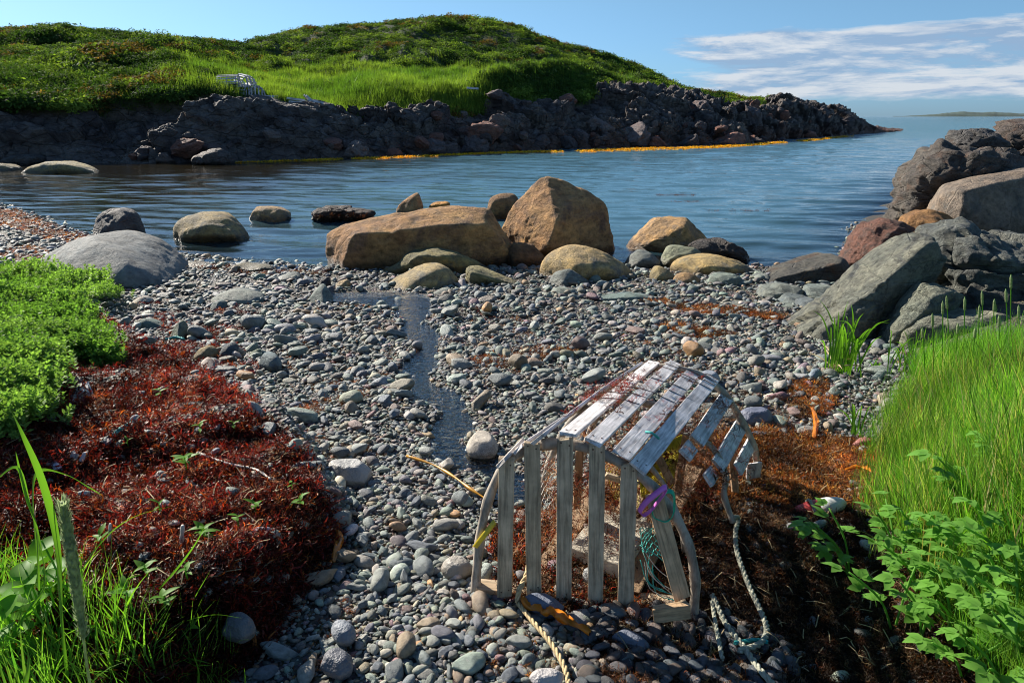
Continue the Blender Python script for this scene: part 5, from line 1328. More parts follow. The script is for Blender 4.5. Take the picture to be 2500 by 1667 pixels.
weed('dark_seaweed', [(1560, 1180), (1900, 1200), (2260, 1220), (2600, 1500), (2600, 1700), (1480, 1700), (1440, 1580), (1600, 1500)], 9000, DRK, [4, 3, 4, 1.2, 1.2], .022, .048, 'dark matted seaweed below and right of the lobster trap')  # shade right of the trap is also put into this colour
weed('dark_seaweed_fibres', RP, 1300, [(0.14, 0.09, 0.05), (0.06, 0.035, 0.02), (0.26, 0.18, 0.10)], None, .03, .055, 'dry straw fibres on the dark seaweed', src=fine_src, lift=.012)
weed('seaweed_tuft', [(1930, 935), (2010, 925), (2040, 985), (1990, 1030), (1930, 1010)], 500, BRN, [2, 3, 3, 3, 2], .02, .045, 'brown seaweed tuft drying on a stone right of the trap')
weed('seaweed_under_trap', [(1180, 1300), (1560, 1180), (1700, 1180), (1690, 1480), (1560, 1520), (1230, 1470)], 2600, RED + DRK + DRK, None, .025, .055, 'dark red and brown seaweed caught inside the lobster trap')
weed('floating_weed', [(480, 400), (620, 398), (700, 402), (860, 408), (760, 416), (560, 412)], 60, [(0.30, 0.18, 0.03), (0.12, 0.07, 0.02)], None, .03, .07, 'thin brown weed floating in the sheltered cove', flat=.12)
for nm, ol, lb in (('floating_kelp', [(1045, 502), (1060, 495), (1095, 494), (1102, 500), (1070, 505)], 'orange brown kelp patch floating behind the long block'),):
    rock(ol, 14.2, .4, [], 4, 8, .06, mat='tan_rock', col=(1.2, .75, .3), label=lb, cat='seaweed', name=nm, seed=120, below=.1)
wr = rock([(766, 522), (775, 510), (800, 506), (860, 508), (905, 516), (900, 526), (800, 526)], 13.4, .6, [], 5, 10, .08, craggy=.5, mat='dark_rock', col=(.8, .6, .5), label='low rock covered in dark weed in the middle of the cove', seed=121, below=.1)
xs_ = rng.uniform(-2.0, -1.2, 0)
q0 = RAY(835, 516, 13.4)
pp = np.stack([q0[0] + rng.uniform(-.52, .5, 160), q0[1] + rng.uniform(-.28, .2, 160), np.full(160, .06) + rng.uniform(0, .08, 160)], 1)
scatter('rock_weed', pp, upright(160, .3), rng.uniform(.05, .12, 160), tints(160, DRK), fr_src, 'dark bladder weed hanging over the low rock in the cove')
# rockweed afloat: short dark rafts in the open water
for i, (px, py, wd_) in enumerate(((1650, 476, .5), (1675, 493, .35), (1800, 513, .7))):
    q = PLANE(px, py, 0); n_ = 26
    pp = np.stack([q[0] + rng.uniform(-wd_, wd_, n_), q[1] + rng.uniform(-.15, .15, n_), np.zeros(n_)], 1)
    scatter('weed_raft', pp, upright(n_, .05), np.stack([np.full(n_, .10)] * 2 + [np.full(n_, .02)], 1), tints(n_, [(0.16, .08, .05)]), fr_src,
            ['thin brown weed raft farthest out in the open water', 'small brown weed raft in the open water', 'long thin weed raft right in the open water'][i])

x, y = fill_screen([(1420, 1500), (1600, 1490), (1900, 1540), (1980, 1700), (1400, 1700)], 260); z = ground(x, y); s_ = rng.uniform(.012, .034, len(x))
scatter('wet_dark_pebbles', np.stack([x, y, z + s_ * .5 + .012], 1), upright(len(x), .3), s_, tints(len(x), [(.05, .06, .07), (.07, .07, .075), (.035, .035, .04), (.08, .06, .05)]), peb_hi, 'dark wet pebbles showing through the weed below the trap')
x, y = fill_screen([(300, 820), (640, 1000), (780, 1300), (640, 1500), (100, 1300), (100, 1000)], 90); z = ground(x, y); s_ = rng.uniform(.012, .028, len(x))
scatter('bank_pebbles', np.stack([x, y, z + s_ * .7 + .014], 1), upright(len(x), .3), s_, tints(len(x), PAL, PWT), peb_hi, 'odd pebbles lying on the red seaweed bank')

# ------------------------------------------------------------------ sandwort mats and small ground plants on the left
sw = [sandwort(s) for s in range(7)]
SWP = [(-160, 690), (40, 676), (120, 684), (160, 700), (250, 706), (292, 745), (272, 762), (215, 750), (240, 800), (262, 850), (290, 885), (262, 915), (200, 880), (140, 870), (120, 850), (60, 800), (0, 830), (100, 880), (140, 930), (132, 985), (138, 1040), (110, 1080), (40, 1100), (-160, 1110)]
x, y = fill_screen(SWP, 2700)
z = ground(x, y); s_ = rng.uniform(.06, .10, len(x)) * np.interp(y, [2.5, 6], [1.0, 1.5])
n_ = fbm(np.stack([x, y, 0 * x], 1) * 1.6, 2, 31)
g1 = smooth(n_ * 1.5 + .5)[:, None]
tn = (np.array([[0.13, 0.25, 0.055]]) * (1 - g1) + np.array([[0.20, 0.33, 0.09]]) * g1) * rng.normal(1, .13, (len(x), 1))
scatter('beach_sandwort', np.stack([x, y, z + .02 + .16 * np.clip(n_ + .15, 0, 1)], 1), upright(len(x), .3), s_, tn, sw, 'bright green mat of fleshy leaved beach plants on the left')

def plant_leaf(L=1.0, wdt=0.5, fold=0.12, droop=0.25, teeth=0):
    """one leaf: midrib along +Y"""
    V = []; Fc = []; n = 6
    for i in range(n + 1):
        k = i / n; ww = wdt * 0.5 * (math.sin(PI * (0.06 + 0.94 * k) ** 0.8) ** 0.9 if k < 1 else 0.02)
        if teeth and i % 2: ww *= 1.18
        y_ = L * k; z_ = -droop * L * k * k
        V += [(-ww, y_ - (0.04 * L if teeth and i % 2 else 0), z_ + fold * ww * 2), (0, y_, z_), (ww, y_ - (0.04 * L if teeth and i % 2 else 0), z_ + fold * ww * 2)]
    for i in range(n):
        a = 3 * i; Fc += [(a, a + 1, a + 4, a + 3), (a + 1, a + 2, a + 5, a + 4)]
    return np.array(V), Fc
def place_leaf(mb, base, yaw, pitch, size, wdt=0.5, teeth=0, droop=.25, fold=.12, roll=0):
    V, Fc = plant_leaf(1, wdt, fold, droop, teeth)
    mt = Euler((pitch, roll, yaw), 'XYZ').to_matrix()
    V = [Vector(base) + mt @ Vector(v) * size for v in V]
    mb.add(V, Fc)
oval_mesh = None
def sprig(px, py, size, n, label, mat, kind='seedling', wdt=.42, h=0.03, group=None, name='seedling'):
    g = G(px, py); g[2] += 0.045; size = size * 1.3
    root = empty(name, tuple(g), random.uniform(0, 6))
    tag(root, label, kind, group)
    mb = MB(); mb.tube([(0, 0, -.01), (random.uniform(-.1, .1) * h, 0, h * .5), (0, random.uniform(-.1, .1) * h, h)], [.0022, .002, .0012], 5)
    mb.build('stem', mat, root, True)
    for k in range(n):
        mb = MB(); zz = h * (0.35 + 0.65 * k / max(n - 1, 1))
        place_leaf(mb, (0, 0, zz), k * 2.4 + random.uniform(-.3, .3), random.uniform(.1, .8), size * random.uniform(.7, 1.1), wdt)
        mb.build('leaf', mat, root, True)
    return root
SEEDS = [(459, 1165, .042, 9, 'leafy green seedling in the middle of the red seaweed, the largest there'),
         (493, 1076, .035, 4, 'three leaved seedling near the top of the red seaweed bank'), (574, 1066, .026, 3, 'small pale seedling near the pebble edge at the top of the bank'),
         (506, 1345, .036, 8, 'bushy seedling beside the bleached shell stick'), (629, 1275, .03, 5, 'narrow leaved seedling near the steep edge of the bank'),
         (737, 1262, .03, 5, 'bright seedling at the outermost edge of the bank'), (716, 1215, .022, 4, 'pale seedling just above the outermost seedling'),
         (366, 1440, .034, 6, 'grey green seedling above the tangled grass'), (318, 1500, .034, 6, 'round leaved seedling among the grass at lower left'),
         (395, 1272, .022, 3, 'tiny seedling in the centre of the red seaweed'), (317, 1110, .024, 3, 'tiny yellow green seedling near the driftwood scraps'),
         (463, 1440, .028, 4, 'slender seedling right of the grey green seedling'), (587, 1312, .026, 4, 'thin forked seedling left of the steep bank edge'),
         (410, 1520, .036, 6, 'seedling half hidden in the grass at the bottom'), (395, 985, .034, 4, 'seedling at the top of the bank near the pebbles'),
         (470, 1590, .03, 4, 'seedling low in the grass at the foot of the bank'), (255, 1360, .03, 5, 'seedling beside the upright white stick')]
for px, py, s, n, lb in SEEDS: sprig(px, py, s, n, lb, M['leaf'], h=s * 1.1, group='seedlings on the seaweed bank')
# round leaved plant at lower left
for i, (px, py, s, n, lb) in enumerate([(90, 1560, .075, 9, 'broad round leaved plant behind the seed head at lower left'), (135, 1480, .065, 8, 'round leaved plant right of the tall grass stem'), (30, 1620, .07, 7, 'round leaved plant in the bottom left corner')]):
    g = G(px, py); root = empty('beach_pea', tuple(g), 0.4 * i); tag(root, lb, 'plant', 'round leaved plants at lower left')
    mb = MB(); mb.tube([(0, 0, 0), (.02, .01, .1), (0, .02, .19)], [.004, .003, .002], 6); mb.build('stem', M['leaf'], root, True)
    for k in range(n):
        mb = MB(); zz = .04 + .15 * k / n
        place_leaf(mb, (0, 0, zz), k * 2.4 + i, random.uniform(.3, 1.1), s * random.uniform(.8, 1.1), .78, fold=.2); mb.build('leaf', M['leaf'], root, True)

# ------------------------------------------------------------------ grasses
gsrc = [grass_tuft(s, 9, 1.0, 0.013, 0.10, 0.55, 5) for s in range(6)]
wsrc = [grass_tuft(s + 20, 7, 1.0, 0.035, 0.06, 0.9, 6) for s in range(6)]
GRS = [(2190, 980), (2165, 1080), (2170, 1180), (2230, 1290), (2340, 1330), (2700, 1380), (2800, 1050), (2560, 985), (2350, 960), (2240, 955)]
x, y = fill_screen(GRS, 6000); x = x + rng.normal(0, .07, len(x)); y = y + rng.normal(0, .07, len(x)); z = ground(x, y)
s_ = rng.uniform(.26, .44, len(x))
e_ = np.interp(y, GE_Y, GE_X); s_ *= np.interp(x - e_, [-.2, .1, .5], [.35, .65, 1.0])
gp_ = fbm(np.stack([x, y, 0 * x], 1) * 3.0, 3, 61)[:, None]
tn = (1 + .6 * gp_) * tints(len(x), [(0.11, 0.25, 0.030), (0.19, 0.33, 0.05), (0.055, 0.15, 0.022), (0.26, 0.34, 0.09), (0.36, 0.30, 0.15)], [4, 3, 4, 1.2, 1.6], .24)
scatter('tall_green_grass', np.stack([x, y, z], 1), upright(len(x), .2), s_ * rng.uniform(.7, 1.12, len(x)), tn, gsrc, 'dense fine bright green grass standing on the right bank')
x, y = fill_screen([(2230, 900), (2300, 880), (2600, 860), (2800, 900), (2800, 1060), (2560, 1000), (2350, 975), (2230, 960)], 1500); z = ground(x, y)
scatter('back_green_grass', np.stack([x, y, z], 1), upright(len(x), .16), rng.uniform(.20, .34, len(x)), tints(len(x), [(0.14, 0.32, 0.035), (0.20, 0.36, 0.06), (0.08, 0.22, 0.03)]), gsrc, 'shorter grass at the foot of the grey crag')
x, y = fill_screen([(2160, 1180), (2230, 1290), (2700, 1380), (2700, 1700), (2400, 1700), (2250, 1420), (2140, 1280)], 900); z = ground(x, y)
scatter('low_green_grass', np.stack([x, y, z], 1), upright(len(x), .35), rng.uniform(.10, .2, len(x)), tints(len(x), [(0.10, 0.24, 0.03), (0.15, 0.28, 0.05)]), gsrc, 'short sprawling grass below the tall grass')
x, y = fill_screen([(-80, 1420), (120, 1420), (300, 1500), (560, 1600), (600, 1760), (-80, 1760)], 240); z = ground(x, y)
k_ = rng.random(len(x)) < np.interp(x, [-1.6, -.6], [1, .55]); x = x[k_]; y = y[k_]; z = z[k_]
scatter('foreground_grass', np.stack([x, y, z], 1), upright(len(x), .35), rng.uniform(.10, .24, len(x)), tints(len(x), [(0.14, 0.30, 0.03), (0.17, 0.33, 0.05), (0.08, 0.20, 0.03)]), wsrc + gsrc, 'loose bright grass in the lower left corner')
def blade(pts, w0, name, mat, parent=None, twist=.5):
    P_ = catmull([np.array(p) for p in pts], 6); V = []; Fc = []; m_ = len(P_)
    for i, p in enumerate(P_):
        d = P_[min(i + 1, m_ - 1)] - P_[max(i - 1, 0)]; d = d / (np.linalg.norm(d) + 1e-9)
        s = np.cross(d, (0.15, 1, 0.1)); s /= np.linalg.norm(s) + 1e-9; n2 = np.cross(s, d)
        a = twist * math.sin(i * .25); s = s * math.cos(a) + n2 * math.sin(a)
        k = i / (m_ - 1); ww = w0 * (0.45 + 0.55 * min(k * 4, 1)) * (1 - k ** 3) + w0 * .03
        V += [p - s * ww / 2, p - n2 * ww * .12, p + s * ww / 2]
    for i in range(m_ - 1):
        a = 3 * i; Fc += [(a, a + 1, a + 4, a + 3), (a + 1, a + 2, a + 5, a + 4)]
    return link(name, mesh_data(name, np.array(V), Fc, mat), parent)
# tall lyme grass stem with blades, near left
def rays(seq): return [RAY(a, b, c) for a, b, c in seq]
o = blade(rays([(165, 1660, 1.22), (150, 1500, 1.2), (140, 1330, 1.2), (105, 1180, 1.2), (55, 1060, 1.2), (18, 985, 1.22)]), .017, 'grass_stalk', M['blade'])
tag(o, 'tall broad yellow green grass blade rising at the left edge', 'grass blade')
o = blade(rays([(95, 1440, 1.3), (90, 1300, 1.25), (70, 1230, 1.2), (40, 1140, 1.2), (-30, 1190, 1.2)]), .010, 'grass_stalk', M['blade']); tag(o, 'grass blade bending over to the left edge of the picture', 'grass blade')
o = blade(rays([(95, 1400, 1.3), (80, 1220, 1.28), (95, 1150, 1.25), (160, 1158, 1.22), (215, 1188, 1.2), (248, 1208, 1.2)]), .008, 'grass_stalk', M['blade']); tag(o, 'blue green grass blade drooping right over the seaweed', 'grass blade')
o = blade(rays([(80, 1480, 1.2), (110, 1420, 1.2), (90, 1290, 1.2), (60, 1200, 1.2), (42, 1120, 1.2), (38, 1100, 1.2)]), .006, 'grass_stalk', M['blade']); tag(o, 'thin upright grass blade left of the tall broad blade', 'grass blade')
for q, (seq, w_b, lb) in enumerate([
    ([(300, 1560, 1.5), (360, 1470, 1.5), (430, 1390, 1.5), (475, 1330, 1.5), (500, 1285, 1.5)], .006, 'long straight grass blade slanting up across the bank'),
    ([(270, 1600, 1.4), (360, 1555, 1.42), (440, 1520, 1.45), (520, 1500, 1.45), (590, 1508, 1.45)], .004, 'thin arching grass blade reaching right over the bank'),
    ([(400, 1680, 1.4), (410, 1600, 1.45), (450, 1510, 1.5), (480, 1450, 1.5), (512, 1395, 1.5)], .004, 'fine forked grass stem above the lower seaweed'),
    ([(230, 1500, 1.3), (200, 1400, 1.3), (260, 1310, 1.35), (330, 1260, 1.4), (420, 1235, 1.45)], .003, 'hair thin grass stalk arching over the red seaweed'),
    ([(480, 1690, 1.35), (485, 1640, 1.35), (470, 1590, 1.35)], .009, 'short wide grass blade at the foot of the bank'),
    ([(600, 1690, 1.35), (598, 1650, 1.35), (596, 1630, 1.35)], .006, 'short grass blade tip near the bottom edge of the picture'),
    ([(540, 1690, 1.35), (500, 1640, 1.36), (420, 1600, 1.38), (330, 1590, 1.4)], .004, 'grass blade curving left near the bottom edge'),
    ([(250, 1690, 1.25), (240, 1600, 1.3), (235, 1520, 1.3)], .010, 'upright broad blade right of the seed head'),
    ([(20, 1690, 1.1), (-5, 1600, 1.1), (0, 1500, 1.12)], .013, 'broad blade in the lower left corner'),
    ([(60, 1690, 1.1), (70, 1600, 1.1), (40, 1540, 1.12)], .012, 'curved broad blade in the lower left corner')]):
    o = blade(rays(seq), w_b, 'grass_stalk', M['blade']); tag(o, lb, 'grass blade')
# seed head: stem + spike of spikelets
sh = empty('seed_stalk', tuple(G(190, 1660))); tag(sh, 'thick grey green seed head of a grass stalk at lower left', 'grass stalk')
off = Vector(sh.location)
A_ = [RAY(225, 1700, 1.05), RAY(212, 1620, 1.05), RAY(196, 1500, 1.05), RAY(178, 1380, 1.05), RAY(165, 1300, 1.05), RAY(152, 1225, 1.05)]
Pc = catmull(A_, 10)
mb = MB(); mb.tube([Vector(p) - off for p in Pc[:22]], .0025, 6); mb.build('stem', M['seed'], sh, True)
mb = MB(); rr_ = []
body = Pc[16:]
mb.tube([Vector(p) - off for p in body], [.0045 + .0055 * math.sin(PI * min(1, (i + 3) / (len(body) + 3))) for i in range(len(body))], 8)
for i in range(620):
    k = random.random(); p = Vector(body[min(int(k * len(body)), len(body) - 1)]) - off
    d = (Vector(body[-1]) - Vector(body[0])).normalized(); a = random.uniform(0, 2 * PI)
    x_ = d.cross(Vector((0, 1, 0))).normalized(); y_ = d.cross(x_); rad = (x_ * math.cos(a) + y_ * math.sin(a))
    b0 = p + rad * .008 + d * random.uniform(-.004, .004); b1 = b0 + d * random.uniform(.008, .016) + rad * .005; s1 = d.cross(rad) * .002
    mb.add([b0 - s1, b0 + s1, b1], [(0, 1, 2)])
mb.build('seed_spike', M['seed'], sh, True)
# grass tufts as things
def tuft(px, py, h, n, label, wd_=.006, spread=.04, cols=None, dry=0, group=None):
    g = G(px, py); root = empty('grass_tuft', tuple(g)); tag(root, label, 'grass tuft', group)
    for k in range(n):
        a = random.uniform(0, 2 * PI); sp_ = random.uniform(.05, .55) * h; hh = h * random.uniform(.55, 1.0)
        b = np.array([random.gauss(0, spread), random.gauss(0, spread), -.02])
        if k < dry: hh *= .35; sp_ = h * random.uniform(.4, .7)
        seq = [b, b + np.array([math.cos(a) * sp_ * .2, math.sin(a) * sp_ * .2, hh * .45]), b + np.array([math.cos(a) * sp_ * .6, math.sin(a) * sp_ * .6, hh * .85]), b + np.array([math.cos(a) * sp_, math.sin(a) * sp_, hh * random.uniform(.85, 1.05)])]
        blade(seq, wd_, 'blade', M['dry'] if k < dry else M['blade'], root)
    return root
tuft(2050, 912, .48, 48, 'bright green grass tuft growing at the foot of the grey crag', .012, .05, dry=8)
tuft(2130, 905, .12, 7, 'tiny grass sprout between the crag and the tall grass', .008, .02)
tuft(2086, 1062, .22, 9, 'small upright grass sprout on the shingle left of the tall grass', .008, .015)
tuft(2220, 905, .30, 22, 'loose grass clump touching the foot of the crag', .008, .08)
gx = rng.uniform(1.5, 8.5, 9000); gy = rng.uniform(0.6, 8.0, 9000); px_, py_, _d = project(np.stack([gx, gy, ground(gx, gy)], 1))
k_ = (px_ > 2540) & (gx > np.interp(gy, GE_Y, GE_X) + .3) & (np.hypot(gx - 4.2, gy - 5.8) > 1.0); gx = gx[k_]; gy = gy[k_]
scatter('right_bank_grass', np.stack([gx, gy, ground(gx, gy)], 1), upright(len(gx), .2), rng.uniform(.25, .42, len(gx)), tints(len(gx), [(0.11, 0.25, 0.030), (0.19, 0.33, 0.05), (0.055, 0.15, 0.022), (0.34, 0.30, 0.14)], [4, 3, 4, 1]), gsrc, 'meadow grass continuing over the right bank')
# flowering stalks above the grass
SPK = ['flowering stalk just right of the crag slab above the grass, slightly shorter than its neighbours', 'short flowering stalk in the first group above the grass', 'slim flowering stalk tallest of the first group above the grass', 'flowering stalk in front of the dark hollow of the crag',
       'taller flowering stalk in front of the dark hollow of the crag', 'flowering stalk just right of the dark hollow of the crag', 'tall flowering stalk second from the right edge', 'flowering stalk first from the left above the tall grass', 'thin flowering stalk behind the first group above the grass', 'shorter flowering stalk near the right edge',
       'tallest flowering stalk reaching well above all the others', 'flowering stalk touching the right edge above the grass', 'lowest flowering stalk in the middle of the tall grass', 'lowest flowering stalk at the left end of the tall grass']
for i, (px, py0, py1, y) in enumerate([(2300, 1000, 735, 3.7), (2330, 1000, 790, 3.6), (2352, 990, 725, 3.8), (2385, 1000, 745, 3.7), (2402, 1000, 710, 3.9), (2420, 980, 730, 3.8), (2462, 980, 705, 3.7), (2280, 1020, 765, 3.5), (2320, 990, 722, 3.9), (2440, 1000, 770, 3.5), (2466, 960, 670, 3.9), (2490, 1000, 745, 3.6), (2370, 1010, 800, 3.4), (2260, 1010, 800, 3.6)]):
    lean = random.uniform(-10, 14)
    root = empty('grass_stalk', tuple(RAY(px, py0 + 90, y))); off = Vector(root.location)
    seq = [RAY(px, py0 + 90, y), RAY(px + lean * .3, (py0 + py1) / 2, y), RAY(px + lean, py1, y)]
    mb = MB(); mb.tube([Vector(p) - off for p in catmull(seq, 5)], .0028, 5); mb.build('stem', M['blade'], root, True)
    mb = MB(); top = [Vector(p) - off for p in catmull([seq[1] * .25 + seq[2] * .75, seq[1] * .12 + seq[2] * .88, seq[2]], 4)]
    mb.tube(top, [.002] + [.0075] * (len(top) - 3) + [.005, .001], 6); mb.build('flower_spike', M['seed'], root, True)
    tag(root, SPK[i], 'grass stalk', 'flowering grass stalks above the tall grass')

# broad leaved plants on the lower right: stems carry leaves of three toothed leaflets
def trileaf_mesh(seed):
    random.seed(seed); mb = MB()
    mb.tube([(0, -.35, -.05), (0, -.15, 0), (0, 0, 0)], .012, 4)
    for yw, s in ((0, .62), (1.05, .55), (-1.05, .55)):
        place_leaf(mb, (0, 0, 0), yw, .15, s * random.uniform(.9, 1.1), .62, 1, .3, .1)
        if seed % 2: place_leaf(mb, (-.28 * math.sin(yw), .28 * math.cos(yw), -.02), yw + .6, .1, s * .55, .55, 1, .3)
    return mesh_data('leaf', mb.V, mb.F, M['lovage'])
tri = [trileaf_mesh(s) for s in range(5)]
random.seed(12)
LOV = [(2075, 1360, .25, 'lovage sprig reaching farthest left over the dark seaweed'), (2180, 1330, .24, 'leafy plant at the top left of the broad leaved patch'), (2260, 1360, .22, 'leafy plant right of the top left one in the broad leaved patch'),
       (2240, 1300, .20, 'leafy plant just under the tall grass'), (2330, 1340, .26, 'leafy plant in the middle of the right bank'), (2400, 1330, .26, 'leafy plant near the right edge under the grass'), (2470, 1380, .26, 'leafy plant cut by the right edge in the middle'),
       (2180, 1490, .22, 'leafy plant low over the dark seaweed with lobed leaves'), (2250, 1500, .20, 'leafy plant in the centre of the lower leafy row'), (2320, 1500, .22, 'leafy plant right of the centre of the lower leafy row'), (2400, 1500, .24, 'leafy plant in the lower row close to the right edge'),
       (2470, 1510, .22, 'leafy plant touching the right edge in the lower row'), (2440, 1640, .16, 'large leaved plant in the bottom right corner'), (2495, 1600, .2, 'large leaved plant cut off at the bottom right'), (2380, 1240, .3, 'leafy plant growing up inside the tall grass'), (2460, 1150, .3, 'dark leaved plant standing in the tall grass near the right edge'),
       (2240, 1400, .2, 'small leafy plant between the two leafy rows'), (2340, 1430, .2, 'broad leaved plant between the rows near the right bank'), (2430, 1430, .2, 'broad leaved plant between the rows at the right edge'), (2350, 1600, .13, 'low leafy plant above the bottom right corner')]
for i, (px, py, h, lb) in enumerate(LOV):
    g = G(px, py + 60); root = empty('leafy_plant', tuple(g), 0); tag(root, lb, 'plant', 'broad leaved plants on the right bank')
    nst = 2 if i % 3 else 3
    for q in range(nst):
        a = random.uniform(0, 2 * PI) if q else PI + random.uniform(-.5, .5); sp_ = h * random.uniform(.35, .8)
        top = Vector((math.cos(a) * sp_, math.sin(a) * sp_ * .7, h * random.uniform(.6, 1.0)))
        mb = MB(); mb.tube([Vector(p) for p in catmull([np.array((0, 0, 0)), np.array(top) * np.array((.35, .35, .6)), np.array(top)], 4)], [.0035] * 8 + [.0025], 5); so = mb.build('stem', M['lovage'], root, True)
        for k in range(4):
            lf = link('leaf', random.choice(tri), root)
            f = .4 + .6 * k / 3; s_l = random.uniform(.055, .085) * (1.25 if i in (12, 13) else 1)
            yaw = a - PI / 2 + (random.uniform(-2.2, 2.2) if k < 3 else 0)
            dv = Vector((-math.sin(yaw), math.cos(yaw), .2)) * s_l * .35
            lf.location = Vector((top.x * f, top.y * f, top.z * (f ** .8))) + dv
            lf.rotation_euler = (random.uniform(-.2, .5), random.uniform(-.3, .3), yaw); lf.scale = (s_l,) * 3

# ------------------------------------------------------------------ lobster trap
def yf(px): return 1.80 - (px - 1170) * 0.00017
TR = empty('lobster_trap', (0.25, 2.1, 0.48)); tag(TR, 'broken weathered wooden lobster trap with bowed slatted roof standing on the shingle', 'lobster trap')
TO = Vector(TR.location)
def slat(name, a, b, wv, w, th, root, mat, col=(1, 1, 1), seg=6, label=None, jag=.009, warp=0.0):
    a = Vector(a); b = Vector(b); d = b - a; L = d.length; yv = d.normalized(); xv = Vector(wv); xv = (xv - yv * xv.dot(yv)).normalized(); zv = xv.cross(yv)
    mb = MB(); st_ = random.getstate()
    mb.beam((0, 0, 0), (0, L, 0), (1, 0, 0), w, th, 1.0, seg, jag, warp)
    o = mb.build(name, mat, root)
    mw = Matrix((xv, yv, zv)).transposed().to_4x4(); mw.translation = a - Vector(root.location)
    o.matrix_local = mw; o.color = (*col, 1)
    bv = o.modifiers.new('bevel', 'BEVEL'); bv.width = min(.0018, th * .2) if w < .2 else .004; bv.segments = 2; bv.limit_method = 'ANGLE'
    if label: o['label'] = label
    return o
M['slat'] = wood_mat('lath_wood', (0.27, 0.205, 0.13), (0.58, 0.45, 0.30), sc=(70, 4, 70))
M['slat_top'] = wood_mat('roof_lath_wood', (0.36, 0.34, 0.33), (0.78, 0.75, 0.72), sc=(80, 4, 80))
FS = [((1237, 1118), (1232, 1456)), ((1299, 1078), (1304, 1450)), ((1380, 1070), (1376, 1486)), ((1458, 1086), (1453, 1508)), ((1536, 1132), (1526, 1518))]
for i, ((a, b), (c, d)) in enumerate(FS):
    o = slat('front_lath', RAY(c, d, yf(c) + .0), RAY(a, b, yf(a) + .005), (1, -.1, 0), .047, .011, TR, M['slat'], (1, 1, 1) if i != 1 else (.92, .9, .86))
    L = (Vector(RAY(a, b, yf(a))) - Vector(RAY(c, d, yf(c)))).length
    for (xx, yy) in ((-.012, L - .014), (.012, L - .022), (-.010, .02), (.013, .03)):
        nb_ = MB(); zz = -.0056 if True else 0
        nb_.tube([(xx, yy, .0065), (xx, yy, -.0066)], .0026, 8)
        nl = nb_.build('nail', M['nail'], o)
# leaning lath on the right
slat('front_lath', RAY(1665, 1458, 1.69), RAY(1596, 1205, 1.74), (1, 0, .1), .050, .012, TR, M['slat'], (1.05, .92, .8), label='lath leaning outwards at the right')
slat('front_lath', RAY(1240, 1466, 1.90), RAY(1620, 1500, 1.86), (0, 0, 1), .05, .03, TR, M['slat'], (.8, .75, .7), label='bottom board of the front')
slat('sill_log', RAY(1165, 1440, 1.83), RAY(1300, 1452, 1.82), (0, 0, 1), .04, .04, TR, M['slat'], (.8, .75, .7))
slat('corner_board', RAY(1592, 1500, 1.66), RAY(1682, 1488, 1.66), (0.1, 0, 1), .05, .022, TR, M['slat'], (1.0, .85, .7))
# bows
F_PX_ = [(1160, 1452), (1168, 1350), (1186, 1240), (1222, 1152), (1268, 1104), (1330, 1083), (1400, 1085), (1470, 1108), (1540, 1145), (1600, 1195), (1650, 1262), (1684, 1340), (1698, 1430), (1690, 1512)]
FA = [RAY(a, b, yf(a) + .035) for a, b in F_PX_]
def bow(pts, r_, label=None):
    mb = MB(); P_ = catmull(pts, 5); m_ = len(P_)
    mb.tube([Vector(p) - TO for p in P_], [r_ * (1 + .10 * math.sin(i * 1.3)) for i in range(m_)], 8)
    o = mb.build('bow', M['wood_bow'], TR, True)
    if label: o['label'] = label
    return o
bow(FA, .0155)
bow([p + np.array((0.0, .02, -.025)) for p in FA[1:7]], .006)
R_PX = [(1420, 1120), (1450, 1030), (1500, 950), (1560, 908), (1620, 896), (1700, 912), (1765, 958), (1812, 1028), (1842, 1095), (1848, 1165)]
RA = [RAY(a, b, 2.68) for a, b in R_PX]
bow(RA, .015)
def resample(A, n):
    A = np.array(A); s = np.concatenate([[0], np.cumsum(np.linalg.norm(np.diff(A, axis=0), axis=1))]); t = np.linspace(0, s[-1], n)
    return np.stack([np.interp(t, s, A[:, i]) for i in range(3)], 1)
fa, ra = resample(FA, 14), resample(RA, 14)
MA = fa * .5 + ra * .5
bow(list(MA[:9]), .014)
bow([RAY(1700, 1060, 2.3), RAY(1745, 1100, 2.28), RAY(1772, 1160, 2.26), RAY(1768, 1210, 2.24), RAY(1790, 1275, 2.2)], .012, 'snapped end of the middle bow')
bow([p * 1.0 + np.array((0.02, .22, -.03)) for p in FA[9:13]], .008)
# roof laths
def Wd(deg): return (math.cos(R(deg)), 0.0, math.sin(R(deg)))
RS = [((1313, 1073), (1560, 892), 42, .046), ((1384, 1062), (1597, 885), -3, .050), ((1448, 1079), (1648, 887), -18, .050), ((1516, 1112), (1697, 905), -24, .056), ((1556, 1144), (1742, 922), -27, .056)]
for i, ((a, b), (c, d), dg, wd_) in enumerate(RS):
    slat('roof_lath', RAY(a, b, yf(a) - .02), RAY(c, d, 2.72), Wd(dg), wd_, .011, TR, M['slat_top'], (1, .98, .98) if i < 3 else (.98, .95, .95), 10, warp=random.uniform(-.01, .01))
slat('roof_lath', RAY(1263, 1098, yf(1263)), RAY(1520, 925, 2.70), Wd(48), .046, .011, TR, M['slat_top'], (.95, .92, .92), 10)
slat('roof_lath', RAY(1222, 1132, 1.74), RAY(1272, 1078, 1.92), Wd(48), .035, .012, TR, M['slat_top'], (.8, .75, .7), label='broken stub on the left shoulder')
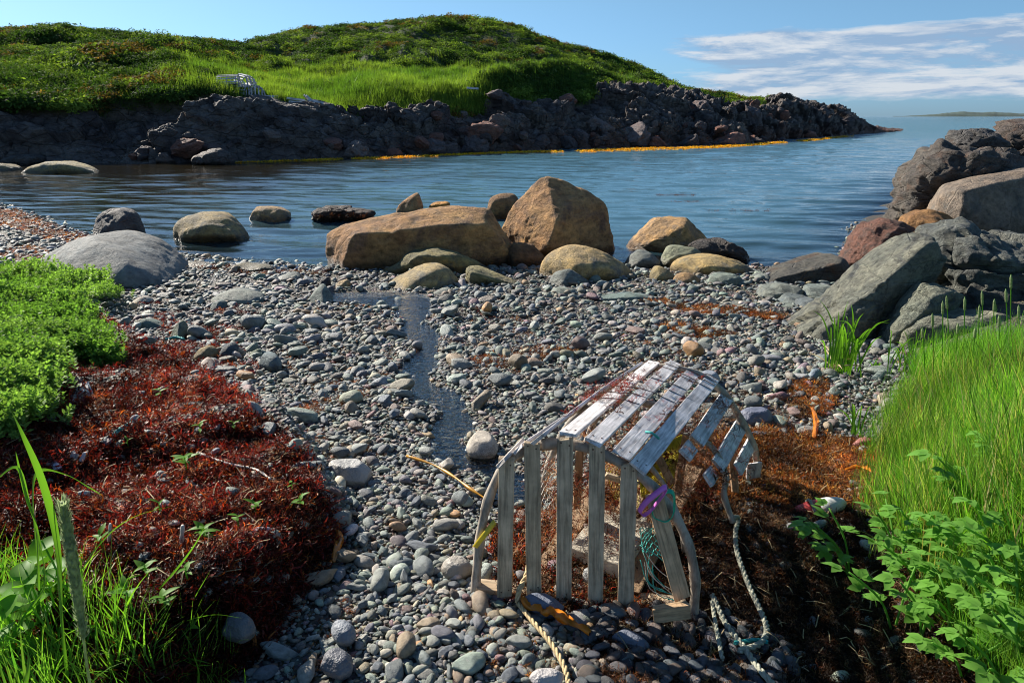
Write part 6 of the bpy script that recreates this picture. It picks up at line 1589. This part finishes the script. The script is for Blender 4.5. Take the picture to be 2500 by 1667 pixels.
SS = [((1700, 1078), (1776, 966), -33, .060, 2.20, 2.70), ((1672, 1112), (1690, 1088), -40, .05, 2.02, 2.14), ((1752, 1138), (1808, 1040), -42, .062, 2.20, 2.70), ((1728, 1172), (1742, 1152), -50, .05, 2.06, 2.16), ((1802, 1145), (1836, 1078), -55, .055, 2.40, 2.72), ((1838, 1166), (1842, 1130), 0, .06, 2.62, 2.60)]
for (a, b), (c, d), dg, wd_, ya, yb in SS:
    slat('side_lath', RAY(a, b, ya), RAY(c, d, yb), Wd(dg), wd_, .013, TR, M['slat_top'], (.92, .92, .94), 5)
# uprights and cross pieces inside
for (a, b, c, d, y0_, y1_) in ((1672, 1060, 1655, 1200, 2.3, 2.3), (1735, 1000, 1730, 1075, 2.7, 2.7), (1415, 1100, 1408, 1240, 2.2, 2.2), (1785, 1100, 1795, 1200, 2.55, 2.5), (1600, 1100, 1640, 1180, 2.1, 2.1)):
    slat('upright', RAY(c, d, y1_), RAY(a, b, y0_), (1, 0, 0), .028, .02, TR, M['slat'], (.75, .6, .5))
slat('cross_bar', RAY(1480, 1160, 2.0), RAY(1560, 1185, 1.98), (0, 0, 1), .022, .014, TR, M['slat'])
# floor
def gz(x, y): return float(ground(np.array([x]), np.array([y]))[0])
for k in (1, 2, 3):
    t_ = k / 4; a = Vector((-.08 + .60 * t_, 1.84 - .03 * t_, .515)); b = Vector((.24 + .74 * t_, 2.66, .495))
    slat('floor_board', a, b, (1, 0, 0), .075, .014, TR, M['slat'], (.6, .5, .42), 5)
slat('floor_rail', Vector((-.10, 1.86, .495)), Vector((.55, 1.78, .49)), (0, 1, 0), .05, .03, TR, M['slat'])
slat('ballast', Vector((.27, 1.93, .535)), Vector((.42, 2.18, .535)), (1, 0, 0), .20, .05, TR, M['cement'], label='slab of rough cement ballast', jag=.012)
# nets
def net(corners, nu_, nv_, r_, mat, name, label, sag=.02):
    A0, B0, C0, D0 = [Vector(c) for c in corners]; mb = MB()
    def P(u, v):
        p = A0.lerp(B0, u).lerp(D0.lerp(C0, u), v); return p + Vector((0, 1, -.4)) * sag * math.sin(PI * u) * math.sin(PI * v) + Vector((0, 0, .004 * math.sin(9 * u + 7 * v))) - TO
    for i in range(nu_ + 1):
        mb.tube([P(min(max(i / nu_ + .5 / nu_ * (1 if (j % 2) else -1) * .8, 0), 1), j / nv_) for j in range(nv_ + 1)], r_, 4, False)
        mb.tube([P(min(max(i / nu_ - .5 / nu_ * (1 if (j % 2) else -1) * .8, 0), 1), j / nv_) for j in range(nv_ + 1)], r_, 4, False)
    o = mb.build(name, mat, TR); o['label'] = label; return o
net((RAY(1560, 1128, 1.95), RAY(1665, 1062, 2.25), RAY(1640, 1195, 2.2), RAY(1566, 1215, 2.0)), 20, 24, .0026, M['yellow_net'], 'net', 'yellow net panel', .05)
net((RAY(1470, 1120, 2.3), RAY(1560, 1120, 2.3), RAY(1560, 1240, 2.1), RAY(1500, 1220, 2.2)), 8, 10, .0015, M['yellow_net'], 'net', 'yellow net at the back', .04)
net((RAY(1560, 1290, 1.82), RAY(1615, 1285, 1.86), RAY(1622, 1360, 1.82), RAY(1570, 1350, 1.78)), 4, 5, .0016, M['teal'], 'net', 'teal net remnant', .03)
net((RAY(1300, 1110, 2.2), RAY(1400, 1110, 2.2), RAY(1385, 1250, 2.1), RAY(1320, 1240, 2.1)), 6, 8, .0014, M['white_twine'], 'net', 'pale net remnant', .05)
for q in range(9):
    a = RAY(1580 + random.uniform(-20, 20), 1330 + q * 6, 1.80); b = RAY(1640 + random.uniform(-30, 20), 1420 + q * 6, 1.74); c = (a + b) / 2 + np.array((random.uniform(-.03, .03), 0, random.uniform(-.04, .01)))
    mb = MB(); mb.tube([Vector(p) - TO for p in catmull([a, c, b], 5)], .0016, 4); mb.build('twine', M['white_twine'] if q % 2 else M['teal'], TR, True)
# dark twine lashed over the roof laths
for (t_, i0, i1) in ((.93, 2, 5), (.88, 2, 5), (.84, 3, 5), (.46, 0, 3), (.52, 1, 4), (.36, 1, 3), (.62, 3, 5), (.70, 2, 4), (.97, 3, 5)):
    pts = []
    for (a, b), (c, d), dg, wd_ in RS[i0:i1]:
        p0 = RAY(a, b, yf(a) - .02); p1 = RAY(c, d, 2.72); nrm = np.array((-math.sin(R(dg)), 0, math.cos(R(dg)))); wv = np.array(Wd(dg))
        tt = t_ + random.uniform(-.02, .02); ctr = p0 * (1 - tt) + p1 * tt + nrm * .0085
        pts += [ctr - wv * wd_ * .5 + nrm * random.uniform(0, .002), ctr + nrm * .001, ctr + wv * wd_ * .5]
    mb = MB(); mb.tube([Vector(p) - TO for p in catmull(pts, 3)], .0016, 4); mb.build('twine', M['twine'], TR, True)
for (u0, v0, u1, v1, y) in ((1577, 1054, 1608, 1070, 1.83), (1682, 938, 1704, 950, 2.6)):
    mb = MB(); mb.tube([Vector(p) - TO for p in catmull([RAY(u0, v0, y - .02), RAY((u0 + u1) / 2, v0 + 3, y - .035), RAY(u1, v1, y - .02)], 5)], .004, 6); mb.build('twine', M['teal'], TR, True)['label'] = 'bright teal knot of twine'
# weed caught on the roof
def roofp(i, t_, off_=.012):
    (a, b), (c, d), dg, wd_ = RS[i]; p0 = RAY(a, b, yf(a) - .02); p1 = RAY(c, d, 2.72)
    return p0 * (1 - t_) + p1 * t_ + np.array((-math.sin(R(dg)), 0, math.cos(R(dg)))) * off_
pp = []
for _ in range(90):
    i = random.choice([0, 0, 1, 1, 1, 2]); pp.append(roofp(i, random.gauss(.52 if i else .45, .09)) + np.array((random.gauss(0, .03), random.gauss(0, .02), 0)))
for _ in range(40): pp.append(roofp(random.choice([1, 2, 3]), random.uniform(.1, .95)) + np.array((random.gauss(0, .03), 0, 0)))
pp = np.array(pp)
scatter('roof_seaweed', pp, upright(len(pp), .4), rng.uniform(.014, .034, len(pp)) , tints(len(pp), [(0.30, .04, .025), (.14, .03, .02), (.10, .05, .03)]), fine_src + fr_src[:2], 'dried red seaweed draped over the slats of the trap')
for (a, b), (c, d), dg, wd_ in RS:
    p0 = RAY(a, b, yf(a) - .02); p1 = RAY(c, d, 2.72); nrm = np.array((-math.sin(R(dg)), 0, math.cos(R(dg)))); wv = np.array(Wd(dg))
    for tt in (.03, .5, .96):
        for sx in (-.26, .26):
            q = p0 * (1 - tt) + p1 * tt + wv * wd_ * sx - np.array(TO); mb = MB(); mb.tube([Vector(q), Vector(q + nrm * .0072)], .003, 7); mb.build('nail', M['nail'], TR)
pp = []
for k in range(90):
    (a, b), (c, d), dg, wd_, ya, yb = random.choice(SS); p0 = RAY(a, b, ya); p1 = RAY(c, d, yb); t_ = random.random()
    pp.append(p0 * (1 - t_) + p1 * t_ + np.array((random.gauss(0, .05), 0, random.uniform(-.06, .015))))
pp = np.array(pp)
scatter('side_seaweed', pp, rng.uniform(-1.2, 1.2, (len(pp), 3)), rng.uniform(.02, .055, len(pp)), tints(len(pp), [(0.20, .05, .03), (.10, .05, .03), (.05, .03, .02), (.30, .18, .08)]), fine_src + fr_src[:3], 'dry weed and fibres hanging from the broken side of the trap')
pp = []
for _ in range(560):
    t_ = random.random(); a = np.array((-.02 + .55 * random.random(), 1.9, 0)); pp.append((a[0] + .45 * t_, 1.9 + .75 * t_, .55 + random.uniform(0, .30)))
pp = np.array(pp)
scatter('hanging_seaweed', pp, rng.uniform(-1.5, 1.5, (len(pp), 3)), rng.uniform(.03, .07, len(pp)), tints(len(pp), [(0.16, .045, .025), (.20, .09, .03), (.06, .035, .02), (.34, .26, .17)]), fine_src, 'tangled dry weed hanging inside the lobster trap')

def ribbon_loop(cen, ax, ay, rx, ry, wd_, th, name, mat, label, cat, drop=0.0, start=0, end=2 * PI):
    cen, ax, ay = Vector(cen), Vector(ax).normalized(), Vector(ay).normalized(); az_ = ax.cross(ay)
    V = []; Fc = []; n = 28
    for i in range(n + 1):
        a = start + (end - start) * i / n
        r1 = 1 + .12 * math.sin(3 * a + 1); p = cen + ax * math.cos(a) * rx * r1 + ay * math.sin(a) * ry * r1 + az_ * drop * math.sin(a * 2)
        o_ = ax * math.cos(a) + ay * math.sin(a)
        for s1, s2 in ((-1, -1), (1, -1), (1, 1), (-1, 1)): V.append(p + az_ * (s1 * wd_ / 2) + o_ * (s2 * th / 2) + o_ * (.15 * wd_ * s1))
    for i in range(n):
        for k in range(4): Fc.append((4 * i + k, 4 * i + (k + 1) % 4, 4 * i + 4 + (k + 1) % 4, 4 * i + 4 + k))
    o = link(name, mesh_data(name, [tuple(v) for v in V], Fc, mat)); tag(o, label, cat); return o
ribbon_loop(RAY(1592, 1226, 1.70), (.5, -.2, .9), (.9, .3, -.3), .060, .018, .016, .002, 'pink_strap', M['pink'], 'pink plastic strap looped round the right end of the front bow', 'strap')
ribbon_loop(RAY(1622, 1238, 1.72), (.12, -.1, .95), (.9, -.2, .0), .052, .030, .013, .003, 'green_strap', M['green_band'], 'green plastic strap hanging beside the pink one on the bow', 'strap')
ribbon_loop(RAY(1181, 1308, 1.82), (.6, -.1, .95), (.4, .8, .0), .058, .012, .016, .002, 'yellow_strap', M['yellow'], 'yellow plastic strap hanging on the left foot of the front bow', 'strap')

def rope(name, pts, r_, mat, label, cat='rope', turns=90, strands=3):
    P_ = [np.array(p) for p in catmull(pts, 14)]; A_ = resample(P_, max(60, len(P_))); n = len(A_)
    L = np.linalg.norm(np.diff(A_, axis=0), axis=1).sum(); mb = MB()
    for s_i in range(strands):
        q = []
        for i in range(n):
            d = A_[min(i + 1, n - 1)] - A_[max(i - 1, 0)]; d = d / np.linalg.norm(d); x_ = np.cross(d, (0.1, .2, 1)); x_ /= np.linalg.norm(x_); y_ = np.cross(d, x_)
            a = 2 * PI * (s_i / strands) + i / n * L * turns
            q.append(A_[i] + (x_ * math.cos(a) + y_ * math.sin(a)) * r_ * .55)
        mb.tube(q, r_ * .62, 5)
    o = mb.build(name, mat, None, True); tag(o, label, cat); return o
def gp(seq, up_=.045):
    out_ = []
    for a, b in seq:
        g = G(a, b); g[2] += up_; out_.append(g)
    return out_
rope('rope', [RAY(1790, 1262, 2.2)] + gp([(1800, 1290), (1793, 1325), (1797, 1375), (1824, 1454), (1850, 1512), (1868, 1564), (1852, 1600), (1800, 1620)]), .0085, M['rope'], 'grey green rope running down from the broken bow over the dark seaweed')
rope('rope', gp([(1736, 1480), (1765, 1545), (1808, 1605), (1850, 1665), (1880, 1700)]), .0085, M['rope'], 'second grey rope lying left of the first at the bottom')
rope('rope', gp([(1735, 1495), (1745, 1560), (1760, 1640)]), .006, M['rope'], 'short dark rope end beside the second grey rope')
rope('rope', gp([(1790, 1600), (1840, 1592), (1870, 1596)]), .006, M['teal'], 'short teal rope piece knotted at the foot of the long rope')
rope('rope', gp([(1265, 1490), (1300, 1535), (1345, 1590), (1378, 1650), (1388, 1700)], .028), .0075, M['rope_tan'], 'tan twisted rope leading to the bottom edge from the trap front')
rope('rope', [RAY(1262, 1470, 1.74), RAY(1268, 1440, 1.76), RAY(1285, 1405, 1.80), RAY(1290, 1380, 1.84)], .008, M['rope_tan'], 'short tan rope tied at the second lath of the trap')
rope('rope', gp([(278, 1074), (300, 1055), (336, 1040)], .02), .008, M['teal'], 'short piece of teal rope on the red seaweed')
rope('rope', gp([(400, 838), (430, 832), (450, 836)], .03), .010, M['teal'], 'frayed teal rope scrap above the red seaweed')
# kelp
mb = MB(); P_ = catmull(gp([(994, 1129), (1060, 1152), (1110, 1182), (1150, 1212), (1192, 1240)], .035), 6)
mb.tube([Vector(p) for p in P_], [.0055 + .002 * math.sin(i * .8) for i in range(len(P_))], 8); o = mb.build('kelp_stalk', M['yellow'], None, True); o.data.materials[0] = plain('golden_kelp', (.62, .30, .03), .35, .2, 20, trans=.2); tag(o, 'smooth golden kelp stalk lying over the pebbles left of the trap', 'kelp')
def kelp(seq, ws, label):
    P_ = catmull(gp(seq, .040), 5); m_ = len(P_); V = []; Fc = []
    for i, p in enumerate(P_):
        d = P_[min(i + 1, m_ - 1)] - P_[max(i - 1, 0)]; d /= np.linalg.norm(d); s = np.cross(d, (0, 0, 1)); s /= np.linalg.norm(s)
        ww = np.interp(i / (m_ - 1), np.linspace(0, 1, len(ws)), ws)
        for k in range(5):
            f = (k - 2) / 2; V.append(p + s * f * ww / 2 + np.array((0, 0, .006 * math.cos(f * 5 + i * .9) + .012 * (1 - f * f) * math.sin(i * .6) ** 2)))
        V.append(p - np.array((0, 0, .004)))
    for i in range(m_ - 1):
        for k in range(4): Fc.append((6 * i + k, 6 * i + k + 1, 6 * i + 6 + k + 1, 6 * i + 6 + k))
        Fc += [(6 * i + 4, 6 * i + 5, 6 * i + 11, 6 * i + 10), (6 * i + 5, 6 * i, 6 * i + 6, 6 * i + 11)]
    o = link('kelp_frond', mesh_data('kelp_frond', np.array(V), Fc, M['orange_kelp'])); tag(o, label, 'kelp')
kelp([(1268, 1480), (1291, 1505), (1325, 1513), (1353, 1519), (1387, 1543), (1440, 1572)], [.016, .024, .045, .048, .03, .018], 'bright orange kelp blade in front of the lobster trap')
kelp([(1980, 1010), (1990, 1045), (1985, 1085)], [.02, .03, .02], 'orange kelp strip hanging from the brown seaweed tuft')
kelp([(2060, 1165), (2100, 1160), (2125, 1172)], [.01, .018, .01], 'yellow green kelp strip on the golden seaweed')
kelp([(815, 1395), (830, 1340), (825, 1318)], [.02, .034, .012], 'small ochre kelp tangle on pebbles beside the dark bank')

# ------------------------------------------------------------------ buoy, driftwood, litter
bu = empty('buoy', tuple(G(1995, 1250) + np.array((0, 0, .015)))); tag(bu, 'red and white painted buoy half sunk in seaweed with a rope tied round it', 'buoy'); bo = Vector(bu.location)
a = RAY(1932, 1243, 2.62); b = RAY(2058, 1214, 2.62)
a = Vector(a); b = Vector(b); sft = Vector(bu.location) - (a + b) / 2; a += sft; b += sft
prof = [(0, .006), (.05, .018), (.16, .030), (.35, .037), (.52, .038)]
mb = MB(); mb.tube([a.lerp(b, k) - bo for k, _ in prof], [r_ for _, r_ in prof], 16); mb.build('float_end', M['buoy_red'], bu, True)['label'] = 'red end'
prof = [(.52, .0375), (.70, .037), (.86, .030), (.96, .019), (1, .006)]
mb = MB(); mb.tube([a.lerp(b, k) - bo for k, _ in prof], [r_ for _, r_ in prof], 16); mb.build('float_end', M['buoy_white'], bu, True)['label'] = 'white end'
m0 = a.lerp(b, .33)
rope('rope', [m0 + Vector((0, .04, -.03)), m0 + Vector((0, .01, .045)), m0 + Vector((.01, -.04, .02)), m0 + Vector((.02, -.05, -.02))], .006, M['rope'], 'frayed cord knotted round the red end of the buoy')
def stick(name, seq, r_, mat, label, cat='stick', up_=.02):
    mb = MB(); P_ = catmull(gp(seq, up_), 5) if len(seq[0]) == 2 else catmull([RAY(*q) for q in seq], 5)
    mb.tube([Vector(p) for p in P_], [r_ * (1 + .15 * math.sin(i * 1.7)) * (1 - .3 * i / len(P_)) for i in range(len(P_))], 8); o = mb.build(name, mat, None, True); tag(o, label, cat)
stick('bleached_stick', [(2070, 1208), (2100, 1202), (2125, 1196)], .010, M['bleached'], 'pale flat stick above the buoy')
def up_stick(px, py0, py1, y, r_, nm, lb): stick(nm, [(px, py0, y), (px + 3, (py0 + py1) / 2, y - .005), (px + 5, py1, y - .01)], r_, M['bleached'], lb)
g = G(443, 1342); up_stick(441, 1342, 1282, g[1], .0075, 'razor_shell', 'bleached upright shell stick in the middle of the red seaweed')
g = G(265, 1342); up_stick(264, 1342, 1278, g[1], .005, 'bleached_stick', 'thin white stick standing upright in the red seaweed')
g = G(755, 1240); up_stick(752, 1242, 1214, g[1], .004, 'bleached_stick', 'short white stick at the pebble edge of the bank')
stick('driftwood_twig', [(484, 1120), (550, 1145), (617, 1160), (640, 1170), (664, 1188)], .0055, M['bleached'], 'long pale twig lying on the seaweed bank', up_=.03)
stick('driftwood_twig', [(355, 1066), (395, 1072), (412, 1080), (395, 1092)], .004, M['bleached'], 'thin hooked pale twig at the top of the red seaweed', up_=.03)
stick('driftwood_twig', [(378, 1160), (405, 1148), (430, 1140)], .003, M['bleached'], 'little pale twig left of the largest seedling', up_=.03)
stick('driftwood_twig', [(310, 1325), (350, 1330), (390, 1324)], .003, M['bleached'], 'horizontal straw pale twig between the two upright sticks', up_=.03)
stick('driftwood_twig', [(590, 1292), (620, 1290), (636, 1293)], .003, M['bleached'], 'little white twig left of the outermost seedling', up_=.03)
gb = G(205, 1000)
bd_ = empty('driftwood_board', tuple(gb)); tag(bd_, 'weathered grey board end sticking out of the red seaweed', 'board')
slat('board', RAY(214, 1008, gb[1] + .02), RAY(190, 944, gb[1] + .22), (1, .1, 0), .105, .03, bd_, M['wood'], (1.5, 1.5, 1.5), 6, jag=.008)
gb = G(120, 1140)
mb = MB(); a = Vector(RAY(98, 1108, gb[1] + .10)); b = Vector(RAY(142, 1150, gb[1] - .02)); 
mb.tube([a, a.lerp(b, .08), a.lerp(b, .9), b], [.014, .022, .022, .016], 14); o = mb.build('plastic_tube', M['white_plastic'], None, True); tag(o, 'bluish white plastic tube beside the green mat at left', 'tube')
gb = G(190, 1140)
dw = empty('driftwood_chunk', tuple(gb)); tag(dw, 'split pale driftwood chunk right of the plastic tube', 'driftwood')
slat('splinter', RAY(172, 1145, gb[1]), RAY(186, 1108, gb[1] + .02), (1, 0, .2), .03, .02, dw, M['wood'], (1, .95, .9), 4, jag=.012)
slat('splinter', RAY(196, 1128, gb[1]), RAY(209, 1104, gb[1] + .02), (1, 0, .3), .014, .012, dw, M['wood'], (1.2, 1.15, 1.15), 4, jag=.008)
# straw litter on both banks
V = []
def straws(name, poly, n, label, cols=M['dry']):
    x, y = fill_screen(poly, n); z = ground(x, y) + .03; mb = MB()
    for a, b, c in zip(x, y, z):
        t_ = random.uniform(0, PI); L = random.uniform(.02, .07); d = Vector((math.cos(t_), math.sin(t_), random.uniform(-.2, .35))) * L
        p = Vector((a, b, c)); s = Vector((-math.sin(t_), math.cos(t_), 0)) * .0015
        mid = p + d * .5 + Vector((0, 0, random.uniform(-.006, .01)))
        mb.add([p - s, p + s, mid + s, mid - s, p + d + s, p + d - s, mid - Vector((0, 0, .002))], [(0, 1, 2, 3), (3, 2, 4, 5), (0, 3, 6), (3, 5, 6)])
    o = mb.build(name, cols, None, False); tag(o, label, kind='stuff')
straws('straw_litter', [(-60, 1120), (300, 980), (640, 1010), (800, 1300), (640, 1500), (-60, 1500)], 420, 'short straws littering the red seaweed bank')
straws('straw_scraps', [(1640, 1080), (2180, 1100), (2300, 1500), (2250, 1660), (1500, 1660), (1600, 1300)], 170, 'short straws and twigs on the seaweed right of the trap')

# ------------------------------------------------------------------ old traps and planks on the cliff top across the cove
def far_height(x, y):
    c = np.argmin(np.abs(HGRID[:, :, 0] - x) + np.abs(HGRID[:, :, 1] - y)); return HGRID.reshape(-1, 3)[c, 2]
def old_trap(label):
    root = empty('old_trap'); tag(root, label, 'old trap', 'heap of old traps on the far cliff top')
    for k in range(3):
        y_ = -.4 + .4 * k; mb = MB()
        mb.tube([(math.cos(a) * .32, y_, max(math.sin(a), 0) * .42) for a in np.linspace(0, PI, 11)], .025, 6); mb.build('bow', M['wood_far'], root, True)
    for k in range(9):
        a = PI * (k + .5) / 9; c = Vector((math.cos(a) * .345, -.46, math.sin(a) * .445)); c2 = c.copy(); c2.y = .46
        slat('lath', c, c2, (-math.sin(a), 0, math.cos(a)), .055, .02, root, M['wood_far'], seg=2)
    for k in range(4):
        x_ = -.22 + .147 * k
        slat('lath', (x_, -.47, 0), (x_, -.47, .25 + .14 * (k in (1, 2))), (1, 0, 0), .06, .02, root, M['wood_far'], seg=1)
    slat('floor_board', (0, -.45, .01), (0, .45, .01), (1, 0, 0), .6, .02, root, M['wood_far'], seg=1)
    return root
ft = old_trap('silvery old trap at the front left of the heap on the cliff top')
def copy_tree(o, parent=None):
    c = o.copy(); COL.objects.link(c); c.parent = parent
    for ch in [q for q in o.children]: copy_tree(ch, c)
    return c
b0 = RAY(578, 236, 37.2); zb = far_height(b0[0], b0[1])
fl_ = [(-.62, 0, 0, .5, ft, None), (.22, .1, 0, 1.2, None, 'old trap at the front middle of the heap'), (1.0, .2, -.1, .3, None, 'old trap at the right end of the heap'),
       (-.35, .1, .44, 1.6, None, 'old trap on top of the left of the heap'), (.45, .2, .46, .7, None, 'highest old trap leaning on top of the heap')]
for dx, dy, dz, rz, o, lb in fl_:
    t_ = o or copy_tree(ft)
    t_.location = (b0[0] + dx, b0[1] + dy, max(zb, RAY(578, 240, 37.2)[2]) + dz + .05); t_.rotation_euler = (random.uniform(-.15, .15), random.uniform(-.25, .25), rz); t_.scale = (1.15,) * 3
    if lb: t_['label'] = lb
for i, (u0, v0, u1, v1, lb) in enumerate([(636, 236, 680, 236, 'pale plank just right of the heap of old traps'), (655, 240, 700, 246, 'pale plank second from the heap of old traps'), (700, 240, 745, 246, 'pale plank in the middle of the row of planks'), (742, 232, 756, 250, 'short plank tilted upright among the planks'),
                                          (752, 244, 790, 252, 'pale plank at the far right end of the row'), (748, 234, 768, 252, 'second tilted plank near the right end of the row'), (705, 248, 760, 254, 'lowest plank lying in the cliff top grass'), (1140, 215, 1168, 217, 'single grey plank lying alone in the green meadow')]):
    y_ = 37.0 if i < 7 else 44
    p0 = RAY(u0, v0, y_); p1 = RAY(u1, v1, y_ + .3)
    z0 = far_height(p0[0], p0[1]) 
    r0 = empty('old_plank', tuple(p0)); tag(r0, lb, 'plank', 'planks scattered on the far cliff top')
    slat('board', p0, p1, (0, .4, 1), .11, .04, r0, M['wood_far'], seg=2)
